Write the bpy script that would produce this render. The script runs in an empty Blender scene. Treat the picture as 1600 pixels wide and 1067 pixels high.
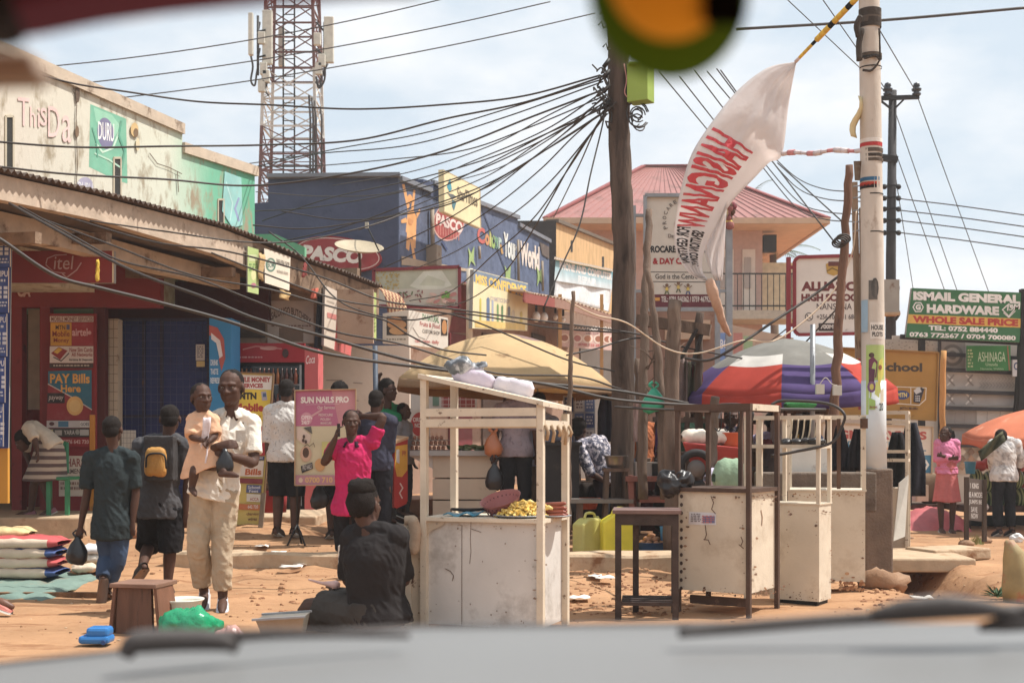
import bpy,bmesh,math,random
from mathutils import Vector,Matrix,noise
R=math.radians
rnd=random.Random(7)
S=bpy.context.scene
COL=S.collection
V=Vector
# ---------------------------------------------------------------- camera, sky, sun, exposure
FPX,CXP,HZ,CAMZ=2000.0,800.0,690.0,1.25       # photo pixels: focal length, centre, horizon; eye height
cam_d=bpy.data.cameras.new("camera"); cam=bpy.data.objects.new("camera",cam_d); COL.objects.link(cam)
cam.location=(0,0,CAMZ); cam.rotation_euler=(R(90),0,0)
cam_d.sensor_width=36; cam_d.lens=45; cam_d.shift_y=(HZ-533.5)/1600
cam_d.clip_start=0.05; cam_d.clip_end=3000
cam_d.dof.use_dof=True; cam_d.dof.focus_distance=12.0; cam_d.dof.aperture_fstop=4.6
S.camera=cam
SUN_EL,SUN_AZ=R(60),R(84)                          # azimuth clockwise from +Y (the viewing direction)
world=bpy.data.worlds.new("World"); S.world=world; world.use_nodes=True
nt=world.node_tree; nt.nodes.clear()
wo=nt.nodes.new('ShaderNodeOutputWorld'); bg=nt.nodes.new('ShaderNodeBackground')
sky=nt.nodes.new('ShaderNodeTexSky'); sky.sky_type='NISHITA'; sky.sun_disc=False
sky.sun_elevation=SUN_EL; sky.sun_rotation=SUN_AZ; sky.air_density=1.0; sky.dust_density=2.5; sky.ozone_density=1.0
tc=nt.nodes.new('ShaderNodeTexCoord'); mp=nt.nodes.new('ShaderNodeMapping'); mp.inputs['Scale'].default_value=(1,1,2.2)
n1=nt.nodes.new('ShaderNodeTexNoise'); n1.inputs['Scale'].default_value=4.2; n1.inputs['Detail'].default_value=9; n1.inputs['Roughness'].default_value=.56
cr=nt.nodes.new('ShaderNodeValToRGB'); cr.color_ramp.elements[0].position=.42; cr.color_ramp.elements[1].position=.66
mixc=nt.nodes.new('ShaderNodeMix'); mixc.data_type='RGBA'
nt.links.new(tc.outputs['Generated'],mp.inputs['Vector']); nt.links.new(mp.outputs['Vector'],n1.inputs['Vector'])
nt.links.new(n1.outputs['Fac'],cr.inputs['Fac']); nt.links.new(cr.outputs['Color'],mixc.inputs['Factor'])
veil=nt.nodes.new('ShaderNodeMix'); veil.data_type='RGBA'; veil.inputs['Factor'].default_value=.85; veil.inputs['B'].default_value=(5.5,6.3,7.0,1)
nt.links.new(sky.outputs['Color'],veil.inputs['A']); nt.links.new(veil.outputs['Result'],mixc.inputs['A']); mixc.inputs['B'].default_value=(7.5,7.6,7.75,1)
nt.links.new(mixc.outputs['Result'],bg.inputs['Color']); nt.links.new(bg.outputs['Background'],wo.inputs['Surface'])
bg.inputs['Strength'].default_value=0.105
sun_d=bpy.data.lights.new("sun",'SUN'); sun_d.energy=4.6; sun_d.angle=R(.6); sun_d.color=(1,.965,.90)
sun=bpy.data.objects.new("sun",sun_d); COL.objects.link(sun)
sdir=V((math.cos(SUN_EL)*math.sin(SUN_AZ),math.cos(SUN_EL)*math.cos(SUN_AZ),math.sin(SUN_EL)))
sun.rotation_euler=sdir.to_track_quat('Z','Y').to_euler(); sun.location=sdir*60
S.view_settings.view_transform='Standard'; S.view_settings.look='None'; S.view_settings.exposure=0.42; S.view_settings.gamma=1
S.cycles.max_bounces=6; S.cycles.use_denoising=True

# ---------------------------------------------------------------- helpers: coordinates
def P(px,py,Y): return V(((px-CXP)/FPX*Y,Y,CAMZ+(HZ-py)/FPX*Y))
def sm(a,b,x):
    t=max(0.,min(1.,(x-a)/(b-a))); return t*t*(3-2*t)
def gz(x,y):
    z=.13*sm(13.35,13.7,y+x*.02)*(1-sm(1.9,3.2,x))*sm(-6.5,-4.2,x)
    z -= .12*sm(12,18,y)*sm(2.5,5,x)
    z += .16*math.exp(-((x+3.0)/1.0) ** 2-((y-15.2)/1.0) ** 2)
    z -= .34*sm(3.25,3.55,x)*(1-sm(4.15,4.5,x))*sm(10.2,10.9,y)*(1-sm(14.0,14.6,y))
    return z
def gzn(x,y):
    z=gz(x,y)
    if y<40 and abs(x)<22:
        w=sm(10.2,11.6,y)*(1-sm(13.1,13.4,y+x*.02))*sm(-4.2,-2.5,x); z += w*(.05*noise.fractal(V((x*2.3,y*2.6,7)),1.,2.,5)-.01)
        z += .028*(noise.fractal(V((x*1.1,y*1.1,0)),1.,2.,5))
        z += .02*max(0,noise.noise(V((x*4.1,y*4.1,3)))-.15)*(1 if y>11 else .5)
    return z
def G(px,py):
    Y=5.
    while Y<80:
        p=P(px,py,Y)
        if p.z <= gz(p.x,p.y): return V((p.x,p.y,gz(p.x,p.y)))
        Y += .02
    return P(px,py,80)
FOFF=11.9
def FP(px,py,off=0.):                                # a point on the street-side plane of the row of shops
    Y=(FOFF-off)/(.35-(px-CXP)/FPX); return P(px,py,Y)
FN=V((1,-.35,0)).normalized()

# ---------------------------------------------------------------- helpers: materials
DESAT=.16
def lin(c):
    g=.3*c[0]+.59*c[1]+.11*c[2]; c=[q+(g-q)*DESAT for q in c]
    def f(u):
        u=u/255.; return u/12.92 if u <= .04045 else ((u+.055)/1.055) ** 2.4
    return (f(c[0]),f(c[1]),f(c[2]),1)
_mats={}
def mat(name,rgb,rough=.6,metal=0.,var=.12,scale=6.,dirt=None,dirt_amt=.35,dscale=3.,bump=.15,bscale=45.,spec=.4,
        trans=0.,stretch=None,alpha=1.,sss=0.,edge=.13):
    key=(name,rgb,rough,metal,var,scale,dirt,dirt_amt,dscale,bump,bscale,spec,trans,stretch,alpha)
    if key in _mats: return _mats[key]
    m=bpy.data.materials.new(name); m.use_nodes=True; t=m.node_tree; N=t.nodes; L=t.links
    b=N['Principled BSDF']; b.inputs['Roughness'].default_value=rough; b.inputs['Metallic'].default_value=metal
    b.inputs['Specular IOR Level'].default_value=spec; b.inputs['Alpha'].default_value=alpha
    if trans: b.inputs['Transmission Weight'].default_value=trans
    co=N.new('ShaderNodeTexCoord'); vec=co.outputs['Object']
    if stretch:
        q=N.new('ShaderNodeMapping'); q.inputs['Scale'].default_value=stretch; L.new(vec,q.inputs['Vector']); vec=q.outputs['Vector']
    n=N.new('ShaderNodeTexNoise'); n.inputs['Scale'].default_value=scale; n.inputs['Detail'].default_value=5; L.new(vec,n.inputs['Vector'])
    c=lin(rgb)
    r=N.new('ShaderNodeValToRGB'); r.color_ramp.elements[0].position=.3; r.color_ramp.elements[1].position=.7
    r.color_ramp.elements[0].color=(c[0]*(1-var),c[1]*(1-var),c[2]*(1-var),1)
    r.color_ramp.elements[1].color=(min(1,c[0]*(1+var)),min(1,c[1]*(1+var)),min(1,c[2]*(1+var)),1)
    L.new(n.outputs['Fac'],r.inputs['Fac']); out=r.outputs['Color']
    if dirt:
        n2=N.new('ShaderNodeTexNoise'); n2.inputs['Scale'].default_value=dscale; n2.inputs['Detail'].default_value=9; n2.inputs['Roughness'].default_value=.68
        L.new(vec,n2.inputs['Vector'])
        r2=N.new('ShaderNodeValToRGB'); r2.color_ramp.elements[0].position=max(0,.70-dirt_amt*.42); r2.color_ramp.elements[1].position=max(.02,.70-dirt_amt*.42)+edge
        L.new(n2.outputs['Fac'],r2.inputs['Fac'])
        mx=N.new('ShaderNodeMix'); mx.data_type='RGBA'; L.new(r2.outputs['Color'],mx.inputs['Factor']); L.new(out,mx.inputs['A'])
        mx.inputs['B'].default_value=lin(dirt); out=mx.outputs['Result']
    L.new(out,b.inputs['Base Color'])
    if bump:
        n3=N.new('ShaderNodeTexNoise'); n3.inputs['Scale'].default_value=bscale; n3.inputs['Detail'].default_value=4; L.new(vec,n3.inputs['Vector'])
        bp=N.new('ShaderNodeBump'); bp.inputs['Strength'].default_value=bump; bp.inputs['Distance'].default_value=.02
        L.new(n3.outputs['Fac'],bp.inputs['Height']); L.new(bp.outputs['Normal'],b.inputs['Normal'])
    _mats[key]=m; return m
def ink(rgb): return mat('print_ink',rgb,rough=.6,var=.14,scale=3,bump=.05,dirt=tuple(int(q*.72+w*.28) for q,w in zip(rgb,(188,168,146))),dirt_amt=.42,dscale=5,edge=.25)
def cloth(rgb,var=.14): return mat('woven_cloth',rgb,rough=.9,var=var,scale=7,bump=.6,bscale=22,spec=.12)
def wood(rgb,dirt=(60,45,35)): return mat('weathered_wood',rgb,rough=.85,var=.3,scale=4,dirt=dirt,dirt_amt=.25,dscale=5,bump=.5,bscale=30,spec=.2,stretch=(3,3,.6))
def worn(rgb,dirt=(120,75,45),amt=.22,ds=4.): return mat('worn_paint',rgb,rough=.6,var=.08,scale=3,dirt=dirt,dirt_amt=amt,dscale=ds,bump=.12,bscale=20,spec=.3)
STEEL=mat('galvanised_steel',(150,152,155),rough=.5,metal=.5,var=.15,dirt=(110,90,75),dirt_amt=.15)
DARKM=mat('dark_metal',(38,34,32),rough=.6,metal=.2,dirt=(80,55,40),dirt_amt=.15)
CONC=mat('rough_concrete',(176,164,146),rough=.9,var=.15,dirt=(120,100,80),dirt_amt=.3,bump=.4,bscale=30,spec=.15)
CABLE=mat('cable_rubber',(60,52,47),rough=.55,var=.2,bump=0)
RUST=mat('rusty_iron',(92,62,44),rough=.85,var=.3,dirt=(52,36,28),dirt_amt=.4,dscale=9)
SKIN=mat('dark_skin',(84,56,44),rough=.6,var=.14,scale=14,bump=.12,bscale=120,spec=.25)
SKIN2=mat('warm_brown_skin',(112,72,54),rough=.48,var=.10,scale=12,bump=.05,bscale=90,spec=.35)
HAIR=mat('black_hair',(40,32,28),rough=.85,var=.3,scale=60,bump=.9,bscale=160,spec=.2)
EYEW=mat('eye_white',(150,132,118),rough=.3,bump=0); EYED=mat('eye_iris',(25,15,12),rough=.2,bump=0)

# ---------------------------------------------------------------- helpers: mesh building
_base={}
def tagit(o,label=None,cat=None,group=None,kind=None):
    if label: o['label']=label
    if cat: o['category']=cat
    if group: o['group']=group
    if kind: o['kind']=kind
    return o
def thing(name,label,cat,loc,group=None):
    o=bpy.data.objects.new(name,None); COL.objects.link(o); o.location=loc; o.empty_display_size=.1
    _base[o.name]=V(loc); return tagit(o,label,cat,group)
def catmull(pts,n=8):
    if len(pts)<3: return [V(p) for p in pts]
    out=[]; q=[V(p) for p in pts]; q=[q[0]*2-q[1]]+q+[q[-1]*2-q[-2]]
    for i in range(1,len(q)-2):
        a,b,c,d=q[i-1],q[i],q[i+1],q[i+2]
        for k in range(n):
            t=k/n
            out.append(.5*((2*b)+(c-a)*t+(2*a-5*b+4*c-d)*t*t+(3*b-a-3*c+d)*t ** 3))
    out.append(q[-2]); return out
class MB:
    def __init__(s): s.b=bmesh.new(); s.mats=[]
    def mi(s,m):
        if m is None: m=CONC
        if m not in s.mats: s.mats.append(m)
        return s.mats.index(m)
    def face(s,vs,m,smooth=False):
        try: f=s.b.faces.new(vs)
        except ValueError: return None
        f.material_index=s.mi(m); f.smooth=smooth; return f
    def hexa(s,c,m):                                     # eight corners: bottom four then top four
        v=[s.b.verts.new(p) for p in c]
        for q in ((0,3,2,1),(4,5,6,7),(0,1,5,4),(1,2,6,5),(2,3,7,6),(3,0,4,7)): s.face([v[i] for i in q],m)
    def box(s,c,size,m,rz=0.,rot=None):
        c=V(c); x,y,z=size[0]/2,size[1]/2,size[2]/2
        M=rot if rot is not None else Matrix.Rotation(rz,3,'Z')
        s.hexa([c+M @ V(p) for p in ((-x,-y,-z),(x,-y,-z),(x,y,-z),(-x,y,-z),(-x,-y,z),(x,-y,z),(x,y,z),(-x,y,z))],m)
    def bar(s,p,q,w,h,m,up=V((0,0,1))):
        p,q=V(p),V(q); d=(q-p)
        if d.length<1e-6: return
        d.normalize()
        if abs(d.dot(up))>.98: up=V((0,1,0))
        a=d.cross(up).normalized()*w/2; c=a.cross(d).normalized()*h/2
        s.hexa([p-a-c,p+a-c,q+a-c,q-a-c,p-a+c,p+a+c,q+a+c,q-a+c],m)
    def prism(s,pts,vec,m,ms=None):                   # polygon extruded along vec
        vec=V(vec); a=[s.b.verts.new(p) for p in pts]; b=[s.b.verts.new(V(p)+vec) for p in pts]
        s.face(a,m); s.face(b[::-1],m if ms is None else ms); n=len(a)
        for i in range(n): s.face([a[i],b[i],b[(i+1) % n],a[(i+1) % n]],m if ms is None else ms)
    def poly(s,pts,m): return s.face([s.b.verts.new(p) for p in pts],m)
    def tube(s,pts,rad,m,seg=8,side=None,cap=True,rnd_cap=False,smooth=True):
        pts=[V(p) for p in pts]; n=len(pts)
        if not isinstance(rad,(list,tuple)): rad=[rad]*n
        rad=[r if isinstance(r,(list,tuple)) else (r,r) for r in rad]
        tang=[]
        for i in range(n):
            d=pts[min(n-1,i+1)]-pts[max(0,i-1)]
            tang.append(d.normalized() if d.length>1e-9 else V((0,0,1)))
        if side is None:
            u=V((0,0,1)) if abs(tang[0].z)<.9 else V((1,0,0)); u=(u-tang[0]*u.dot(tang[0])).normalized()
        else: u=V(side)
        rings=[]
        P2,R2,T2=list(pts),list(rad),list(tang)
        if rnd_cap:
            a=rad[0]; b=rad[-1]; am=min(a); bm=min(b)
            P2=[pts[0]-tang[0]*am*.9,pts[0]-tang[0]*am*.55]+P2+[pts[-1]+tang[-1]*bm*.55,pts[-1]+tang[-1]*bm*.9]
            R2=[(a[0]*.4,a[1]*.4),(a[0]*.82,a[1]*.82)]+R2+[(b[0]*.82,b[1]*.82),(b[0]*.4,b[1]*.4)]
            T2=[tang[0]]*2+T2+[tang[-1]]*2
        for i,p in enumerate(P2):
            t=T2[i]
            u0=V(side) if side is not None else u
            w=u0-t*u0.dot(t); u=w.normalized() if w.length>1e-6 else u
            v=t.cross(u)
            rings.append([s.b.verts.new(p+u*(R2[i][0]*math.cos(2*math.pi*k/seg))+v*(R2[i][1]*math.sin(2*math.pi*k/seg))) for k in range(seg)])
        for a,b in zip(rings,rings[1:]):
            for k in range(seg): s.face([a[k],a[(k+1) % seg],b[(k+1) % seg],b[k]],m,smooth)
        if cap: s.face(rings[0][::-1],m); s.face(rings[-1],m)
    def ell(s,c,r,m,seg=14,rg=9,rot=None,smooth=True):
        c=V(c); r=r if isinstance(r,(list,tuple)) else (r,r,r); rows=[]
        for j in range(rg+1):
            th=math.pi*j/rg
            if j in (0,rg):
                p=V((0,0,r[2]*math.cos(th))); rows.append([s.b.verts.new(c+(rot @ p if rot else p))])
            else:
                row=[]
                for k in range(seg):
                    ph=2*math.pi*k/seg; p=V((r[0]*math.sin(th)*math.cos(ph),r[1]*math.sin(th)*math.sin(ph),r[2]*math.cos(th)))
                    row.append(s.b.verts.new(c+(rot @ p if rot else p)))
                rows.append(row)
        for a,b in zip(rows,rows[1:]):
            for k in range(seg):
                if len(a) == 1: s.face([a[0],b[k],b[(k+1) % seg]],m,smooth)
                elif len(b) == 1: s.face([a[k],b[0],a[(k+1) % seg]],m,smooth)
                else: s.face([a[k],b[k],b[(k+1) % seg],a[(k+1) % seg]],m,smooth)
    def lathe(s,c,prof,m,seg=20,rot=None,smooth=True):
        c=V(c); rows=[]
        for r,z in prof:
            rows.append([s.b.verts.new(c+((rot @ V((r*math.cos(2*math.pi*k/seg),r*math.sin(2*math.pi*k/seg),z))) if rot else V((r*math.cos(2*math.pi*k/seg),r*math.sin(2*math.pi*k/seg),z)))) for k in range(seg)])
        for a,b in zip(rows,rows[1:]):
            for k in range(seg): s.face([a[k],a[(k+1) % seg],b[(k+1) % seg],b[k]],m,smooth)
        s.face(rows[0][::-1],m); s.face(rows[-1],m)
    def surf(s,grid,m,smooth=True,mf=None):
        vs=[[s.b.verts.new(p) for p in row] for row in grid]
        for i in range(len(vs)-1):
            for j in range(len(vs[0])-1):
                s.face([vs[i][j],vs[i][j+1],vs[i+1][j+1],vs[i+1][j]],mf(i,j) if mf else m,smooth)
    def build(s,name,parent=None,label=None,cat=None,group=None,kind=None,base=None,bevel=0.,solid=0.,sub=0,remesh=0.,smoothit=0,wr=0.,wrs=8.,autosmooth=False):
        me=bpy.data.meshes.new(name)
        bmesh.ops.recalc_face_normals(s.b,faces=s.b.faces[:]) if not solid else None
        if parent is not None: base=_base[parent.name]
        elif base is None:
            xs=[v.co for v in s.b.verts]
            base=V((sum(v.x for v in xs)/len(xs),sum(v.y for v in xs)/len(xs),min(v.z for v in xs)))
        base=V(base); bmesh.ops.translate(s.b,verts=s.b.verts[:],vec=-base)
        s.b.to_mesh(me); s.b.free()
        for m in s.mats: me.materials.append(m)
        o=bpy.data.objects.new(name,me); COL.objects.link(o)
        mods=[]
        if solid: q=o.modifiers.new('solid','SOLIDIFY'); q.thickness=solid; q.offset=0; mods.append(q)
        if bevel: q=o.modifiers.new('bevel','BEVEL'); q.width=bevel; q.segments=2; q.limit_method='ANGLE'; mods.append(q)
        if sub: q=o.modifiers.new('sub','SUBSURF'); q.levels=sub; q.render_levels=sub; mods.append(q)
        if remesh: q=o.modifiers.new('remesh','REMESH'); q.mode='VOXEL'; q.voxel_size=remesh; q.use_smooth_shade=True; mods.append(q)
        if smoothit: q=o.modifiers.new('smooth','SMOOTH'); q.iterations=smoothit; q.factor=.5; mods.append(q)
        if mods:
            dg=bpy.context.evaluated_depsgraph_get(); dg.update()
            nm=bpy.data.meshes.new_from_object(o.evaluated_get(dg)); o.modifiers.clear(); o.data=nm; bpy.data.meshes.remove(me); me=nm; me.name=name
            if not me.materials:
                for m in s.mats: me.materials.append(m)
        if wr:
            nr=[v.normal.copy() for v in me.vertices]
            for v,nn in zip(me.vertices,nr):
                c=v.co+base
                a=noise.noise(V((c.x*wrs,c.y*wrs,c.z*wrs*.55))); b2=noise.noise(V((c.x*wrs*2.3+c.z*wrs,c.y*wrs*2.3,c.z*wrs*1.4)))
                v.co += nn*wr*(a+.55*(1-2*abs(b2))-.2)
            me.update()
        if parent is not None: o.parent=parent
        else: o.location=base
        _base[o.name]=base
        return tagit(o,label,cat,group,kind)
def text_mesh(body,bold=.0,spacing=1.,shear=0.):
    c=bpy.data.curves.new('t','FONT'); c.body=body; c.size=1; c.resolution_u=3; c.offset=bold; c.space_character=spacing; c.shear=shear
    o=bpy.data.objects.new('t',c); COL.objects.link(o)
    dg=bpy.context.evaluated_depsgraph_get(); dg.update()
    me=bpy.data.meshes.new_from_object(o.evaluated_get(dg))
    vs=[tuple(v.co[:2]) for v in me.vertices]; fs=[tuple(p.vertices) for p in me.polygons]
    bpy.data.objects.remove(o); bpy.data.curves.remove(c); bpy.data.meshes.remove(me); return vs,fs
class Sign:
    """A flat board in the scene: a plane through a world point, with prints laid on it in thin layers."""
    def __init__(s,p0,n):
        s.p0=V(p0); s.n=V(n).normalized()
        if s.n.dot(V((0,0,CAMZ))-s.p0)<0: s.n=-s.n
        s.mb=MB(); s.k=0
    def pt(s,px,py,off=0.):
        o=V((0,0,CAMZ)); d=V(((px-CXP)/FPX,1,(HZ-py)/FPX))
        q=s.p0+s.n*off; return o+d*((q-o).dot(s.n)/d.dot(s.n))
    def slab(s,mb,pix,thick,m,ms=None): mb.prism([s.pt(*p) for p in pix],-s.n*thick,m,ms)
    def lay(s): s.k += 1; return .0006*s.k+.0006
    def shape(s,pix,rgb):
        h=s.lay(); q=[s.pt(*p)+s.n*h for p in pix]; s.mb.poly(q,ink(rgb))
    def rect(s,x0,y0,x1,y1,rgb): s.shape([(x0,y0),(x1,y0),(x1,y1),(x0,y1)],rgb)
    def ellipse(s,cx,cy,rx,ry,rgb,n=22,rot=0.):
        c,q=math.cos(rot),math.sin(rot)
        s.shape([(cx+rx*math.cos(t)*c-ry*math.sin(t)*q,cy+rx*math.cos(t)*q+ry*math.sin(t)*c) for t in [2*math.pi*i/n for i in range(n)]],rgb)
    def line(s,pix,w,rgb):
        for a,b in zip(pix,pix[1:]):
            d=V((b[0]-a[0],b[1]-a[1])); 
            if d.length == 0: continue
            d.normalize(); e=V((-d.y,d.x))*w/2; d=d*w*.3
            s.shape([(a[0]-d.x+e.x,a[1]-d.y+e.y),(b[0]+d.x+e.x,b[1]+d.y+e.y),(b[0]+d.x-e.x,b[1]+d.y-e.y),(a[0]-d.x-e.x,a[1]-d.y-e.y)],rgb)
    def text(s,body,x0,y0,x1,y1,rgb,bold=.02,dy=0.,dyb=None,shear=0.,warp=None):
        """box in photo pixels; dy: how much lower the right end's top is; dyb: the same for its bottom"""
        if dyb is None: dyb=dy
        vs,fs=text_mesh(body,bold,shear=shear)
        if not vs: return
        ax=min(v[0] for v in vs); bx=max(v[0] for v in vs); ay=min(v[1] for v in vs); by=max(v[1] for v in vs); h=s.lay(); out=[]
        for x,y in vs:
            fx=(x-ax)/max(1e-6,bx-ax); fy=(y-ay)/max(1e-6,by-ay)
            top=y0+dy*fx; bot=y1+dyb*fx
            q=(x0+(x1-x0)*fx,bot+(top-bot)*fy)
            if warp: q=warp(fx,fy)
            out.append(s.mb.b.verts.new(s.pt(*q)+s.n*h))
        m=ink(rgb)
        for f in fs: s.mb.face([out[i] for i in f],m)
    def scribble(s,x0,y0,x1,y1,rows,rgb,seed=1,fill=.8,dy=0.):   # rows of small marks too small to read in the photo
        r=random.Random(seed); hh=(y1-y0)/rows
        for i in range(rows):
            x=x0
            while x<x1-1:
                w=r.uniform(1.5,5); e=min(x1,x+w); t=(x-x0)/max(1,x1-x0)*dy
                s.shape([(x,y0+i*hh+t),(e,y0+i*hh+t),(e,y0+(i+.55)*hh+t),(x,y0+(i+.55)*hh+t)],rgb)
                x=e+r.uniform(.8,1.6)/fill
    def done(s,parent,name='printed_face'):
        if s.k: return s.mb.build(name,getattr(s,'panel',None) or parent)
def simple_sign(name,label,cat,pix,Y,yaw=0.,thick=.03,face=(220,215,205),frame=None,fw=2.,group=None,p0=None,n=None,back=None):
    """returns (thing, Sign): a panel whose corner pixels are pix, standing at depth Y, turned by yaw degrees"""
    cx=sum(p[0] for p in pix)/len(pix); cy=sum(p[1] for p in pix)/len(pix)
    if n is None: n=V((math.sin(R(yaw)),-math.cos(R(yaw)),0))
    if p0 is None: p0=P(cx,cy,Y)
    sg=Sign(p0,n); lo=max(p[1] for p in pix); b=sg.pt(cx,lo)
    t=thing(name,label,cat,b,group); m=MB(); sg.slab(m,pix,thick,worn(face,amt=.1),worn(back or (150,145,138))); sg.panel=m.build('panel',t)
    if frame:
        m=MB(); q=[sg.pt(*p)+sg.n*.012 for p in pix]
        for i in range(len(q)): m.bar(q[i],q[(i+1) % len(q)],fw/FPX*Y,.04,worn(frame,amt=.12),up=sg.n)
        m.build('frame',t)
    return t,sg
# ---------------------------------------------------------------- people
def lerp(a,b,t): return a+(b-a)*t
class Person:
    """joints in metres from the point between the feet, in world-aligned axes (x right, y away from the camera, z up)"""
    def __init__(s,loc,h,yaw=0.,head_yaw=None,pitch=0.,J=None,bulk=1.,hs=1.,skin=None,vox=.008):
        s.loc=V(loc); k=h/1.75; s.k=k; s.r=k*bulk; s.hs=k*hs*1.09; s.skin=skin or SKIN; s.vox=vox
        f=V((math.sin(R(yaw)),-math.cos(R(yaw)),0)); sd=V((math.cos(R(yaw)),math.sin(R(yaw)),0)); s.f=f; s.sd=sd
        A=lambda x,y,z: (sd*x-f*y+V((0,0,z)))*k
        s.j=dict(pelvis=A(0,0,.95),waist=A(0,0,1.09),chest=A(0,.0,1.29),neck=A(0,.015,1.475),head=A(0,-.015,1.64),
                   sha=A(-.185,.01,1.41),shb=A(.185,.01,1.41),ela=A(-.235,.03,1.12),elb=A(.235,.03,1.12),wra=A(-.25,-.05,.88),wrb=A(.25,-.05,.88),
                   hia=A(-.09,0,.93),hib=A(.09,0,.93),kna=A(-.10,-.015,.50),knb=A(.10,-.015,.50),ana=A(-.10,.03,.085),anb=A(.10,.03,.085),toa=None,tob=None,hda=None,hdb=None)
        for q,v in (J or {}).items(): s.j[q]=V(v) if v is not None else None
        for q in 'ab':
            if s.j['to'+q] is None: s.j['to'+q]=s.j['an'+q]+f*.17*k+V((0,0,-.055*k))
            if s.j['hd'+q] is None: s.j['hd'+q]=(s.j['wr'+q]-s.j['el'+q]).normalized()
        s.hy=yaw if head_yaw is None else head_yaw; s.pitch=pitch
        s.hm=Matrix.Rotation(R(s.hy),3,'Z') @ Matrix.Rotation(R(pitch),3,'X')
    def W(s,p): return s.loc+V(p)
    def hp(s,x,y,z): return s.W(s.j['head'])+s.hm @ (V((x,y,z))*s.hs)
    def spine(s): return [s.W(s.j[q]) for q in ('pelvis','waist','chest','neck')]
    def torso(s,mb,m,infl=0.,low=None,hipw=1.,top=1.):
        r=s.r; p,w,c,n=s.spine(); sc=(s.W(s.j['sha'])+s.W(s.j['shb']))/2
        side=(s.j['shb']-s.j['sha']); side=side.normalized()
        pts=([V(low)] if low is not None else [p-(w-p)*.5])+[p,w,c,lerp(c,sc,.6),lerp(sc,n,.3),lerp(sc,n,.75)]
        sw=(s.j['shb']-s.j['sha']).length
        b_=.022*r if infl else 0; rad=[(.155*r*hipw+infl,.115*r+infl+b_),(.165*r*hipw+infl,.118*r+infl+b_*.7),(.142*r+infl,.104*r+infl),(.165*r+infl,.118*r+infl),(.165*r+infl*.9,.105*r+infl*.8),(.135*r*top+infl*.5,.078*r+infl*.5),(.07*r*top+infl*.3,.06*r+infl*.3)]
        mb.tube(pts,rad,m,seg=20,side=side)
        for q in 'ab': mb.ell(s.W(s.j['sh'+q])+V((0,0,-.005)),[(.062*r+infl*.8)]*3,m)
        mb.tube([s.W(s.j['sha']),lerp(s.W(s.j['sha']),n,.55)+V((0,0,.012*r)),n,lerp(s.W(s.j['shb']),n,.55)+V((0,0,.012*r)),s.W(s.j['shb'])],[.05*r+infl*.6,.05*r+infl*.5,.05*r+infl*.4,.05*r+infl*.5,.05*r+infl*.6],m,seg=10)
    def arm(s,mb,q,m,infl=0.,t=2.):                    # t: 1 = to the elbow, 2 = to the wrist
        a,b,c=(s.W(s.j[x+q]) for x in ('sh','el','wr')); r=s.r
        if t <= 1:
            mb.tube([lerp(a,b,-.05),lerp(a,b,t*.5),lerp(a,b,t)],[.057*r+infl,.055*r+infl*1.1,.05*r+infl*1.35],m,seg=14)
        else:
            u=t-1; pts=catmull([a,lerp(a,b,.5),b,lerp(b,c,.4*u),lerp(b,c,u)],3)
            rr=[.057,.05,.043,.043,.028 if u>.95 else .036]; n=len(pts)-1
            rad=[]
            for i in range(len(pts)):
                x=i/n*4; k=min(3,int(x)); rad.append(lerp(rr[k],rr[k+1],x-k)*r+infl)
            mb.tube(pts,rad,m,seg=12)
    def leg(s,mb,q,m,infl=0.,t=2.,flare=0.):
        a,b,c=(s.W(s.j[x+q]) for x in ('hi','kn','an')); r=s.r
        key=[a,lerp(a,b,.45),b,lerp(b,c,.35),c]; rr=[.092,.078,.058,.057,.037]
        pts=catmull(key,4); n=len(pts)-1; P2,rad=[],[]
        for i in range(len(pts)):
            x=i/n*4; k=min(3,int(x)); tt=i/n*2
            if tt>t+.01: break
            P2.append(pts[i]); rad.append(lerp(rr[k],rr[k+1],x-k)*r+infl+flare*tt/2)
        mb.tube(P2,rad,m,seg=14)
    def hand(s,mb,q,m,curl=.5,hold=None):
        w=s.W(s.j['wr'+q]); d=V(s.j['hd'+q]).normalized(); k=s.r
        nrm=V(hold) if hold is not None else (s.f-d*s.f.dot(d))
        nrm=nrm-d*nrm.dot(d)
        if nrm.length<.05: nrm=V((0,0,-1))-d*d.dot(V((0,0,-1)))
        nrm.normalize(); sd=d.cross(nrm).normalized()
        if hold is None and sd.dot(s.f)<0: pass
        mb.tube([w-d*.02*k,w+d*.025*k,w+d*.06*k,w+d*.09*k],[(.024*k,.024*k),(.032*k,.020*k),(.040*k,.017*k),(.038*k,.014*k)],m,seg=12,side=sd)
        rf=max(.0085*k,s.vox*1.02)
        for off,ln in ((-.030,.066),(-.010,.078),(.011,.074),(.031,.058)):
            p=w+d*.085*k+sd*off*k; dd=V(d); pts=[p]
            for i,seg in enumerate((.42,.32,.26)):
                dd=(dd*math.cos(curl*(.55+.25*i))+nrm*math.sin(curl*(.55+.25*i))).normalized(); nn=nrm
                p=p+dd*ln*k*seg; pts.append(p); nrm2=nrm-dd*nrm.dot(dd)
            mb.tube(pts,[rf*1.1,rf*1.05,rf,rf*.85],m,seg=8,rnd_cap=True)
        th=-1 if q == 'a' else 1
        p=w+d*.03*k+sd*th*.03*k
        mb.tube([p,p+(d*.6+sd*th*.8) .normalized()*.035*k+nrm*.008*k,p+(d*.95+sd*th*.6+nrm*.5).normalized()*.07*k],[.013*k,rf*1.2,rf],m,seg=8,rnd_cap=True)
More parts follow.
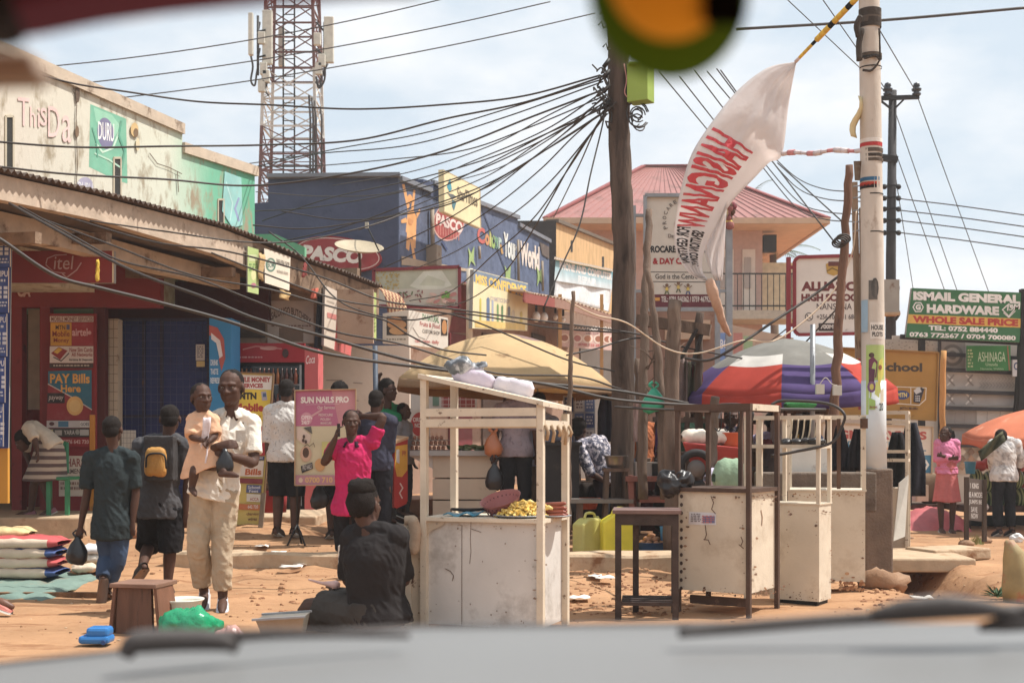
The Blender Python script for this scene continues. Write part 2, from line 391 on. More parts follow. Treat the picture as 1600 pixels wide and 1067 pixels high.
    def headmesh(s,mb,m):
        h=s.hs; E=lambda x,y,z,r: mb.ell(s.hp(x,y,z),[q*h for q in r],m,rot=s.hm)
        E(0,.012,.035,(.079,.095,.086)); E(0,-.026,-.032,(.066,.064,.084)); E(0,-.066,-.092,(.026,.022,.020)); E(0,-.02,-.075,(.05,.055,.035))
        for x in (-1,1):
            E(x*.036,-.056,-.016,(.026,.027,.024)); E(x*.084,.008,-.004,(.009,.019,.031)); E(x*.013,-.096,-.026,(.0125,.012,.011)); E(x*.084,.012,-.026,(.008,.010,.012))
        T=lambda pts,r: mb.tube([s.hp(*p) for p in pts],[q*h for q in r],m,seg=8,rnd_cap=True)
        T([(0,-.084,.018),(0,-.097,-.008),(0,-.107,-.024)],[.009,.011,.0135])
        T([(-.050,-.066,.028),(-.022,-.084,.031),(0,-.085,.026),(.022,-.084,.031),(.050,-.066,.028)],[.009,.0125,.010,.0125,.009])
        T([(-.025,-.079,-.056),(0,-.094,-.053),(.025,-.079,-.056)],[.007,.0095,.007]); T([(-.021,-.078,-.068),(0,-.092,-.069),(.021,-.078,-.068)],[.007,.0105,.007])
        mb.tube([s.hp(0,.03,-.03),lerp(s.hp(0,.02,-.08),s.W(s.j['neck']),.5),s.W(s.j['neck'])-V((0,0,.05*s.r))],[.056*h,.055*s.r,.064*s.r],m,seg=14)
    def body(s,label,group=None,curl=(.5,.5),hold=(None,None),legs=True,feet=True):
        mb=MB(); m=s.skin; s.headmesh(mb,m); s.torso(mb,m)
        for i,q in enumerate('ab'):
            s.arm(mb,q,m); s.hand(mb,q,m,curl[i],hold[i]); s.leg(mb,q,m)
            a,t=s.W(s.j['an'+q]),s.W(s.j['to'+q]); d=(t-a).normalized(); r=s.r
            mb.tube([a-d*.05*r-V((0,0,.03*r)),lerp(a,t,.35)-V((0,0,.006)),lerp(a,t,.8),t+d*.05*r],[.036*r,.040*r,.038*r,.022*r],m,seg=10,rnd_cap=True)
        s.o=mb.build('person',None,label,'person',group,base=s.loc,remesh=s.vox,smoothit=3)
        for x in (-1,1):
            e=MB(); e.ell(s.hp(x*.031,-.0695,.007),[q*s.hs for q in (.0125,.0125,.008)],EYEW,10,7,rot=s.hm); e.ell(s.hp(x*.030,-.0795,.007),[.0048*s.hs]*3,EYED,8,6); e.build('eye',s.o)
        return s
    def hair(s,kind='short',m=HAIR):
        mb=MB(); h=s.hs; E=lambda x,y,z,r: mb.ell(s.hp(x,y,z),[q*h for q in r],m,18,12,rot=s.hm)
        E(0,.022,.045,(.0805,.090,.0805)); E(0,.055,.0,(.072,.056,.07))
        if kind == 'bun':
            E(0,.045,.02,(.090,.078,.095)); E(0,.035,.10,(.080,.078,.058)); E(.028,.05,.115,(.046,.046,.036)); E(-.028,.03,.12,(.046,.046,.034))
        if kind == 'afro': E(0,.03,.06,(.095,.1,.09))
        if kind == 'pony':
            E(0,.10,.06,(.03,.03,.03)); mb.tube([s.hp(0,.10,.06),s.hp(0,.15,.05),s.hp(0,.165,-.02),s.hp(0,.15,-.12),s.hp(0,.14,-.16)],[.02*h,.028*h,.033*h,.024*h,.006*h],m)
        if kind == 'braids': E(0,.06,.02,(.092,.07,.11)); E(0,.03,.07,(.092,.092,.085)); E(0,.08,-.07,(.07,.045,.06))
        mb.build('hair',s.o,smoothit=1,wr=.004 if kind == 'short' else .012,wrs=34); return s
    def shirt(s,m,sleeve=.62,hem=.0,infl=.016,wr=.006,name='shirt',hipw=1.12,long=None,top=1.):
        mb=MB(); p,w,c,n=s.spine(); low=p-(w-p).normalized()*hem
        s.torso(mb,m,infl,low=low,hipw=hipw,top=top)
        for q in 'ab': s.arm(mb,q,m,infl*.6,sleeve)
        s.shirt_o=mb.build(name,s.o,remesh=s.vox*1.1,smoothit=4,wr=wr*1.5,wrs=9); return s
    def collar(s,m):
        mb=MB(); n=s.W(s.j['neck']); r=s.r; g=[]
        for i in range(19):
            a=R(28+(304)*i/18); d=s.f*math.cos(a)+s.sd*math.sin(a); open_=abs(math.cos(a/2)) ** 4
            g.append([n+d*.070*r+V((0,0,.028*r-.02*open_*r)),n+d*.078*r+V((0,0,.03*r-.02*open_*r)),n+d*(.100+.018*open_)*r+V((0,0,-.018*r-.03*open_*r))+s.f*.02*open_*r])
        mb.surf(g,m); mb.build('collar',s.o,solid=.006); return s
    def trousers(s,m,t=2.,infl=.018,flare=.012,wr=.006,name='trousers'):
        mb=MB(); p,w=s.W(s.j['pelvis']),s.W(s.j['waist']); r=s.r; side=(s.j['hib']-s.j['hia']).normalized()
        mb.tube([p-(w-p)*.35,p,lerp(p,w,.75)],[(.165*r+infl*.7,.118*r+infl*.7),(.168*r+infl*.6,.121*r+infl*.6),(.150*r+infl*.4,.110*r+infl*.4)],m,seg=18,side=side)
        for q in 'ab': s.leg(mb,q,m,infl,t,flare)
        mb.build(name,s.o,remesh=s.vox*1.1,smoothit=4,wr=wr*1.5,wrs=8); return s
    def skirt(s,m,bottom,r0=(.17,.125),r1=(.25,.2),wr=.0,pleats=0,name='skirt',top=None):
        p,w=s.W(s.j['pelvis']),s.W(s.j['waist']); b=s.W(bottom); k=s.r; a0=top and s.W(top) or w; side=(s.j['hib']-s.j['hia']).normalized()
        mb=MB(); rows=[]; pts=[a0,p,lerp(p,b,.35),lerp(p,b,.7),b]; n=48
        for i,q in enumerate(pts):
            t=i/4; rx=lerp(r0[0],r1[0],t)*k; ry=lerp(r0[1],r1[1],t)*k; row=[]
            fwd=side.cross(V((0,0,1)))
            for j in range(n+1):
                a=2*math.pi*j/n; pl=1+(.09*t*math.sin(pleats*a+1.3*math.sin(a*3)) if pleats else 0)
                row.append(q+side*rx*pl*math.cos(a)+fwd*ry*pl*math.sin(a)+V((0,0,.008*math.sin(3*a)*t)))
            rows.append(row)
        mb.surf(rows,m); mb.build(name,s.o,solid=.008,sub=1,wr=wr); return s
    def shoes(s,m,sole=None,name='shoe',w=1.,heelup=()):
        sole=sole or mat('rubber_sole',(190,182,170),rough=.8)
        for q in 'ab':
            a,t=s.W(s.j['an'+q]),s.W(s.j['to'+q]); d=(t-a).normalized(); r=s.r
            dn=V((0,0,-1)); dn=(dn-d*dn.dot(d)).normalized(); side=d.cross(dn)
            mb=MB(); c0=a-d*.065*r+dn*.045*r
            L=(t-a).length+.13*r
            prof=[(0,.030,.045),(.12,.042,.058),(.35,.043,.05),(.6,.048,.036),(.85,.046,.026),(.97,.034,.018),(1.,.018,.01)]
            for lo,hi,mm,ex in ((-.012,.006,sole,.006),(.004,1,m,0)):
                g=[]
                for u,ww,hh in prof:
                    c=c0+d*u*L; row=[]
                    top=min(hi,hh*1.25)*r if hi == 1 else hi*r
                    for k2 in range(13):
                        an=math.pi*k2/12
                        row.append(c+side*(ww*w+ex)*r*math.cos(an)-dn*(lo*r+(top-lo*r)*math.sin(an) ** .5))
                    row.append(c+side*-(ww*w+ex)*r-dn*lo*r); row.append(c+side*(ww*w+ex)*r-dn*lo*r)
                    g.append(row)
                mb.surf(g,mm)
            mb.build(name,s.o)
        return s
# ---------------------------------------------------------------- ground
def axis(lo,hi,step,far,n=14):
    a=[lo+i*step for i in range(int(round((hi-lo)/step))+1)]
    ex=[step*1.9 ** i for i in range(1,n)]
    l,r=lo,hi; L,Rr=[],[]
    for e in ex:
        l -= e; r += e
        L.append(max(l,-far)); Rr.append(min(r,far))
    return sorted(set(L+a+Rr))
def ground_mat():
    m=mat('red_dirt',(174,128,90),rough=.95,var=.16,scale=1.1,dirt=(146,94,60),dirt_amt=.22,dscale=.55,bump=.55,bscale=14,spec=.1,edge=.22)
    t=m.node_tree; N=t.nodes; L=t.links; b=N['Principled BSDF']
    src=b.inputs['Base Color'].links[0].from_socket; co=[n for n in N if n.type == 'TEX_COORD'][0]
    def layer(scale,stretch,lo,hi,col,src):
        q=N.new('ShaderNodeMapping'); q.inputs['Scale'].default_value=stretch; L.new(co.outputs['Object'],q.inputs['Vector'])
        n=N.new('ShaderNodeTexNoise'); n.inputs['Scale'].default_value=scale; n.inputs['Detail'].default_value=10; n.inputs['Roughness'].default_value=.7; L.new(q.outputs['Vector'],n.inputs['Vector'])
        r=N.new('ShaderNodeValToRGB'); r.color_ramp.elements[0].position=lo; r.color_ramp.elements[1].position=hi; L.new(n.outputs['Fac'],r.inputs['Fac'])
        x=N.new('ShaderNodeMix'); x.data_type='RGBA'; L.new(r.outputs['Color'],x.inputs['Factor']); L.new(src,x.inputs['A']); x.inputs['B'].default_value=lin(col); return x.outputs['Result']
    src=layer(2.2,(.5,1.6,1),.52,.68,(132,84,54),src)
    src=layer(5.,(.35,1.8,1),.58,.72,(200,152,104),src)
    src=layer(22.,(.6,1.3,1),.60,.70,(110,70,42),src)
    L.new(src,b.inputs['Base Color']); return m
mb=MB(); xs=axis(-9,9.5,.11,900,15); ys=axis(3.5,21,.11,1200,15)
mb.surf([[V((x,y,gzn(x,y))) for y in ys] for x in xs],ground_mat())
mb.build('ground',None,kind='structure',base=(0,0,0))
def strip(name,px0,py0,px1,py1,hgt,dep,m,sink=.3,wob=.04):
    a,b=G(px0,py0),G(px1,py1); a.z=b.z=0; mb=MB(); d=(b-a); n=int(d.length/.35); pr=V((-d.y,d.x,0)).normalized()*dep
    g=[]
    for i in range(n+1):
        p=a+d*i/n; w=lambda k: wob*noise.noise(V((i*.8,k*5.1,2)))
        g.append([p+V((0,w(1),-sink)),p+V((0,w(2),hgt-.025+w(3))),p+V((0,.02+w(2),hgt+w(3))),p+pr+V((0,w(4),hgt+w(5))),p+pr+V((0,w(4),-sink))])
    mb.surf(g,m,smooth=False); return mb.build(name,None,kind='structure',base=(a+b)/2)
KERB=mat('dusty_kerb',(188,160,128),rough=.95,var=.15,dirt=(140,98,66),dirt_amt=.35,bump=.5,bscale=18,spec=.1)
strip('kerb',255,884,655,889,.135,.22,KERB); strip('kerb',640,889,1060,891,.15,.30,KERB)
mb=MB()                                                # raised step in front of the shops
for x0,x1,y,z in ((-9.6,-5.3,15.9,.31),(-5.3,-4.15,16.15,.30),(-4.15,-2.6,17.0,.26)):
    mb.box(((x0+x1)/2,y+3,z/2-.2),(x1-x0,6,z+.4),KERB)
mb.build('shop_step_pavement',None,kind='structure',bevel=.02)
mb=MB(); a=G(1385,870); mb.box((4.05,13.6,.0),(1.35,1.3,.14),KERB,rz=-.06); mb.box((4.75,13.95,.04),(.75,.5,.12),KERB,rz=.35)
mb.build('path_slab',None,kind='structure',bevel=.02)
r=random.Random(3); mb=MB(); st=[mat('stone',c,rough=.9,bump=.3) for c in ((160,112,74),(140,96,62),(190,158,124),(120,84,58))]
for i in range(800):
    px=r.uniform(0,1600); py=838+170*r.random() ** 1.3; p=G(px,py); q=r.uniform(.003,.010)*(2.4 if r.random()<.07 else 1)
    if abs(p.x)<9: mb.ell((p.x,p.y,gzn(p.x,p.y)+q*.2),(q*r.uniform(.8,1.5),q,q*.6),r.choice(st),6,4,smooth=False)
mb.build('gravel',None,kind='stuff',base=(0,0,0))
mb=MB(); st=[mat('soil',c,rough=.95,bump=.4) for c in ((150,100,66),(132,84,54),(168,120,82))]
for i in range(760):
    p=G(r.choice((r.uniform(380,660),r.uniform(870,1080),r.uniform(870,1080),r.uniform(870,1080),r.uniform(1340,1480))),r.uniform(882,962)); q=r.uniform(.005,.024)*(.6+.8*r.random() ** 3); mb.ell((p.x,p.y,gzn(p.x,p.y)+q*.1),(q*r.uniform(.8,1.6),q,q*.6),r.choice(st),7,4,smooth=False)
mb.build('rubble',None,kind='stuff',base=(0,0,0),wr=.006,wrs=30)
# ---------------------------------------------------------------- upper storey of the green shop building
UP=V((0,0,1))
def green_wall_mat():
    m=mat('painted_plaster',(232,226,205),rough=.85,var=.06,scale=2,dirt=(150,128,100),dirt_amt=.46,dscale=3.5,bump=.3,bscale=14,spec=.15,stretch=(1,1,.45))
    t=m.node_tree; N=t.nodes; L=t.links; b=N['Principled BSDF']; src=b.inputs['Base Color'].links[0].from_socket
    co=[n for n in N if n.type == 'TEX_COORD'][0]; sp=N.new('ShaderNodeSeparateXYZ'); L.new(co.outputs['Object'],sp.inputs['Vector'])
    n=N.new('ShaderNodeTexNoise'); n.inputs['Scale'].default_value=1.1; n.inputs['Detail'].default_value=7; L.new(co.outputs['Object'],n.inputs['Vector'])
    a=N.new('ShaderNodeMath'); a.operation='MULTIPLY_ADD'; L.new(n.outputs['Fac'],a.inputs[0]); a.inputs[1].default_value=.9; L.new(sp.outputs['Y'],a.inputs[2])
    mr=N.new('ShaderNodeMapRange'); mr.inputs['From Min'].default_value=-2; mr.inputs['From Max'].default_value=4.6; L.new(a.outputs[0],mr.inputs['Value'])
    cr=N.new('ShaderNodeValToRGB'); e=cr.color_ramp.elements; e[0].position=0; e[0].color=lin((208,196,178)); e[1].position=.5; e[1].color=lin((206,208,188))
    for p,c in ((.58,(180,202,178)),(.68,(112,184,150)),(.84,(94,172,138)),(1,(102,172,150))): x=e.new(p); x.color=lin(c)
    L.new(mr.outputs['Result'],cr.inputs['Fac'])
    mul=N.new('ShaderNodeMix'); mul.data_type='RGBA'; mul.blend_type='MULTIPLY'; mul.inputs['Factor'].default_value=1
    n2=N.new('ShaderNodeMix'); n2.data_type='RGBA'
    dn=[x for x in N if x.type == 'VALTORGB'][1]; L.new(dn.outputs['Color'],n2.inputs['Factor']); L.new(cr.outputs['Color'],n2.inputs['A'])
    n2.inputs['B'].default_value=lin((158,142,116)); L.new(n2.outputs['Result'],b.inputs['Base Color']); return m
gb=thing('shop_building','pale plaster shop upper storey turning mint green, with faded soap adverts above the veranda','building',FP(200,600))
GW=green_wall_mat(); COPE=mat('stained_coping',(196,176,152),rough=.9,dirt=(120,96,76),dirt_amt=.35,bump=.3)
z0=3.3
def fy(px,off=0.): return (FOFF-off)/(.35-(px-CXP)/FPX)
def fx(Y,off=0.): return-FOFF+off+.35*Y
mb=MB(); back=V((-7,2.4,0))
tops=[(-200,None),(285,None),(398,None)]
ya,yb,yc=fy(-220),fy(285),fy(398); zt1=P(285,207,yb).z; zt0=P(60,107,fy(60)).z; zt0=zt0+(zt0-zt1)*.6; zt2=P(287,236,yb).z; zt3=P(398,272,yc).z
pts=[V((fx(ya),ya,z0)),V((fx(yc),yc,z0)),V((fx(yc),yc,zt3)),V((fx(yb),yb,zt2)),V((fx(yb),yb,zt1)),V((fx(ya),ya,zt0))]
mb.prism(pts,back,GW); mb.build('wall',gb)
mb=MB()
for (y0,za,y1,zb) in ((ya,zt0,yb,zt1),(yb,zt2,yc+.05,zt3)):
    a,b=V((fx(y0),y0,za+.05)),V((fx(y1),y1,zb+.05)); mb.bar(a-FN*.12,b-FN*.12,.34,.16,COPE)
mb.build('parapet_coping',gb)
def slot(px0,px1,t,b,par,m=DARKM):
    mb=MB(); sg=Sign(FP(px0,t),FN); q=[sg.pt(px0,t),sg.pt(px1,t),sg.pt(px1,b),sg.pt(px0,b)]
    mb.prism([x+FN*.004 for x in q],-FN*.05,mat('painted_vent_shade',(52,50,46),rough=.9)); f=worn((190,176,150))  # dark slab on the wall, painting the shade inside the slot
    for i in range(4): mb.bar(q[i],q[(i+1) % 4],.03,.03,f,up=FN)
    mb.build('ventilation_slot',par)
for a in ((8,20,182,272),(177,188,247,312),(340,349,312,352)): slot(*a,gb)
sg=Sign(FP(200,250),FN)
sg.shape([(141,163),(197,186),(199,287),(180,281),(139,261)],(112,180,148)); sg.shape([(146,168),(175,180),(190,200),(178,215),(150,190)],(140,200,168))
sg.ellipse(165,209,13,25,(120,116,150),rot=-.12); sg.text('DURU',153,190,178,218,(232,232,226),bold=.01,dy=4)
sg.line([(150,225),(160,238),(176,232),(186,206)],3,(190,222,198)); sg.line([(148,240),(170,250),(188,262)],2.5,(170,212,186)); sg.line([(144,200),(150,222),(152,245)],2,(86,160,130))
sg.line([(189,190),(185,212),(194,236),(190,262)],3,(84,158,128))
sg.ellipse(132,292,13,15,(168,162,186)); sg.text('DURU',121,284,144,300,(215,214,214),bold=.01,dy=3)
for b,x0,y0,x1,y1 in (('T',27,152,45,196),('h',46,165,54,197),('i',58,168,61,198),('s',62,168,72,196),('D',74,166,92,214),('a',96,180,110,222)): sg.text(b,x0,y0,x1,y1,(226,190,182),bold=.0,dy=2)
sg.shape([(350,268),(376,278),(378,352),(362,356),(346,330)],(138,196,190)); sg.line([(372,310),(366,326),(372,345)],3,(140,150,190)); sg.line([(352,285),(362,318),(358,345)],2,(170,214,208))
for pts in ([(118,140),(121,150),(117,163)],[(118,200),(121,212),(117,212)],[(118,165),(117,185),(119,260),(116,300)],[(232,240),(244,256),(262,262),(282,272)],[(275,268),(277,300)],[(112,138),(118,150)]):
    sg.line(pts,1.3,(96,74,54))
sg.ellipse(208,203,6,11,(206,170,110)); sg.ellipse(210,208,4,7,(120,92,60)); sg.ellipse(213,226,3,10,(214,196,156)); sg.ellipse(119,148,3.4,13,(92,70,52)); sg.ellipse(118,206,3,9,(120,92,66))
sg.done(gb,'painted_advert')
# ---------------------------------------------------------------- veranda roof over the shop fronts
ver=thing('veranda_roof','long weathered veranda roof with a corrugated edge over the left-hand shops','roof',FP(200,700,2.3))
FAS=mat('weathered_fascia',(190,168,146),rough=.9,var=.15,dirt=(116,92,76),dirt_amt=.32,dscale=2.5,bump=.4,bscale=14,spec=.1)
BRN=mat('brown_fascia',(140,114,92),rough=.9,var=.25,dirt=(74,56,46),dirt_amt=.4,dscale=2.5,bump=.4,spec=.1)
CORR=mat('rusty_corrugated_iron',(104,84,70),rough=.7,metal=.2,var=.25,dirt=(70,48,38),dirt_amt=.4,bump=.1)
keys=[(-160,238,283),(0,273,312),(150,306,343),(345,357,400),(400,378,424),(470,408,450),(530,428,470),(592,452,492)]
P3=lambda k,o: FP(k[0],k[1],o)
edge=[]
for a,b in zip(keys,keys[1:]):
    n=10
    for i in range(n): t=i/n; edge.append(tuple(lerp(a[q],b[q],t) for q in range(3)))
edge.append(keys[-1])
top=[FP(a,b,2.3) for a,b,c in edge]; bot=[FP(a,c,2.3) for a,b,c in edge]
mb=MB()
for i in range(len(top)-1):
    m=FAS if edge[i][0]<390 else BRN
    mb.hexa([bot[i],bot[i+1],bot[i+1]-FN*.14,bot[i]-FN*.14,top[i],top[i+1],top[i+1]-FN*.14,top[i]-FN*.14],m)
mb.build('fascia_beam',ver)
mb=MB()                                                # corrugated sheet running back and slightly up
g=[]; L0=0
cur=[]
for i in range(len(top)-1):
    n=max(2,int((top[i+1]-top[i]).length/.045))
    for k in range(n): cur.append(lerp(top[i],top[i+1],k/n))
g=[[p+FN*.10+UP*(.035+.022*(1 if k % 2 else-1)),p-FN*1.2+UP*(.06+.022*(1 if k % 2 else-1)),p-FN*2.45+UP*.09] for k,p in enumerate(cur)]
mb.surf(g,CORR,smooth=False); mb.build('corrugated_sheet',ver,solid=.006)
mb=MB()
kl=[(-160,318,352),(0,330,366),(120,358,392),(250,395,425),(375,428,452)]
for a,b in zip(kl,kl[1:]):
    p=[FP(a[0],a[2],1.7),FP(b[0],b[2],1.7),FP(b[0],b[2],1.7)-FN*.2,FP(a[0],a[2],1.7)-FN*.2,FP(a[0],a[1],1.7),FP(b[0],b[1],1.7),FP(b[0],b[1],1.7)-FN*.2,FP(a[0],a[1],1.7)-FN*.2]
    mb.hexa(p,FAS)
for px in (60,170,280,365,440,505,560): mb.bar(FP(px,372 if px<300 else 425,2.2),FP(px,372 if px<300 else 425,2.2)-FN*3.8+UP*.1,.1,.12,BRN)
mb.build('rafters',ver)
mb=MB()                                                # ceiling slab added over the shops to keep the veranda dark
for x0,x1,zc in ((-13,-3.3,3.72),):
    c=[V((fx(9,-7),9,zc)),V((fx(9,2.1),9,zc)),V((fx(21.2,2.1),21.2,zc)),V((fx(21.2,-7),21.2,zc))]
    mb.hexa(c+[q+UP*.12 for q in c],mat('dark_ceiling_board',(96,78,66),rough=.9))
mb.build('ceiling_boards',ver)
# ---------------------------------------------------------------- shop fronts under the veranda
REDP=worn((138,44,42),dirt=(72,28,26),amt=.25); DKR=worn((92,36,33),dirt=(60,30,28),amt=.3)
def flat(mb,pix,Y,th,m): mb.prism([P(a,b,Y) for a,b in pix],V((0,th,0)),m)
def rc(x0,y0,x1,y1): return [(x0,y0),(x1,y0),(x1,y1),(x0,y1)]
shop=thing('phone_shop','dark red mobile money shop front under the veranda, with an open doorway','shop',P(110,800,17.6))
mb=MB(); flat(mb,rc(-260,340,250,480),17.6,.2,REDP); flat(mb,rc(18,480,34,815),17.62,.18,REDP); flat(mb,rc(-260,480,-20,815),17.62,.18,REDP); flat(mb,rc(62,480,78,815),17.62,.15,REDP); flat(mb,rc(146,480,164,815),17.62,.15,DKR); flat(mb,rc(164,440,420,500),19.4,.2,DKR)
mb.build('wall',shop)
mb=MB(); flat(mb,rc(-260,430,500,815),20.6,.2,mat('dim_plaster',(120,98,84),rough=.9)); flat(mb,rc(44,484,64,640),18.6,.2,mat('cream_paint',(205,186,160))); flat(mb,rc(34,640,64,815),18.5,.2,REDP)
mb.build('back_wall',shop)
mb=MB(); flat(mb,rc(78,490,150,800),17.5,.05,worn((150,40,42))); mb.build('door',shop)
mb=MB(); flat(mb,rc(140,648,147,800),17.44,.05,worn((205,130,40))); mb.build('yellow_trim',shop); mb=MB(); flat(mb,rc(-20,700,12,786),14.35,.06,worn((206,140,40))); mb.build('yellow_kiosk',None,'yellow kiosk base under the stack of blue posters','kiosk')
sg=Sign(P(110,600,17.49),V((0,-1,0)))
sg.rect(78,494,146,503,(206,188,178)); sg.text('MOBILE MONEY SERVICES',80,495,145,502,(130,60,52))
sg.rect(79,504,112,540,(214,152,44)); sg.text('MTN',87,508,102,515,(70,50,40)); sg.text('Mobile',82,517,109,526,(150,60,42)); sg.text('Money',84,528,108,537,(150,60,42)); sg.rect(104,507,109,515,(96,96,130))
sg.rect(112,504,146,540,(168,46,52)); sg.text('airtel',113,513,137,525,(226,180,176)); sg.ellipse(140,520,3,3,(214,160,156))
sg.rect(78,541,146,567,(216,200,190)); sg.shape([(80,552),(92,542),(106,548),(94,562)],(160,50,46)); sg.shape([(84,550),(92,543),(98,546),(90,553)],(226,176,60)); sg.line([(84,558),(96,564),(108,552)],1.6,(60,40,40))
sg.text('New Sim Cards',109,543,145,550,(160,66,58)); sg.text('All Networks',112,551,145,557,(160,66,58)); sg.text('Airtime & Deposits',108,560,145,565,(60,50,52))
sg.rect(78,568,146,575,(72,58,56)); sg.scribble(84,570,140,574,1,(190,170,150),3)
sg.shape([(76,580),(144,578),(144,640),(116,622),(76,600)],(46,108,132)); sg.shape([(76,600),(116,622),(144,640),(142,656),(74,656)],(158,42,46)); sg.line([(76,600),(116,622),(144,640)],1.6,(206,190,180))
sg.text('PAY Bills',79,584,141,599,(226,160,66),bold=.03); sg.text('Here',96,601,127,613,(226,160,66),bold=.03)
sg.rect(75,614,102,630,(48,40,42)); sg.text('payway',77,619,100,627,(210,190,180),bold=.0,shear=.2)
sg.ellipse(118,634,13,15,(226,172,92)); sg.ellipse(118,634,9,10,(232,186,110))
sg.rect(74,657,142,668,(190,180,176)); sg.rect(92,658,108,667,(70,120,150)); sg.rect(126,658,141,667,(214,206,200)); sg.text('GOES',127,660,140,665,(60,60,70)); sg.ellipse(82,662,4,3,(90,50,50))
sg.rect(74,669,142,682,(72,66,62)); sg.text('YARA',101,672,118,679,(190,180,170)); sg.ellipse(122,675,3.5,4,(150,150,140)); sg.rect(75,671,84,680,(196,180,120)); sg.rect(126,671,140,680,(180,176,170)); sg.rect(87,672,98,680,(170,160,150))
sg.rect(74,684,142,698,(160,44,48)); sg.text('0776 642 720',100,687,140,693,(220,180,170)); sg.done(shop,'poster_prints')
sg=Sign(P(0,450,17.59),V((0,-1,0))); sg.text('CA',27,446,48,464,(206,176,168),bold=.05); sg.done(shop,'painted_letters')
t,sg=simple_sign('shop_sign_board','long dark red phone brand sign board hanging under the veranda','sign',rc(-60,392,178,442),15.2,face=(146,50,50),thick=.08)
sg.text('itel',84,400,115,421,(190,160,154),bold=.0,shear=.12)
sg.line([(72,412),(74,404),(86,399),(104,398)],1.6,(186,150,146)); sg.line([(98,428),(104,434),(120,422),(127,411)],1.8,(186,150,146)); sg.line([(72,414),(84,425),(102,427)],1.4,(186,150,146)); sg.rect(175.5,392,178,442,(226,206,170)); sg.done(t)
mb=MB(); c=P(46,358,15); mb.lathe(c,[(.03,.12),(.07,.10),(.085,.06),(.08,-.07),(.05,-.1)],mat('milky_glass',(220,212,200),rough=.3)); mb.build('ceiling_lamp',None,'milky round lamp under the veranda above the dark red sign','lamp')
# leaning panel of blue posters at the edge
t,sg=simple_sign('poster_stand','tall stack of blue lottery style posters fixed to a panel beside the red shop','poster',[(-60,350),(18,350),(13,700),(-60,702)],14.3,face=(52,74,142))
yy=[352,420,492,560,632,700]
for i in range(5):
    a,b=yy[i],yy[i+1]-3; x=18-i*1.1
    sg.rect(-55,a,x,b,(56,82,156) if i % 2 else (64,92,166)); sg.text('MUKIPU',-16,a+4,x-3,a+13,(214,216,222)); sg.scribble(-30,a+17,x-4,a+24,1,(200,206,220),i)
    for q in range(3):
        for w in range(5): sg.rect(-28+w*9,a+28+q*7,-22+w*9,a+33+q*7,(206,212,226))
    sg.scribble(-40,a+52,x-3,a+62,2,(190,198,216),i+9); sg.line([(x,a),(x,b)],1.5,(224,214,196))
sg.done(t)
# tiled pillar, blue doors behind a mesh, whiteboard
t=thing('tiled_pillar','pillar of small cream tiles beside the blue metal doors','pillar',P(174,800,18.0)); mb=MB(); flat(mb,rc(165,498,184,815),18.,.22,worn((206,186,160))); mb.build('column',t)
sg=Sign(P(174,600,17.99),V((0,-1,0)))
for i in range(22): sg.line([(165,500+i*14),(184,500+i*14)],.8,(140,118,96))
for x in (171,178): sg.line([(x,498),(x,815)],.8,(140,118,96))
sg.done(t,'tile_joints')
t=thing('metal_shutter_door','wide dark blue metal shop doors covered by a welded wire grid','door',P(255,800,18.4)); BLUE=worn((44,52,110),dirt=(34,36,70),amt=.2)
mb=MB(); flat(mb,rc(186,497,326,806),18.4,.06,BLUE); mb.build('door_panel',t)
mb=MB()
for x in (188,224,252,325): flat(mb,rc(x-2,497,x+2,806),18.33,.06,worn((58,50,74)))
for y in (499,650): flat(mb,rc(186,y-2,326,y+2),18.33,.06,worn((58,50,74)))
mb.build('door_frame',t)
mb=MB(); gm=mat('thin_grid_wire',(78,80,120),rough=.6,bump=0)
for x in range(196,326,10): mb.tube([P(x,500,18.28),P(x,800,18.28)],.0035,gm,5)
for y in range(508,800,12): mb.tube([P(186,y,18.285),P(326,y,18.285)],.0035,gm,5)
mb.build('wire_grid',t)
sg=Sign(P(310,560,18.26),V((0,-1,0))); sg.rect(306,538,320,563,(196,186,176)); sg.rect(307,564,320,573,(206,176,110)); sg.scribble(308,541,318,560,6,(120,110,120),4); sg.done(t,'taped_notice')
t,sg=simple_sign('white_notice','gridded white notice sheet low on the blue doors','notice',rc(190,672,212,712),18.1,face=(205,198,186),thick=.02)
for i in range(5): sg.line([(190,676+8*i),(212,676+8*i)],.7,(150,140,140))
for i in range(4): sg.line([(193+5.5*i,672),(193+5.5*i,712)],.7,(150,140,140))
sg.text('DASH',196,701,210,709,(70,66,70)); sg.done(t)
t,sg=simple_sign('small_sign','white garment shop sign standing behind the green chair','sign',rc(92,712,138,775),17.2,face=(206,192,176)); sg.text('HARA',104,716,134,729,(150,74,66)); sg.text('GARMENTS',94,732,134,740,(110,90,86)); sg.scribble(95,745,134,768,3,(140,110,100),5); sg.done(t)
# drinks fridges
def fridge(px0,px1,pt,pb,Y,name,label,hdr,body,sidec,inside=True):
    t=thing('drinks_fridge',label,'fridge',P((px0+px1)/2,pb,Y)); mb=MB(); d=.6
    flat(mb,rc(px0,pt,px1,pb),Y,d,worn(body,amt=.1)); mb.build('cabinet',t)
    return t
t=fridge(327,361,497,800,18.0,'','bright blue soft drink fridge beside the blue metal doors',None,(52,140,200),None)
sg=Sign(P(344,600,17.99),V((0,-1,0))); sg.shape([(327,508),(340,512),(350,530),(352,560),(346,580),(342,562),(344,540),(336,526),(327,524)],(196,90,80)); sg.shape([(330,520),(344,532),(348,556),(343,560),(338,536),(330,530)],(228,220,220))
sg.text('DRINK',329,562,341,571,(230,240,246)); sg.text('TASTE',329,576,341,585,(230,240,246)); sg.text('REFRESH',329,590,345,599,(230,240,246)); sg.done(t,'printed_decal')
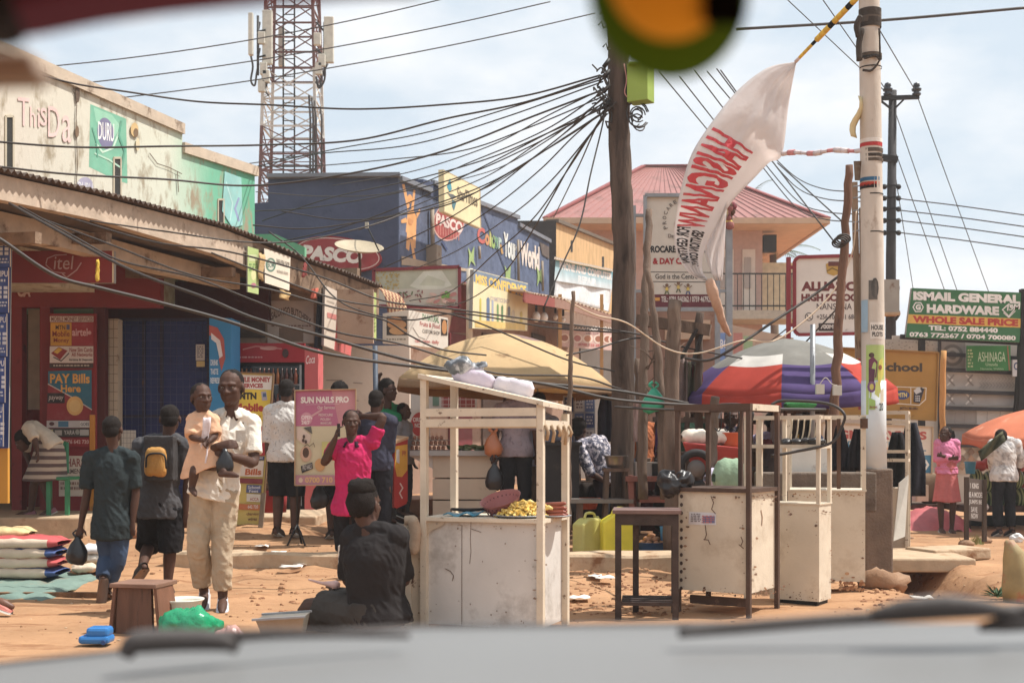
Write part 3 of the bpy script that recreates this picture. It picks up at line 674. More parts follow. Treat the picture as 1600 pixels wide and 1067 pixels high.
t=fridge(366,476,536,800,18.8,'','tall dark glass drinks fridge with a red header and bottles inside',None,(40,34,34),None)
mb=MB(); flat(mb,rc(366,536,476,566),18.72,.08,worn((172,36,46),amt=.1)); mb.build('header',t)
mb=MB(); flat(mb,rc(372,572,470,790),18.74,.02,mat('fridge_glass',(26,28,32),rough=.12,bump=0)); mb.build('glass_door',t)
mb=MB(); flat(mb,rc(468,570,471,790),18.70,.04,STEEL); flat(mb,rc(372,600,470,602),18.73,.02,STEEL); flat(mb,rc(372,640,470,642),18.73,.02,STEEL); mb.build('shelf_edges',t)
mb=MB(); r=random.Random(5)
for y in (600,640,680):
    for x in range(376,466,7):
        mb=MB(); c=P(x+2,y,18.70); mb.lathe(c,[(.03,0),(.03,.13),(.012,.18),(.012,.23)],mat('bottle',r.choice([(120,60,40),(90,44,36),(140,80,40),(70,50,44)]),rough=.2,bump=0),8); mb.build('bottle',t)
pass
mb=MB(); flat(mb,[(476,540),(497,545),(497,800),(476,800)],18.72,.5,worn((206,92,92),amt=.1)); mb.build('side_panel',t)
sg=Sign(P(486,600,18.71),V((0,-1,0))); sg.text('Coca',478,556,492,569,(240,214,210),bold=.01,shear=.3,dy=-2); sg.done(t,'printed_logo')
sg=Sign(P(400,550,18.71),V((0,-1,0))); sg.scribble(372,557,410,561,1,(206,150,146),2); sg.ellipse(446,552,5,7,(70,40,40)); sg.ellipse(420,544,14,3,(206,150,140)); sg.line([(380,546),(400,541),(440,545)],2,(196,120,116)); sg.done(t,'header_print')
# brown sign wall of the butcher, hanging boards and posts
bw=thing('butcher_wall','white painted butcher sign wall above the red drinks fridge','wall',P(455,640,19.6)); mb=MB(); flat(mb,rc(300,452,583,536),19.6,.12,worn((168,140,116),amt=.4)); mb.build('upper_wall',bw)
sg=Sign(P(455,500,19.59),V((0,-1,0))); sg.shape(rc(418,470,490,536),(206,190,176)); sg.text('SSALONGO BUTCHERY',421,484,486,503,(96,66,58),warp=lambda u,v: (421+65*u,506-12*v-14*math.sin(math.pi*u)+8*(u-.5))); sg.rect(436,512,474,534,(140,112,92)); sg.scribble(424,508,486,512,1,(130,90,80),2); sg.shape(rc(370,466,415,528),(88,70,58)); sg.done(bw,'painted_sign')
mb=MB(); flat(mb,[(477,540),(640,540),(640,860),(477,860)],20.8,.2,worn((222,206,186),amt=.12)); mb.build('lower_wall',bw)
sg=Sign(P(540,600,20.79),V((0,-1,0))); sg.line([(510,594),(535,594)],1,(140,120,104)); sg.line([(552,598),(566,599)],1.2,(150,130,116)); sg.line([(553,625),(560,626)],1,(150,130,116)); sg.done(bw,'wall_marks')
hang=lambda px: FP(px,440,2.33)
def hsign(name,label,pix,face,off=2.36,th=.02,cat='sign',frame=None):
    return simple_sign(name,label,cat,pix,0,p0=FP(sum(p[0] for p in pix)/len(pix),sum(p[1] for p in pix)/len(pix),off),n=FN,face=face,thick=th,frame=frame)
t,sg=hsign('hanging_banner','narrow faded green banner hanging from the veranda beside a white shop sign',[(387,385),(404,390),(404,460),(387,456)],(176,196,120)); sg.rect(389,398,402,408,(206,214,160)); sg.ellipse(396,430,4,8,(214,214,150)); sg.ellipse(396,446,4,4,(190,110,130)); sg.scribble(389,412,402,424,3,(120,160,90),6); sg.done(t)
t,sg=hsign('hanging_sign','white sign with a round green logo hanging from the veranda',[(413,388),(454,402),(452,454),(414,442)],(226,212,190)); sg.ellipse(423,414,8,11,(96,132,112)); sg.ellipse(423,414,5.5,8,(206,206,186)); sg.text('BOM',418,410,428,418,(80,110,96)); sg.text('RAHA REAL SHOP',432,404,452,413,(120,112,100),dy=6); sg.text('wholesale dealers',432,420,450,426,(160,146,130),dy=4); sg.done(t)
t,sg=hsign('hanging_board','red and white board lettered shop hanging below the brown fascia',[(508,446),(556,468),(548,556),(506,540)],(206,190,172),th=.04)
sg.shape([(530,457),(556,468),(548,556),(522,547)],(206,92,88)); sg.text('NTAKE',529,476,552,493,(240,214,206),dy=6); sg.text('SHOP',529,512,549,527,(240,214,206),dy=5)
for y in (470,490,515): sg.line([(511,y),(522,y+4)],2,(170,156,140))
sg.shape([(511,488),(526,492),(525,500),(511,496)],(200,120,112)); sg.line([(532,466),(528,548)],.8,(150,70,66)); sg.line([(542,466),(538,550)],.8,(150,70,66)); sg.done(t)
t,sg=hsign('hanging_banner','narrow green strip banner at the far end of the brown veranda fascia',[(574,452),(588,458),(588,532),(574,524)],(176,190,110)); sg.ellipse(581,480,4,8,(206,206,140)); sg.scribble(576,492,587,520,5,(130,150,80),8); sg.done(t)
mb=MB(); p=FP(501,500,2.2); mb.bar(FP(504,446,2.2),FP(497,548,2.2),.16,.06,mat('blue_black_paint',(44,48,58),rough=.6),up=FN); mb.build('veranda_post',None,'dark blue-black board post under the brown fascia','post')
for pix,c,lb in (([(404,395),(413,398),(412,440),(405,436)],(196,160,110),'strip of tan cloth between the hanging banner and the white sign'),([(437,452),(453,458),(452,470),(438,466)],(196,160,104),'tan rag hanging under the white sign on the veranda'),([(472,420),(478,408),(480,430),(473,434)],(150,70,66),'small red and blue rag caught on the brown fascia'),([(486,452),(496,450),(495,466),(487,467)],(196,96,76),'small orange rag nailed beside the dark post'),([(150,410),(153,405),(156,438),(151,440)],(216,176,60),'thin yellow strip dangling in front of the red sign board')):
    mb=MB(); sg2=Sign(FP(pix[0][0],pix[0][1],2.4),FN); q=[sg2.pt(*p) for p in pix]; g=[[lerp(lerp(q[0],q[1],u/4),lerp(q[3],q[2],u/4),v/6)+FN*.02*math.sin(u*1.7+v) for u in range(5)] for v in range(7)]
    mb.surf(g,cloth(c)); mb.build('rag',None,lb,'rag',solid=.006)
# ---------------------------------------------------------------- blue paint shop building
bb=thing('paint_shop_building','tall dark blue building with painted adverts on its street side','building',P(640,800,28))
yb0=fy(625); xb0=fx(yb0); BLU=mat('blue_plaster',(96,106,132),rough=.9,var=.2,scale=3,dirt=(72,82,112),dirt_amt=.35,dscale=5,bump=.6,bscale=9,spec=.1); BLD=mat('shaded_blue_plaster',(78,84,108),rough=.9,var=.12,scale=2,dirt=(62,68,90),dirt_amt=.25,bump=.4,bscale=9,spec=.1)  # second, darker blue puts the side wall's shade into its colour
sb=Sign(FP(740,400),FN)
mb=MB(); q=[(624,280),(672,299),(672,291),(752,318),(809,341),(809,352),(858,378),(858,640),(624,700)]
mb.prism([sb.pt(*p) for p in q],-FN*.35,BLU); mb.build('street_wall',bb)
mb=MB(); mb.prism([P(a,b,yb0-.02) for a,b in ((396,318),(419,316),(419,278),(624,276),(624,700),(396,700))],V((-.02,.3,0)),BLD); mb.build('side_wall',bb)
mb=MB(); CAP=worn((120,122,130),amt=.3)
for a,b in (((624,279),(672,298)),((691,296),(809,340)),((809,351),(858,377))): mb.bar(sb.pt(*a)-FN*.15,sb.pt(*b)-FN*.15,.45,.10,CAP)
mb.bar(P(419,277,yb0),P(626,275,yb0),.4,.08,CAP)
mb.build('coping',bb)
mb=MB(); mb.hexa([sb.pt(660,305)+FN*.02,sb.pt(676,308)+FN*.02,sb.pt(676,308)-FN*.5,sb.pt(660,305)-FN*.5,sb.pt(660,280)+FN*.02,sb.pt(676,285)+FN*.02,sb.pt(676,285)-FN*.5,sb.pt(660,280)-FN*.5],BLD)
for i in range(6): mb.bar(sb.pt(677+i*2.6,286+i),sb.pt(677+i*2.6,312+i),.05,.05,BLD)
mb.bar(sb.pt(676,285),sb.pt(693,291),.1,.1,CAP); mb.build('parapet_grille',bb)
mb=MB()
for x,a,b in ((670,325,405),(805,375,440),(744,385,405),(843,408,455)): mb.tube([sb.pt(x,a)+FN*.08,sb.pt(x+1,b)+FN*.08],.05 if x<700 else .035,worn((150,132,112)),8)
mb.box(sb.pt(670,400)+FN*.1,(.3,.3,.45),worn((150,132,112)),rz=-.33); mb.build('drain_pipes',bb)
OR=(226,160,96)
sb.shape([(637,330),(645,326),(651,340),(650,362),(643,372),(634,362)],OR); sb.shape([(628,288),(632,288),(640,322),(637,330)],OR); sb.shape([(646,296),(649,298),(646,328),(642,326)],OR); sb.ellipse(640,311,4,7,OR)
sb.shape([(636,360),(642,366),(639,392),(634,388)],OR); sb.shape([(644,362),(650,362),(649,388),(645,388)],OR); sb.shape([(640,372),(644,374),(650,408),(646,410)],OR); sb.shape([(650,334),(656,326),(656,332),(651,342)],OR); sb.shape([(634,340),(626,344),(627,349),(636,348)],OR); sb.shape([(638,340),(646,345),(643,352),(638,350)],(210,140,84))
sb.ellipse(701,347,24.5,30,(206,160,150),rot=.2); sb.ellipse(701,347,23,28,(170,62,56),rot=.2)
for i in range(9): sb.line([(684+i*4,352+i*1.5),(684+i*4,366+i*1.2)],1,(200,130,120))
sb.text('PASCO',680,332,722,350,(222,200,192),bold=.05,dy=16,shear=.1)
for b,x0,y0,x1,y1,c in (('C',745,354,757,379,(200,92,84)),('o',757,364,764,382,(196,130,80)),('l',764,360,767,384,(180,180,100)),('o',767,366,773,387,(150,180,90)),('u',773,369,777,388,(120,170,130)),('r',778,370,783,390,(170,190,180)),('Your',786,362,806,400,(216,214,206)),('World',812,376,842,414,(226,206,190))):
    sb.text(b,x0,y0,x1,y1,c,bold=.05,dy=3 if len(b)<2 else 10)
sb.line([(752,325),(790,425)],1.5,(52,60,92)); sb.line([(690,378),(697,390)],3,(50,66,110)); sb.line([(781,383),(784,396)],3,(190,140,70))
for x,y in ((735,400),(842,430),(792,428)): sb.shape([(x-5,y-14),(x,y-4),(x+5,y-16),(x+4,y+6),(x+7,y+16),(x,y+8),(x-4,y+18),(x-3,y)],(150,176,104))
sb.shape([(842,378),(857,386),(857,405),(846,398)],(96,80,72)); sb.shape([(626,400),(660,408),(700,415),(728,420),(728,424),(626,414)],(176,150,122))
sb.done(bb,'painted_mural')
t=thing('roof_sign','cream television sign board standing out from the top of the blue building','sign',FP(722,356,.9))
sg=Sign(FP(722,310,.9),FN); mb=MB(); sg.slab(mb,[(693,265),(750,294),(752,357),(694,331)],.12,worn((222,206,158),amt=.1)); mb.build('panel',t)
sg.line([(693,266),(750,295),(751,357),(694,331),(693,266)],1.4,(170,150,110)); sg.shape([(703,278),(706,296),(702,300),(698,292)],(60,150,170)); sg.shape([(699,302),(708,304),(714,308),(706,312)],(90,96,96)); sg.shape([(706,312),(713,316),(709,330),(706,322)],(70,120,130))
sg.text('StarTimes',714,291,746,311,(112,96,70),bold=.02,dy=13); sg.done(t)
t=thing('oval_sign','red oval paint brand sign on the shaded blue side wall behind the satellite dish','sign',P(533,426,yb0-.3))
sg=Sign(P(533,396,yb0-.2),V((0,-1,0))); mb=MB(); ov=lambda rx,ry: [(528+rx*math.cos(a)-.10*ry*math.sin(a),397+ry*math.sin(a)+.12*rx*math.cos(a)) for a in [2*math.pi*i/36 for i in range(36)]]
sg.slab(mb,ov(68,27),.12,worn((146,40,44),amt=.12)); mb.build('panel',t)
sg.shape(ov(65,24.5),(206,176,166)); sg.shape(ov(63.5,23),(156,44,46)); sg.text('PASCO',470,382,566,405,(226,212,200),bold=.06,dy=8,shear=.2); sg.done(t)
# satellite dish
t=thing('satellite_dish','cream satellite dish on a short mast in front of the red oval sign','satellite dish',P(562,432,22.5)); c=P(561,389,22.3); ax=V((.12,-.36,.92)).normalized()
rot=ax.to_track_quat('Z','Y').to_matrix(); mb=MB(); mb.lathe(c,[(.005,-.02),(.14,-.014),(.28,.005),(.40,.04),(.425,.055),(.43,.05),(.40,.03),(.28,-.008),(.14,-.028),(.005,-.034)],mat('dish_paint',(170,152,122),rough=.5,bump=.05),28,rot=rot); mb.build('reflector',t)
mb=MB(); mb.tube([c-ax*.03,c+V((0,.15,-.25)),P(562,432,22.5)],.025,RUST,8); mb.build('mast',t)
mb=MB(); f=c+ax*.35+V((.12,-.1,.05)); mb.tube([c+rot @ V((.3,-.3,.03)),f],.012,DARKM,6); mb.box(f,(.06,.06,.1),worn((190,180,160))); mb.build('feed_arm',t)
mb=MB(); flat(mb,[(394,366),(430,366),(476,386),(476,470),(394,470)],22.6,.2,worn((106,176,132),amt=.2)); mb.build('low_wall',None,'low green wall top showing above the corrugated veranda edge','wall')
# food billboard, bread sign box, striped awning
t,sg=simple_sign('billboard','food billboard in a dark red frame picturing pale dough and meat','billboard',[(584,422),(718,417),(718,481),(584,478)],24.0,face=(206,196,180),frame=(140,52,58),fw=5,thick=.15)
sg.shape([(587,424),(714,420),(714,450),(587,452)],(186,184,160)); sg.shape([(640,447),(662,424),(690,422),(706,446),(690,452),(655,452)],(216,214,196)); sg.shape([(655,446),(668,430),(680,434),(696,440),(694,447)],(200,200,176))
r=random.Random(2)
for i in range(70): x=r.uniform(588,624); y=r.uniform(425,452); sg.ellipse(x,y,1.6,1.1,(190,160,90),6)
for i in range(16): x=r.uniform(620,660); y=r.uniform(455,470); sg.line([(x,y),(x+r.uniform(-6,8),y+r.uniform(-6,4))],2.2,r.choice([(120,62,66),(90,110,60),(150,90,86)]))
for i in range(12): x=r.uniform(668,710); y=r.uniform(459,473); sg.ellipse(x,y,6,2.5,r.choice([(206,150,140),(190,120,112),(214,176,160)]),10,rot=r.uniform(-.6,.6))
for i in range(8): sg.ellipse(r.uniform(692,702),r.uniform(457,465),3,2.4,(110,160,66),8)
sg.text('Enjoy it',698,472,714,477,(60,50,44)); sg.done(t)
t=thing('sign_box','white box sign with bread pictures above the vegetable shop corner','sign',P(640,545,21.6)); n2=V((1,-1.25,0)).normalized(); pe=P(638,510,21.4)
sgA=Sign(pe,V((0,-1,0))); sgB=Sign(pe,n2); mb=MB(); sgA.slab(mb,[(598,490),(638,484),(638,539),(598,536)],.1,worn((222,208,190),amt=.1)); sgB.slab(mb,[(638.4,484),(700,497),(700,546),(638.4,539)],.1,worn((230,220,204),amt=.1)); mb.build('panel',t)
sgA.shape(rc(604,494,636,524),(72,58,50)); sgA.ellipse(620,507,15,7,(206,146,92)); sgA.ellipse(622,517,14,6,(216,160,104)); sgA.ellipse(617,500,12,5,(196,132,80)); sgA.scribble(604,529,634,533,1,(150,140,120),3); sgA.done(t)
sgB.text('DA NATURAL',660,490,686,500,(70,140,84),dy=5); sgB.text('Fruits & Food',656,502,687,509,(190,84,80),dy=5); sgB.text('CUSTOM SHOP',660,514,687,520,(130,120,110),dy=4); sgB.line([(645,512),(654,526),(664,530)],1,(150,140,130)); sgB.text('call: open daily',648,529,686,536,(206,110,104),dy=3); sgB.shape([(689,498),(699,500),(699,524),(689,524)],(60,48,42)); sgB.ellipse(694,511,4,11,(206,140,80)); sgB.done(t)
mb=MB(); a0,a1=P(580,447,21.9),P(612,458,21.9); g=[]
for i in range(13):
    u=i/12; row=[]
    for j in range(9): v=j/8; p=lerp(a0,a1,u)+V((.32*math.sin(v*1.5),-.45*math.sin(v*1.4),-.55*(1-math.cos(v*1.45)))); row.append(p)
    g.append(row)
mb.surf(g,None,mf=lambda i,j: cloth((140,84,66)) if (i+j) % 2 else cloth((196,160,120))); mb.build('awning',None,'brown and tan checked shop awning beside the bread sign','awning',solid=.01)
# MISS CONFIDENCE board
t,sg=simple_sign('shop_board','large cosmetics shop board with yellow lettering on a blue band','sign',[(740,421),(825,443),(824,517),(738,513)],0,p0=FP(780,470,1.6),n=FN,face=(220,206,160),thick=.08)
sg.shape([(740,422),(825,444),(825,466),(740,440)],(110,128,150)); sg.text('MISS CONFIDENCE',743,428,822,443,(232,190,70),bold=.04,dy=19,dyb=21); sg.text('COSMETICS SHOP',766,463,796,470,(170,160,160),dy=5)
for x,y,w,h,c in ((749,465,3,40,(190,176,60)),(760,464,5,42,(96,116,150)),(768,468,3,34,(150,160,180)),(776,474,3,30,(110,150,90)),(783,476,3,28,(90,130,80)),(793,478,4,18,(110,110,110)),(799,484,5,22,(196,180,150)),(812,486,4,26,(200,180,90))):
    sg.shape([(x,y+3),(x+w*.5,y),(x+w,y+3),(x+w,y+h),(x,y+h)],c)
sg.shape([(742,500),(820,506),(820,516),(742,511)],(214,180,96)); sg.done(t)
mb=MB(); p=FP(734,420,1.4); mb.tube([p,FP(733,560,1.4)],.07,worn((206,190,168)),10); mb.build('drain_pipe',None,'cream vertical drain pipe beside the cosmetics shop board','pipe')
# row of lower shops behind
row=thing('row_of_shops','low row of shops with a rusty tin canopy behind the yellow umbrella','building',FP(800,700,-.4)); mb=MB()
ROWM=worn((150,118,98),amt=.35); sr=Sign(FP(800,600,.2),FN); mb.prism([sr.pt(*p) for p in ((640,440),(960,500),(960,745),(640,790))],-FN*.2,ROWM); mb.build('wall',row)
mb=MB()
for x0,x1,c in ((700,735,(120,44,48)),(752,790,(96,74,62)),(830,850,(86,76,70)),(905,955,(110,100,92))):
    mb=MB(); mb.prism([sr.pt(x0,520)+FN*.05,sr.pt(x1,526)+FN*.05,sr.pt(x1,740)+FN*.05,sr.pt(x0,760)+FN*.05],-FN*.04,worn(c)); mb.build('shutter',row)
mb=MB(); can=[(818,454.5),(828,457.5),(890,470),(962,494)]; g=[]
pts=catmull([FP(a,b,2.0) for a,b in can],26); g=[[p+UP*(.02 if k % 2 else-.02),p-FN*.9+UP*(.12+(.02 if k % 2 else-.02)),p-FN*1.9+UP*.3] for k,p in enumerate(pts)]
mb.surf(g,worn((176,146,120),amt=.4),smooth=False); mb.build('tin_canopy',row,solid=.01)
mb=MB()
for a,b in zip(pts,pts[1:]): mb.bar(a-UP*.14,b-UP*.14,.04,.22,worn((150,110,92) if a.x>1 else (150,70,60),amt=.3))
for px in (875,940): mb.bar(FP(px,460,1.9),FP(px,640,1.9),.09,.09,worn((190,140,80)))
mb.build('fascia',row)
mb=MB(); sr.shape([(722,440),(738,443),(738,520),(700,520)],(130,52,56)); sr.done(row,'painted_patch')
for px,y in ((838,495),(850,496),(868,496),(880,500)):
    mb=MB(); c=FP(px,y,1.7); mb.ell(c,(.10,.10,.13) if px<860 else (.06,.06,.07),mat('milky_glass',(226,220,212),rough=.3),10,8); mb.tube([c+UP*.1,c+UP*.35],.03,DARKM,6); mb.build('light_bulb',None,'white light bulb hanging under the tin canopy of the low shops','light bulb','bulbs under the tin canopy')
t,sg=simple_sign('food_banner','restaurant banner with plates of food behind the tall wooden pole','banner',[(873,505),(962,513),(962,548),(872,541)],0,p0=FP(915,525,1.0),n=FN,face=(196,160,150))
sg.shape([(874,505),(962,513),(962,521),(874,515)],(72,60,60)); sg.text('GOOD FOOD TODAY',896,508,957,515,(224,216,206),dy=3); sg.text('with love',915,519,935,523,(120,60,60))
for x in (882,902,918,935,949,958): sg.ellipse(x,528+(x-882)*.03,8,7,(216,196,180)); sg.ellipse(x,528+(x-882)*.03,5.5,5,r.choice([(150,84,56),(180,110,70),(170,90,80)]))
sg.text('0700 123 456',904,536,940,540,(196,76,76),dy=2); sg.done(t)
# tan building and phone repair banner
tb=thing('tan_building','unpainted tan building with a black stained side behind the phone repair banner','building',FP(880,600)); st=Sign(FP(900,400),FN)
mb=MB(); mb.prism([st.pt(*p) for p in ((868,346),(962,384),(962,600),(868,600))],-FN*.3,mat('tan_render',(206,166,116),rough=.95,var=.15,dirt=(150,112,76),dirt_amt=.3,stretch=(1,1,.25),spec=.1)); mb.build('street_wall',tb)
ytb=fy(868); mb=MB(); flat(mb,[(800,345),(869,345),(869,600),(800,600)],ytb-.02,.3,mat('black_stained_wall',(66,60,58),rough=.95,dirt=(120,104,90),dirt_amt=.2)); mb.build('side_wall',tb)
mb=MB(); 
for x,y in ((893,385),(942,410),(962,405)): mb.prism([st.pt(x-1.5,y-9)+FN*.01,st.pt(x+1.5,y-9)+FN*.01,st.pt(x+1.5,y+9)+FN*.01,st.pt(x-1.5,y+9)+FN*.01],-FN*.01,mat('painted_vent_shade',(52,50,46),rough=.9))  # dark slabs painted in for the shade inside the vents
mb.bar(st.pt(868,345)-FN*.1,st.pt(962,383)-FN*.1,.4,.1,worn((110,96,82))); mb.build('vents_and_coping',tb)
t=thing('phone_repair_banner','faded white banner with teal phone and computer repair lettering','banner',FP(910,490,1.6)); sg=Sign(FP(910,450,1.6),FN); mb=MB()
q=[sg.pt(868,406),sg.pt(958,425),sg.pt(953,488),sg.pt(865,465)]; g=[[lerp(lerp(q[0],q[1],u/16),lerp(q[3],q[2],u/16),v/10)+FN*.03*math.sin(u*.9+v*.3) for u in range(17)] for v in range(11)]
mb.surf(g,cloth((214,216,218))); mb.build('banner_cloth',t,solid=.01); sg.p0=sg.p0+FN*.05
for i in range(9): sg.shape([(868-i*.25,406+i*3.5),(958-i*.3,425+i*3.0-(0 if i<7 else 2)),(958-i*.3,428.4+i*3.0),(868-i*.25,409.6+i*3.6)],tuple(int(lerp(a,b,(i/9) ** .7)) for a,b in zip((92,156,172),(206,214,218))))
sg.text('PHONE AND COMPUTER',874,408,956,421,(222,214,208),bold=.05,dy=19,dyb=17); sg.text('REPAIR',903,430,932,441,(214,220,222),bold=.05,dy=6); sg.shape([(944,472),(951,474),(950,486),(943,484)],(232,232,232)); sg.done(t)
mb=MB(); g=[[FP(866+k*1.5,404.5+k*1.5*.21,1.75)+UP*(.015 if k % 2 else-.015),FP(866+k*1.5,404.5+k*1.5*.21,1.4)+UP*(.05+(.015 if k % 2 else-.015))] for k in range(62)]
mb.surf(g,worn((170,150,130)),smooth=False); mb.build('tin_edge',t,solid=.01)
# ---------------------------------------------------------------- house with the red roof
hs=thing('house','two storey peach house with a red sheet metal hip roof and a balcony','house',P(1040,730,46)); PE=mat('peach_plaster',(194,158,144),rough=.9,var=.08,dirt=(170,128,106),dirt_amt=.2,spec=.1)
x0,x1=2.07,9.0; zt=8.9; mb=MB(); mb.box(((x0+x1)/2,52,zt/2-.3),(x1-x0,12,zt+.6),PE); mb.build('walls',hs)
RR=mat('red_roof_sheet',(160,100,92),rough=.55,var=.08,dirt=(128,84,74),dirt_amt=.4,dscale=1.2,bump=.05)
e0,e1,ef,eb=1.15,10.95,44.3,60; ze,zr=8.95,12.4; r0,r1=5.36,7.2; yr=52
A,B,C,D=V((e0,ef,ze)),V((e1,ef,ze)),V((e1,eb,ze)),V((e0,eb,ze)); E1,E2=V((r0,yr,zr)),V((r1,yr,zr)); mb=MB()
def ridged(mb,a,b,c,d,m,n):
    for i in range(n):
        u0,u1=i/n,(i+1)/n
        lo0,lo1,hi0,hi1=lerp(a,b,u0),lerp(a,b,u1),lerp(d,c,u0),lerp(d,c,u1); nn=(b-a).cross(d-a).normalized()*.035
        um=.14/n; l2,h2=lerp(a,b,u0+um),lerp(d,c,u0+um)
        mb.poly([lo0,l2,h2,hi0] if (hi0-h2).length>1e-6 else [lo0,l2,h2],m) if False else None
        mb.poly([l2,lo1,hi1,h2] if (hi1-h2).length>1e-5 else [l2,lo1,hi1],m)
        mb.poly([lo0,lerp(lo0,l2,.5)+nn,lerp(hi0,h2,.5)+nn,hi0],m); mb.poly([lerp(lo0,l2,.5)+nn,l2,h2,lerp(hi0,h2,.5)+nn],m)
ridged(mb,A,B,E2,E1,RR,28); ridged(mb,B,C,E2+V((1e-3,0,0)),E2,RR,34); ridged(mb,D,A,E1,E1-V((1e-3,0,0)),RR,34); ridged(mb,C,D,E1,E2,RR,20)
mb.build('roof_sheets',hs)
mb=MB(); 
for a,b in ((A,E1),(B,E2),(E1,E2)): mb.bar(a+UP*.05,b+UP*.06,.22,.06,worn((150,70,66)))
mb.build('ridge_caps',hs)
mb=MB(); mb.hexa([A-UP*.12,B-UP*.12,C-UP*.12,D-UP*.12,A-UP*.03,B-UP*.03,C-UP*.03,D-UP*.03],worn((222,178,140),amt=.1)); mb.build('soffit',hs)
mb=MB()
for a,b in ((A,B),(B,C),(D,A)): mb.bar(a-UP*.06,b-UP*.06,.12,.2,worn((196,160,128),amt=.2))
mb.build('gutter',hs)
mb=MB(); zb=5.6; mb.box((8.57,44.9,zb),(3.4,2.18,.3),CONC); mb.build('balcony_slab',hs)
mb=MB(); zr1=7.0
for a,b in ((V((6.9,43.85,zr1)),V((10.2,43.85,zr1))),(V((10.2,43.85,zr1)),V((10.2,46,zr1)))):
    mb.bar(a,b,.05,.05,DARKM); n=int((b-a).length/.2)
    for i in range(n+1): q=lerp(a,b,i/n); mb.bar(q,V((q.x,q.y,zb+.1)),.025,.025,DARKM)
    mb.bar(a-UP*1.1,b-UP*1.1,.05,.05,DARKM)
mb.build('balcony_railing',hs)
for xx,w in ((7.68,.55),(8.5,.46)):
    mb=MB(); mb.box((xx,45.97,6.95),(w,.08,2.4),worn((216,200,184),amt=.1)); mb.box((xx-w*.1,45.91,7.3),(w*.5,.06,1.1),worn((176,160,150))); mb.build('door',hs)
mb=MB(); mb.box((9.75,46.9,6.85),(1.5,.1,1.9),mat('cream_corrugated',(214,196,158),rough=.8)); mb.box((9.3,46.3,8.4),(.45,.45,.6),DARKM); mb.build('lean_to',hs)
# palm trees behind the house
def palm(x,y,z,label,n=16,L=1.6,seed=1):
    t=thing('palm_tree',label,'tree',(x,y,0)); mb=MB(); mb.tube([V((x,y,0)),V((x+.1,y,z*.5)),V((x,y,z))],[.22,.18,.14],wood((120,100,80)),10); mb.build('trunk',t)
    mb=MB(); r=random.Random(seed); gm=mat('palm_leaf',(86,104,62),rough=.7,var=.3,bump=0)
    for i in range(n):
        a=i/n*6.283+r.uniform(-.2,.2); el=r.uniform(.1,1.2); d=V((math.cos(a)*math.cos(el),math.sin(a)*math.cos(el),math.sin(el))); p=V((x,y,z)); pts=[p]
        for k in range(7): p=p+d*L/7; d=(d-UP*.17).normalized(); pts.append(p)
        mb.tube(pts,[.02]*4+[.012]*4,gm,5)
        for k in range(1,8):
            t0=(pts[k]-pts[k-1]).normalized(); s0=t0.cross(UP).normalized()
            for j in range(3):
                q=lerp(pts[k-1],pts[k],j/3)
                for sg_ in (-1,1):
                    e=q+(s0*sg_*.8+t0*.5-UP*.35).normalized()*.42*(1.1-k/9); w=t0*.025
                    mb.poly([q-w,q+w,e],gm)
    mb.build('crown',t); return t
palm(11.4,63,12.7,'palm tree whose crown shows over the right slope of the red roof',seed=4,L=2.7); palm(10.6,52,8.9,'palm tree with drooping fronds under the right eave of the red roof',seed=7,L=2.0)
# ---------------------------------------------------------------- lattice mast
tw=thing('telecom_mast','red and white lattice telecom mast with panel antennas','mast',P(455,700,46)); YT=46; cxp=P(458,300,YT).x; a=.88
RM=mat('mast_red',(116,72,64),rough=.7,dirt=(110,70,60),dirt_amt=.3); WM=mat('mast_white',(206,200,190),rough=.7,dirt=(150,140,126),dirt_amt=.3)
zp=lambda y: CAMZ+(HZ-y)/FPX*YT
lev=[700,640,580,520,460,400,340,300,275,250,207,165,118,70,24,-30]
for i,(ya_,yb_) in enumerate(zip(lev,lev[1:])):
    mb=MB(); m=RM if yb_ >= 207 or ya_ <= 118 else WM; z0_,z1_=zp(ya_),zp(yb_)
    w0,w1=(a*(1+.0007*(ya_-100)),a*(1+.0007*(yb_-100))); c0=[V((cxp+sx*w0,YT+sy*w0,z0_)) for sx,sy in ((-1,-1),(1,-1),(1,1),(-1,1))]; c1=[V((cxp+sx*w1,YT+sy*w1,z1_)) for sx,sy in ((-1,-1),(1,-1),(1,1),(-1,1))]
    for k in range(4):
        mb.bar(c0[k],c1[k],.10,.10,m); k2=(k+1) % 4
        mb.bar(c0[k],c0[k2],.055,.055,m); mb.bar(c0[k],c1[k2],.036,.036,m); mb.bar(c0[k2],c1[k],.036,.036,m); mb.bar(lerp(c0[k],c1[k],.5),lerp(c0[k2],c1[k2],.5),.03,.03,m)
    mb.build('lattice_section',tw)
mb=MB(); lad=[V((cxp-.1,YT-.3,zp(700))),V((cxp-.1,YT-.3,zp(0)))]
for dx in (-.2,.2): mb.bar(lad[0]+V((dx,0,0)),lad[1]+V((dx,0,0)),.05,.05,DARKM)
for i in range(52): z=lerp(zp(700),zp(0),i/51); mb.bar(V((cxp-.3,YT-.3,z)),V((cxp+.1,YT-.3,z)),.03,.03,DARKM)
for dx in (.75,.85,.95,1.15): mb.tube([V((cxp+dx,YT-1.15,zp(130)-dx)),V((cxp+dx+.05,YT-1.15,zp(200))),V((cxp+dx,YT-1.15,zp(700)))],.035,CABLE,6)
mb.build('ladder_and_cables',tw)
ANT=mat('antenna_shell',(202,198,182),rough=.6,bump=.05)
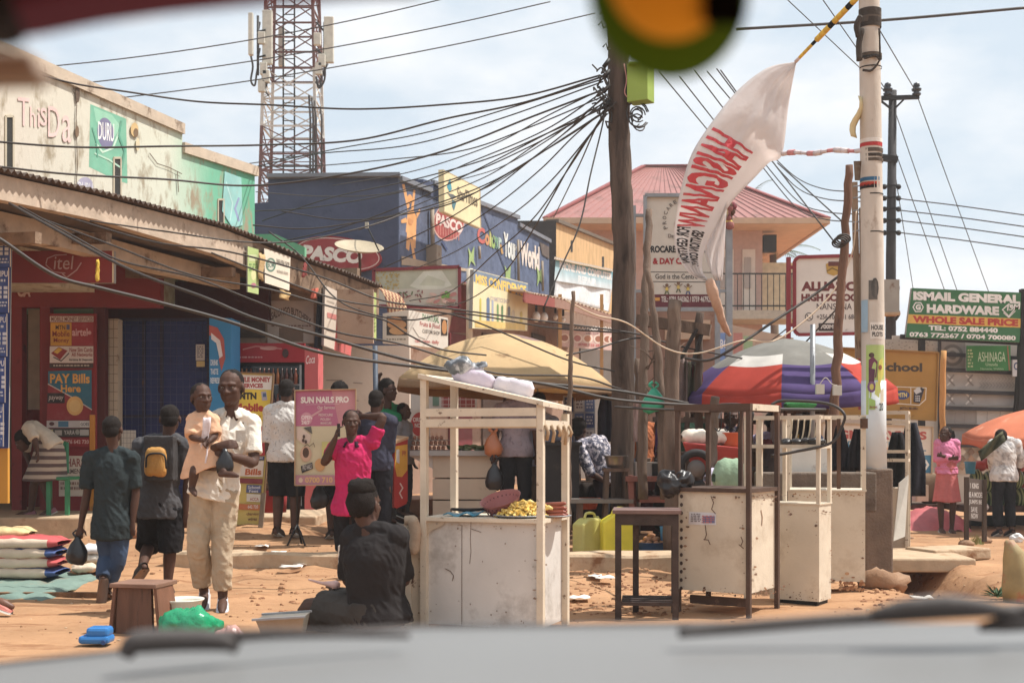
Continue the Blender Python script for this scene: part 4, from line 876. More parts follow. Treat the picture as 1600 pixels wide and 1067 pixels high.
for x,y0,y1,w,d in ((392,22,86,.16,-1.6),(418,18,100,.34,-1.3),(440,42,105,.22,1.3),(514,28,98,.34,-1.2),(505,75,105,.2,1.0)):
    mb=MB(); c=P(x,(y0+y1)/2,YT+d); h=(y1-y0)/FPX*YT; mb.box(c,(w,.2,h),ANT); mb.build('panel_antenna',tw,bevel=.03)
mb=MB()
for x,y0,y1,d in ((403,25,118,-1.45),(507,35,120,-1.1)):
    mb.tube([P(x,y0,YT+d),P(x,y1,YT+d)],.045,DARKM,6)
    for y in (50,90): mb.bar(P(x,y,YT+d),V((cxp+(-1 if x<450 else 1),YT-1,zp(y))),.06,.06,DARKM); mb.bar(P(x,y,YT+d),P(x+(12 if x<450 else 8),y-3,YT+d),.05,.05,DARKM)
for pts in ([(392,88),(395,105),(392,126),(398,134),(401,115),(404,100)],[(508,100),(507,125),(498,138),(494,120)],[(512,100),(503,118),(500,135),(493,128)],[(416,100),(417,130),(414,140),(420,150)]): mb.tube(catmull([P(x,y,YT-1.3) for x,y in pts],5),.035,CABLE,6)
mb.build('antenna_mounts',tw)
mb=MB(); 
for x,y in ((412,108),(416,120),(409,135),(503,95),(498,108),(409,60),(496,62)): mb.box(P(x,y,YT-1.4),(.24,.2,.42),ANT)
mb.build('radio_units',tw,bevel=.02)
# ---------------------------------------------------------------- poles and signs on the right
WPOLE=mat('dark_pole_wood',(92,76,66),rough=.9,var=.3,scale=5,dirt=(54,44,40),dirt_amt=.4,bump=.7,bscale=16,spec=.1,stretch=(2,2,.35))
def rough_pole(name,label,pts,rad,m=None,cat='pole',seg=10,wob=.012,seed=1,group=None):
    r=random.Random(seed); c=catmull(pts,9); n=len(c); mb=MB(); rr=rad if isinstance(rad,tuple) else (rad,rad)
    mb.tube([p+V((r.uniform(-wob,wob),r.uniform(-wob,wob),0)) for p in c],[lerp(rr[0],rr[1],i/(n-1))*r.uniform(.93,1.07) for i in range(n)],m or WPOLE,seg)
    return mb.build(name,None,label,cat,group)
big=thing('utility_pole','thick dark wooden utility pole carrying the bundle of shop cables','utility pole',G(972,860)); r=random.Random(4)
c=catmull([P(974,862,14.5),P(973,600,14.5),P(975,400,14.5),P(971,300,14.5),P(967,180,14.5),P(965,60,14.5),P(963,-60,14.5)],8); mb=MB()
mb.tube([p+V((r.uniform(-.008,.008),0,0)) for p in c],[lerp(.136,.112,i/(len(c)-1))*r.uniform(.97,1.03) for i in range(len(c))],WPOLE,16); mb.build('pole_shaft',big)
mb=MB(); mb.box(P(1001,131,14.35),(.25,.2,.43),worn((142,168,62),amt=.12),rz=-.5); mb.box(P(1001,103,14.35),(.28,.23,.03),worn((142,168,62))); mb.build('meter_box',big,bevel=.008)
mb=MB()
for k in range(7):
    a=r.uniform(0,6.28); cc=P(988+r.uniform(0,18),185+r.uniform(-12,12),14.3); rad=r.uniform(.06,.16); mb.tube([cc+V((rad*math.cos(t)*.8,.1*math.sin(t+a),rad*1.1*math.sin(t))) for t in [i*.45+a for i in range(13)]],.008,CABLE,5)
for k in range(26):
    q=P(944+r.uniform(-6,8),r.uniform(100,195),14.35); p=q; pts=[p]
    for j in range(4): p=p+V((r.uniform(-.07,.06),r.uniform(-.04,.04),r.uniform(-.09,.07))); pts.append(p)
    mb.tube(catmull(pts,4),.009,CABLE,5)
for y in (105,122,145,170): mb.tube([P(943,y,14.33),P(952,y-12,14.35)],.022,DARKM,6)
mb.tube(catmull([P(975,100,14.33),P(979,125,14.33),P(976,145,14.33),P(984,156,14.33)],4),.007,mat('pink_wire',(196,130,120)),5)
for x,y in ((938,22),(944,30),(935,40),(942,74)): mb.tube([P(x,y,14.3),P(x+5,y-6,14.3),P(x+8,y+4,14.3),P(x+12,y+2,14.4)],.009,CABLE,5)
mb.build('cable_knots',big)
wp=thing('concrete_pole','pale round concrete pole with rag ties and pasted posters rising from a plinth','utility pole',G(1366,890)); YP=12.5; xp=P(1362,600,YP).x
CP=mat('pale_concrete_pole',(196,184,170),rough=.85,var=.1,dirt=(140,116,98),dirt_amt=.22,dscale=5,bump=.25,bscale=25,spec=.15,stretch=(1,1,.5)); mb=MB()
mb.tube([P(1366,900,YP),P(1366,742,YP),P(1363,400,YP),P(1358,0,YP),P(1357,-80,YP)],[.118,.115,.108,.098,.095],CP,20); mb.build('pole_shaft',wp)
mb=MB(); mb.tube([P(1366,742,YP),P(1365,650,YP),P(1365,595,YP)],[.121,.119,.118],worn((206,212,214),amt=.12),20); mb.build('painted_band',wp)
mb=MB(); mb.box(P(1366,815,YP+.05) ,(.27,.36,1.05),mat('brown_concrete',(120,100,84),rough=.95,var=.2,dirt=(86,68,56),dirt_amt=.35,bump=.5)); mb.build('plinth',wp,bevel=.02)
def patch(px0,px1,y0,y1,rgb,rad,nm,par,cx=1364,prints=None):
    """a pasted poster curved round the pole"""
    def at(px,py,k=0):
        R_=rad+.002+.0012*k; c=P(cx,py,YP); xx=max(-.999,min(.999,((px-cx)/FPX*YP)/R_)); a=math.asin(xx); return V((c.x+R_*math.sin(a),YP-R_*math.cos(a),c.z))
    mb=MB(); mb.surf([[at(lerp(px0,px1,i/12),lerp(y0,y1,j/6)) for i in range(13)] for j in range(7)],ink(rgb)); k=1
    for kind,*a in prints or []:
        if kind == 't':
            body,x0,ya,x1,yb,col=a; vs,fs=text_mesh(body,.03); ax,bx,ay,by=min(v[0] for v in vs),max(v[0] for v in vs),min(v[1] for v in vs),max(v[1] for v in vs)
            ov=[mb.b.verts.new(at(lerp(x0,x1,(x-ax)/(bx-ax)),lerp(yb,ya,(y-ay)/(by-ay)),k)) for x,y in vs]
            for f in fs: mb.face([ov[i] for i in f],ink(col))
        else:
            pts,col=a; mb.poly([at(x,y,k) for x,y in pts],ink(col))
        k += 1
    mb.build(nm,par)
def blob(cx,cy,rx,ry,n=10): return [(cx+rx*math.cos(6.283*i/n),cy+ry*math.sin(6.283*i/n)) for i in range(n)]
patch(1355,1377,505,531,(216,208,196),.112,'notice_paper',wp,1363.5,[('t','HOUSE',1356.5,509,1376,517,(40,38,38)),('t','PLOTS',1358,520,1375,527,(40,38,38))])
pr=[('p',[(1352,541),(1377,544),(1377,560),(1352,552)],(150,186,120)),('p',blob(1357,556,4,4),(80,56,50)),('p',[(1353,563),(1359,558),(1366,566),(1364,590),(1353,596)],(120,56,84)),('p',[(1353,575),(1362,578),(1360,606),(1353,610)],(100,50,76)),
      ('p',blob(1357,605,6,9),(126,84,130)),('p',blob(1357,605,3,5),(206,190,90)),('p',[(1368,565),(1374,560),(1376,585),(1370,600),(1372,618),(1366,610),(1366,585)],(216,206,90)),('p',blob(1370,575,3,4),(150,90,60)),('p',[(1363,596),(1370,604),(1368,622),(1361,616)],(206,216,110)),('p',[(1370,612),(1376,606),(1376,628),(1370,632)],(216,206,180)),('p',[(1353,622),(1362,626),(1362,640),(1353,640)],(150,190,90)),('t','20',1368,630,1375,642,(60,70,50)),('t','live music',1354,634,1365,638,(150,70,60))]
patch(1350,1378,540,648,(170,194,104),.1125,'music_poster',wp,1364,pr)
patch(1345,1352,470,520,(140,170,190),.1115,'torn_poster',wp,1363); patch(1353,1366,440,470,(90,84,78),.111,'black_smear',wp,1363,[('p',blob(1362,452,6,16),(70,66,62))])
mb=MB(); r=random.Random(9); ragc=[cloth(c) for c in ((70,62,56),(96,84,74),(60,56,54))]
for y,w,c in ((22,12,0),(30,16,1),(38,14,0),(88,5,1),(92,4,2),(107,2,2),(237,6,1),(245,5,0),(252,5,1),(305,2,2),(364,2,2)):
    p=P(1359+y*.012,y,YP); mb.tube([p+UP*(w/FPX*YP*.5),p-UP*(w/FPX*YP*.5)],.108,ragc[c],16,cap=False); mb.build('rag_tie',wp,wr=.004,wrs=20); mb=MB()
for pts in ([(1345,25),(1339,40),(1342,58)],[(1347,45),(1342,70),(1343,95)],[(1374,45),(1375,80),(1374,95),(1362,110),(1348,110)],[(1350,92),(1368,88),(1375,96)]): mb.tube(catmull([P(x,y,YP-.12) for x,y in pts],5),[.022]*1+[.03]*(len(catmull([P(x,y,YP) for x,y in pts],5))-1) if pts[0][0]<1350 and pts[0][1]<50 else .010,ragc[0],7); mb.build('rag_tie',wp,wr=.004,wrs=20); mb=MB()
for y0,y1,c in ((219,224,(220,214,206)),(225,231,(190,60,60)),(279,285,(60,110,150)),(286,293,(196,70,56)),(291,296,(50,46,46))):
    mb=MB(); p=P(1361,(y0+y1)/2,YP); mb.tube([p+UP*.018,p-UP*.018],.1065,cloth(c),18,cap=False); mb.build('tape_band',wp)
mb=MB(); g=[[P(1341+5*math.sin(j*.9)-j*1.6+i*3.0,150+j*9+i,YP-.1+.03*i) for i in range(4)] for j in range(8)]; mb.surf(g,cloth((214,198,150))); mb.build('hanging_strip',wp,solid=.006)
mb=MB(); g=[[P(1334+j*.3+i*4*(1-j*.06),252+j*5,YP-.1+.02*i*(j % 2)) for i in range(4)] for j in range(7)]; mb.surf(g,cloth((120,104,88))); mb.build('grey_rag',wp,solid=.006)
rough_pole('leaning_post','tall rough brown timber leaning beside the concrete pole, with sockets hung on it',[P(1298,800,13.2),P(1306,600,13.2),P(1318,400,13.2),P(1327,258,13.2)],(.055,.04),mat('brown_timber',(122,86,66),rough=.9,var=.25,dirt=(80,56,46),dirt_amt=.4,bump=.5,stretch=(2,2,.4)))
mb=MB(); mb.bar(P(1341,560,13.6),P(1335,285,13.6),.055,.05,wood((150,124,100)))
for y in (292,310,330,348,362): mb.tube([P(1333,y,13.55),P(1345,y-2,13.5)],.008,STEEL,5); mb.box(P(1346,y-2,13.5),(.03,.03,.03),DARKM)
mb.build('service_post',None,'thin grey timber with wire insulators between the leaning post and the concrete pole','post')
mb=MB(); mb.bar(P(1350,570,13.5),P(1347,325,13.5),.06,.03,wood((136,116,96))); mb.build('timber_plank',None,'grey plank standing tight behind the concrete pole','plank')
mb=MB(); cc=P(1311,380,13.05)
for k in range(4): mb.tube([cc+V((.07*math.cos(t)+.01*k,-.02*k,.045*math.sin(t)+.012*k)) for t in [i*.5 for i in range(14)]],.009,CABLE,5)
mb.build('cable_coil',None,'black cable coil hung on the leaning brown timber','cable coil')
mb=MB()
for x,y in ((1281,608),(1305,610)): mb.box(P(x if x<1290 else 1308,y,13.0),(.085,.05,.1),worn((206,196,180)))
mb.tube(catmull([P(1281,600,12.98),P(1290,590,12.98),P(1300,600,12.98),P(1308,602,12.98)],5),.005,worn((206,196,180)),5); mb.build('socket_boxes',None,'white electrical sockets wired to the leaning brown timber','sockets',bevel=.004)
rough_pole('steel_pipe','thin grey pipe standing up through the red and purple umbrella',[P(1269,760,13.4),P(1270,507,13.4)],.028,STEEL,'pipe',wob=0)
def steel_post(name,label,x0,y0,x1,y1,Y,w=.07): mb=MB(); mb.bar(P(x0,y1,Y),P(x1,y0,Y),w,w,STEEL); return mb.build(name,None,label,'post')
# ---- nursery sign
ns=thing('nursery_sign','tall white nursery signboard in a grey steel frame half hidden by the torn banner','sign',P(1063,860,17.6)); sg=Sign(P(1063,400,17.6),V((-.12,-1,0))); mb=MB(); sg.slab(mb,rc(1008,306,1122,482),.05,worn((206,196,182),amt=.12)); mb.build('panel',ns)
mb=MB()
for a,b in (((1008,306),(1122,306)),((1122,306),(1122,484)),((1122,484),(1008,484)),((1008,484),(1008,306))): mb.bar(sg.pt(*a)+sg.n*.02,sg.pt(*b)+sg.n*.02,.05,.07,STEEL,up=sg.n)
for x,t in ((988.5,322),(1139,328)): mb.bar(sg.pt(x,t),sg.pt(x,800),.085,.085,STEEL)
mb.bar(sg.pt(1121,320),sg.pt(1121,800),.07,.05,STEEL)
for y in (337,455): mb.bar(sg.pt(988,y),sg.pt(1008,y),.05,.04,STEEL); mb.bar(sg.pt(1122,y),sg.pt(1139,y),.05,.04,STEEL)
mb.build('steel_frame',ns)
sg.shape(rc(1010,460,1120,480),(112,46,54)); sg.line([(1010,425),(1120,426)],1.2,(70,64,60)); sg.line([(1010,440),(1120,441)],1.2,(70,64,60))
sg.text('PROCARE',1012,384,1056,395,(44,40,42),bold=.05); sg.text('NURSERY',1062,384,1110,395,(44,40,42),bold=.05); sg.text('& DAY CARE',1020,403,1084,413,(176,44,46),bold=.05); sg.text('God is the Centre',1024,428,1090,436,(70,64,62),bold=.01)
sg.text('TEL: 0781 560362 / 0759 467922',1033,463,1112,472,(226,216,206),bold=.02); sg.shape([(1011,467),(1015,463),(1015,465),(1031,465),(1031,470),(1015,470),(1015,472)],(220,150,60))
for i,ch in enumerate('PROCARE NURSERY'):
    a=R(200-i*14); x,y=1068+30*math.cos(a),345-32*math.sin(a)
    if ch != ' ': sg.text(ch,x-2.2,y-3,x+2.2,y+3,(110,100,92),warp=(lambda x,y,a: lambda u,v: (x+(u-.5)*5*math.sin(a)+(v-.5)*6*math.cos(a),y+(u-.5)*5*math.cos(a)-(v-.5)*6*math.sin(a)))(x,y,a))
sg.ellipse(1060,350,6,6,(190,110,90)); sg.text('Day',1044,366,1056,374,(120,100,92))
for x,y,c in ((1060,449,(84,90,60)),(1042,452,(90,100,56)),(1075,452,(64,84,130))):
    sg.ellipse(x,y-6,2.6,2.8,(120,84,60),10); sg.shape([(x-2.5,y-3),(x+2.5,y-3),(x+2,y+3),(x-2,y+3)],(210,180,80)); sg.line([(x-2,y-2),(x-6,y-5)],1.2,(120,84,60)); sg.line([(x+2,y-2),(x+6,y-5)],1.2,(120,84,60)); sg.line([(x-1,y+3),(x-3,y+8)],1.8,c); sg.line([(x+1,y+3),(x+3,y+8)],1.8,c)
sg.done(ns)
# ---- wind-blown banner
bn=thing('torn_banner','wind-twisted white banner with red and black lettering tied to the concrete pole','banner',P(1150,440,13.4)); YB=13.2
Lc=catmull([P(x,y,YB+d) for x,y,d in ((1243,97,0),(1200,106,.05),(1156,138,.0),(1116,186,-.1),(1082,238,-.15),(1064,295,-.1),(1057,335,0),(1053,365,.08),(1058,398,.1),(1078,428,.1),(1108,441,.1))],8)
Rc=catmull([P(x,y,YB+d) for x,y,d in ((1244,98,0),(1232,165,.1),(1222,241,.15),(1202,254,.25),(1178,279,.3),(1148,310,.3),(1124,345,.25),(1108,375,.2),(1098,402,.18),(1098,425,.15),(1109,441,.1))],8)
NB=len(Lc); WB=16
def bpt(u,v,off=0.):
    x=u*(NB-1); i=min(NB-2,int(x)); f=x-i; a,b=lerp(Lc[i],Lc[i+1],f),lerp(Rc[i],Rc[i+1],f)
    w=(b-a).length; p=lerp(a,b,v); bulge=-.12*w*math.sin(math.pi*v)+.012*math.sin(u*40+v*5)*math.sin(math.pi*v)*1.0+.02*math.sin(v*19+u*6)*(1-abs(2*u-.9))*0.6+.014*math.sin(v*34-u*22+2*math.sin(u*9))*math.sin(math.pi*v)*(.4+abs(math.sin(u*5)))
    return p+V((0,bulge-off,0))
BC=mat('banner_cloth',(240,234,232),rough=.85,var=.04,bump=.25,bscale=18,spec=.1)
_bt=BC.node_tree; _pb=_bt.nodes['Principled BSDF']; _tl=_bt.nodes.new('ShaderNodeBsdfTranslucent'); _tl.inputs['Color'].default_value=lin((240,232,228)); _ms=_bt.nodes.new('ShaderNodeMixShader'); _ms.inputs[0].default_value=.6
_bt.links.new(_pb.outputs[0],_ms.inputs[1]); _bt.links.new(_tl.outputs[0],_ms.inputs[2]); _bt.links.new(_ms.outputs[0],[n for n in _bt.nodes if n.type == 'OUTPUT_MATERIAL'][0].inputs[0])
mb=MB(); mb.surf([[bpt(i/70,j/WB) for j in range(WB+1)] for i in range(71)],BC); mb.build('cloth',bn,solid=.004)
def bprint(segs,name):
    mb=MB()
    for body,u0,u1,v0,v1,col in segs:
        vs,fs=text_mesh(body,.035); ax,bx,ay,by=min(v[0] for v in vs),max(v[0] for v in vs),min(v[1] for v in vs),max(v[1] for v in vs)
        b2=bmesh.new(); pv=[b2.verts.new((x,y,0)) for x,y in vs]
        for f in fs:
            try: b2.faces.new([pv[i] for i in f])
            except ValueError: pass
        for k in range(1,14): bmesh.ops.bisect_plane(b2,geom=b2.verts[:]+b2.edges[:]+b2.faces[:],plane_co=(0,lerp(ay,by,k/14),0),plane_no=(0,1,0))
        for k in range(1,10): bmesh.ops.bisect_plane(b2,geom=b2.verts[:]+b2.edges[:]+b2.faces[:],plane_co=(lerp(ax,bx,k/10),0,0),plane_no=(1,0,0))
        mp_={v: mb.b.verts.new(bpt(lerp(u0,u1,(v.co.x-ax)/(bx-ax)),lerp(v0,v1,(v.co.y-ay)/(by-ay)),.011)) for v in b2.verts}
        for f in b2.faces: mb.face([mp_[v] for v in f.verts],ink(col))
        b2.free()
    mb.build(name,bn)
bprint([('HAISIGNANW',.32,.66,.74,.05,(206,56,66)),('SENTION CONT.',.67,.86,.80,.46,(40,36,38)),('FOR GENTION',.66,.84,.40,.06,(40,36,38))],'lettering_print')
fl=[[P(lerp(lerp(1136,1090,v/8),lerp(1132,1128,v/8),u/6) ,lerp(lerp(313,436,v/8),lerp(322,440,v/8),u/6),YB+.32-.06*u+.05*math.sin(u+v)) for u in range(7)] for v in range(9)]
fl=[[P(lerp(1136-38*math.sin(v/12*2.6)*.9,1136-v*.6,u/8),lerp(314,438,v/12) ,YB+.30+.06*math.sin(u*.9+v*.4)) for u in range(9)] for v in range(13)]
mb=MB(); mb.surf(fl,BC); mb.build('folded_flap',bn,solid=.004)
mb=MB(); mb.tube(catmull([P(1108,436,YB+.1),P(1118,470,YB+.15),P(1128,500,YB+.3),P(1140,524,YB+.5)],6),[.03,.05,.055,.06,.055,.05,.05,.05,.045,.045,.04,.04,.04,.035,.035,.03,.03,.025,.02],cloth((196,156,130)),10); mb.build('twisted_tail',bn,wr=.012,wrs=14)
mb=MB()
for i in range(14):
    a,b=lerp(P(1243,97,YB),P(1338,-2,YP),i/14),lerp(P(1243,97,YB),P(1338,-2,YP),(i+1)/14); mb.tube([a,b],[.018+.012*(i>4)]*2,cloth((226,180,60)) if i % 4 else (cloth((40,38,36)) if i>3 else cloth((214,190,180))),7)
mb.build('yellow_tie',bn)
mb=MB()
for i in range(12):
    a,b=lerp(P(1222,241,YB+.15),P(1348,234,YP),i/12),lerp(P(1222,241,YB+.15),P(1348,234,YP),(i+1)/12); mb.tube([a+UP*.012*math.sin(i),b+UP*.012*math.sin(i+1)],[.024+.006*math.sin(i*1.7)]*2,cloth((214,140,140)) if i % 3 == 1 else cloth((214,200,200)),7)
mb.build('ribbon_tie',bn)
mb=MB(); r=random.Random(12)
for i in range(16): c0=P(1138+r.uniform(-6,8),335+r.uniform(-16,18),17.3); mb.ell(c0,(r.uniform(.03,.07),r.uniform(.03,.06),r.uniform(.04,.09)),cloth(r.choice([(150,90,84),(190,160,120),(96,70,56),(206,180,90),(120,60,66)])),8,6)
mb.build('rag_bundle',None,'bundle of coloured rags knotted on top of the steel sign post','rags',wr=.02,wrs=10)
# ---- school sign, hardware billboard, yellow phone money board
t,sg=simple_sign('school_sign','white high school sign with rounded corners and a dark red frame','sign',[(1241,408),(1247,402),(1352,399),(1352,521),(1247,523),(1241,517)],19,face=(222,212,200),frame=(150,50,56),fw=5,thick=.06)
sg.text('ALLIANCE',1252,440,1347,455,(120,48,46),bold=.06); sg.text('HIGH SCHOOL',1252,459,1348,471,(120,48,46),bold=.06); sg.text('NANSANA',1276,474,1331,484,(90,70,66),bold=.01); sg.text('+256 702 641 686',1276,491,1338,499,(90,76,72)); sg.rect(1279,505,1306,517,(64,48,48)); sg.text('700M',1282,507,1302,514,(220,210,200),bold=.04)
sg.ellipse(1264,495,6.5,6.5,(70,60,56)); sg.ellipse(1264,495,5.2,5.2,(222,212,200)); sg.line([(1261,492),(1263,496),(1267,498)],1.6,(70,60,56))
sg.shape([(1290,413),(1298,409),(1310,409),(1313,413),(1311,428),(1302,431),(1292,427)],(190,146,60)); sg.rect(1294,409,1312,416,(110,54,48)); sg.line([(1292,424),(1300,419),(1311,424)],1.6,(110,84,40)); sg.done(t)
mb=MB(); mb.bar(P(1232,640,19),P(1232,402,19),.06,.06,worn((150,50,56)))
for y in (418,508): mb.bar(P(1232,y,19),P(1243,y,19),.05,.05,worn((150,50,56)))
mb.bar(P(1345,640,19.1),P(1345,515,19.1),.06,.06,worn((150,50,56))); mb.build('sign_post',t)
t,sg=simple_sign('hardware_billboard','green and yellow hardware store billboard standing above the tile wall','billboard',[(1425,450),(1602,457.5),(1593,535),(1415,527)],22.5,face=(62,118,74),thick=.1)
sg.shape([(1419.5,491),(1597,498),(1595,512),(1417.5,505)],(222,172,70)); W_=(232,228,220)
sg.text('ISMAIL GENERAL',1427,455,1594,469,W_,bold=.06,dy=6); sg.text('HARDWARE',1448,475,1561,489,W_,bold=.06,dy=4); sg.text('WHOLE SALE PRICE',1426,493,1591,504,(196,60,48),bold=.06,dy=6); sg.text('TEL: 0752 884440',1451,508,1559,516,W_,bold=.05,dy=4.5); sg.text('0763 772567 / 0704 700080',1421,518.5,1587,526,W_,bold=.04,dy=6)
sg.shape(blob(1434.5,480,9,9,6),W_); sg.shape(blob(1434.5,480,7,7,6),(62,118,74)); sg.text('G',1430.5,475.5,1438.5,484.5,W_,bold=.06)
sg.line([(1566,484),(1576,475),(1586,482),(1576,494),(1566,484)],1.6,W_); sg.line([(1568,489),(1576,496),(1586,486)],1.4,W_); sg.text('ISM',1573,477,1594,486,W_,shear=.1,dy=-3); sg.done(t)
mb=MB(); mb.bar(P(1593,760,22.55),P(1600,452,22.55),.13,.13,DARKM); mb.bar(P(1440,760,22.6),P(1440,520,22.6),.10,.10,DARKM); mb.bar(P(1407,526,22.58),P(1596,536,22.58),.08,.08,DARKM); mb.build('steel_posts',t)
t,sg=simple_sign('mobile_money_board','large yellow mobile money board behind the concrete pole, lettered School','billboard',[(1308,543),(1466,551),(1462,657),(1306,648)],19.6,face=(180,128,54),thick=.06,frame=(168,122,60),fw=2)
sg.text('Pay School',1332,565,1441,583,(72,58,44),bold=.04,dy=2); sg.text('fees',1340,590,1372,602,(72,58,44)); sg.text('App or *165#',1310,627,1358,636,(72,58,44),bold=.03)
sg.line([(1397,604),(1447,606),(1446,624),(1436,633),(1396,630),(1397,604)],1.4,(230,214,190)); sg.line([(1423,605),(1423,632)],1.2,(230,214,190)); sg.ellipse(1409.5,617,11.5,7,(60,76,130)); sg.text('MTN',1402,613.5,1417,620.5,(230,200,110),bold=.04)
sg.shape([(1428,612),(1440,605),(1444,608),(1437,630),(1427,628)],(64,60,66)); sg.shape([(1427,610),(1436,604),(1440,612),(1431,616)],(214,206,200)); 
for i in range(3):
    for j in range(3): sg.rect(1430+j*2.6,618+i*3.4,1431.8+j*2.6,620+i*3.4,(214,206,200))
sg.text('MTN MoMo',1406,635.5,1434,640,(110,80,60)); sg.done(t)
t,sg=simple_sign('services_board','white service board with red and blue lettering and white chevrons behind the frame stalls','sign',[(1284,660),(1457,667),(1455,740),(1284,736)],18.6,face=(222,206,186),thick=.04,frame=(190,160,126),fw=2)
sg.text('SIGN SERVICES',1292,671,1448,686,(200,86,76),bold=.05,dy=3,dyb=1); sg.text('INTERNATIONAL',1292,688,1447,702,(70,130,160),bold=.0,dy=3); sg.shape([(1285,709),(1456,711),(1455,739),(1285,735)],(64,126,158)); sg.text('www.mail.com',1390,712,1432,716,(220,226,226))
for x in (1422,1433,1443): sg.shape([(x,718),(x+4,718),(x+9,726),(x+4,734),(x,734),(x+5,726)],(226,222,212))
for x in (1300,1312,1324): sg.shape([(x,716),(x+4,716),(x+9,723),(x+4,731),(x,731),(x+5,723)],(226,222,212))
sg.done(t)
# ---- wall of sample tiles
tw2=thing('tile_display','tall display wall of grey sample tiles held by dark steel rails','wall',P(1530,790,23.6)); mb=MB(); flat(mb,[(1396,524),(1720,535),(1720,790),(1396,790)],23.6,.1,worn((196,186,172),amt=.15)); mb.build('tile_panel',tw2)
mb=MB()
for y,dy in ((553,7),(577,6),(611,4),(637,3),(665,2),(695,2)): mb.bar(P(1466,y,23.5),P(1700,y+dy*1.8,23.5),.05,.07,mat('dark_rail',(66,62,64),rough=.7))
for x,w in ((1383,.06),(1622,.3)): mb.bar(P(x+85,790,23.5),P(x+85,530,23.5),.05,.05,mat('dark_rail',(66,62,64),rough=.7)) if x<1400 else None
mb.bar(P(1590,650,23.35),P(1597,535,23.35),.14,.08,DARKM); mb.build('steel_rails',tw2)
sg=Sign(P(1530,640,23.59),V((0,-1,0)))
for x0,y0,x1,y1,c in ((1467,582,1590,608,(186,180,172)),(1467,614,1590,634,(176,170,164)),(1467,642,1525,662,(160,150,142)),(1526,642,1600,663,(200,194,186)),(1467,668,1535,692,(150,148,150)),(1467,698,1530,740,(196,178,156)),(1535,668,1600,700,(210,200,186)),(1470,532,1508,576,(156,146,136)),(1380,530,1466,548,(186,176,162))): sg.rect(x0,y0,x1,y1,c)
for i in range(3): sg.ellipse(1488,555,17-5*i,17-5*i,((120,112,104),(176,166,154),(124,116,108))[i])
for y in (594,623):
    for x in (1480,1509): sg.line([(x,y-8),(x+8,y),(x,y+8)],2.6,(226,220,212)); sg.line([(x+10,y-8),(x+3,y),(x+11,y+8)],2.6,(150,142,134))
for i in range(12):
    x=1530+i*5; sg.line([(x,588),(x+4,592),(x,596)],1,(206,200,192)); sg.line([(x,598),(x+4,602),(x,606)],1,(160,154,148))
for i in range(4):
    for j in range(3): x=1502+i*14; y=706+j*11; sg.shape([(x,y-7),(x+6,y),(x,y+7),(x-6,y)],((216,200,180),(140,110,90),(180,140,110))[(i+j) % 3])
r=random.Random(6)
for i in range(60): x=r.uniform(1382,1464); sg.ellipse(x,r.uniform(533,547),r.uniform(.6,1.6),1,(150,142,130),6)
for x in (1490,1505,1540,1560,1575): sg.line([(x,643),(x-1,661)],.8,(140,130,124))
sg.done(tw2,'tile_patterns')
t,sg=simple_sign('green_sign','small bright green charity sign fixed high on the tile wall','sign',rc(1510,540,1579,579),23.3,face=(66,140,76),thick=.04); sg.text('ASHINAGA',1528,550,1571,565,(206,226,190),bold=.0); sg.text('Uganda',1540,567,1559,573,(176,206,160)); sg.text('Nansana, Wakiso',1532,574.5,1568,578,(160,196,150)); sg.scribble(1512,546,1520,576,6,(190,206,150),4); sg.line([(1574,541),(1577,578)],2,(170,110,80)); sg.done(t)
t,sg=simple_sign('corner_sign','narrow white sign reading CAR at the right end of the tile wall','sign',rc(1582,562,1640,588),23.3,face=(206,206,206),thick=.04); sg.text('CARPETS',1584,566,1626,578,(70,90,130),bold=.03); sg.rect(1590,629,1625,645,(60,90,150)); sg.text('7',1596,632,1600,640,(220,220,230)); sg.done(t)
rough_pole('timber_post','orange-brown timber post holding up the edge of the yellow board',[P(1468,820,21),P(1472,700,21),P(1474,548,21)],.05,mat('orange_timber',(196,136,70),rough=.85,var=.2,dirt=(140,90,50),dirt_amt=.3,stretch=(2,2,.4)),'post')
# ---- far utility pole with crossarm
fp=thing('utility_pole','slim dark far utility pole with a crossarm and insulators behind the concrete pole','utility pole',P(1392,770,28)); mb=MB(); mb.tube([P(1391,770,28),P(1392,400,28),P(1395,142,28)],[.13,.11,.085],mat('tarred_wood',(58,54,54),rough=.85),12); mb.build('pole_shaft',fp)
mb=MB(); mb.bar(P(1373,154,27.9),P(1436,152,27.9),.07,.09,DARKM); mb.bar(P(1375,157,27.85),P(1392,170,27.85),.04,.04,DARKM); mb.bar(P(1412,156,27.85),P(1398,170,27.85),.04,.04,DARKM); mb.bar(P(1375,246,27.9),P(1402,250,27.9),.1,.14,DARKM); mb.build('crossarm',fp)
def insul(mb,c): mb.lathe(c,[(.02,-.05),(.09,-.02),(.10,.02),(.05,.05),(.10,.08),(.11,.12),(.05,.15),(.08,.18),(.06,.24),(.02,.26)],mat('insulator',(44,44,50),rough=.3),10)
for x,y in ((1387,148),(1432,148)): mb=MB(); insul(mb,P(x,y,27.9)); mb.build('insulator',fp)
mb=MB()
for y in (290,308,325,343,362):
    for s_ in (-1,1): mb.bar(P(1393,y,27.9),P(1393+12*s_,y,27.9),.03,.03,DARKM); mb.ell(P(1393+11*s_,y+2,27.85),.06,DARKM,8,6)
mb.tube(catmull([P(1378,300,27.8),P(1375,330,27.8),P(1379,365,27.8),P(1373,400,27.8)],5),.02,CABLE,5); mb.build('insulator_rack',fp)
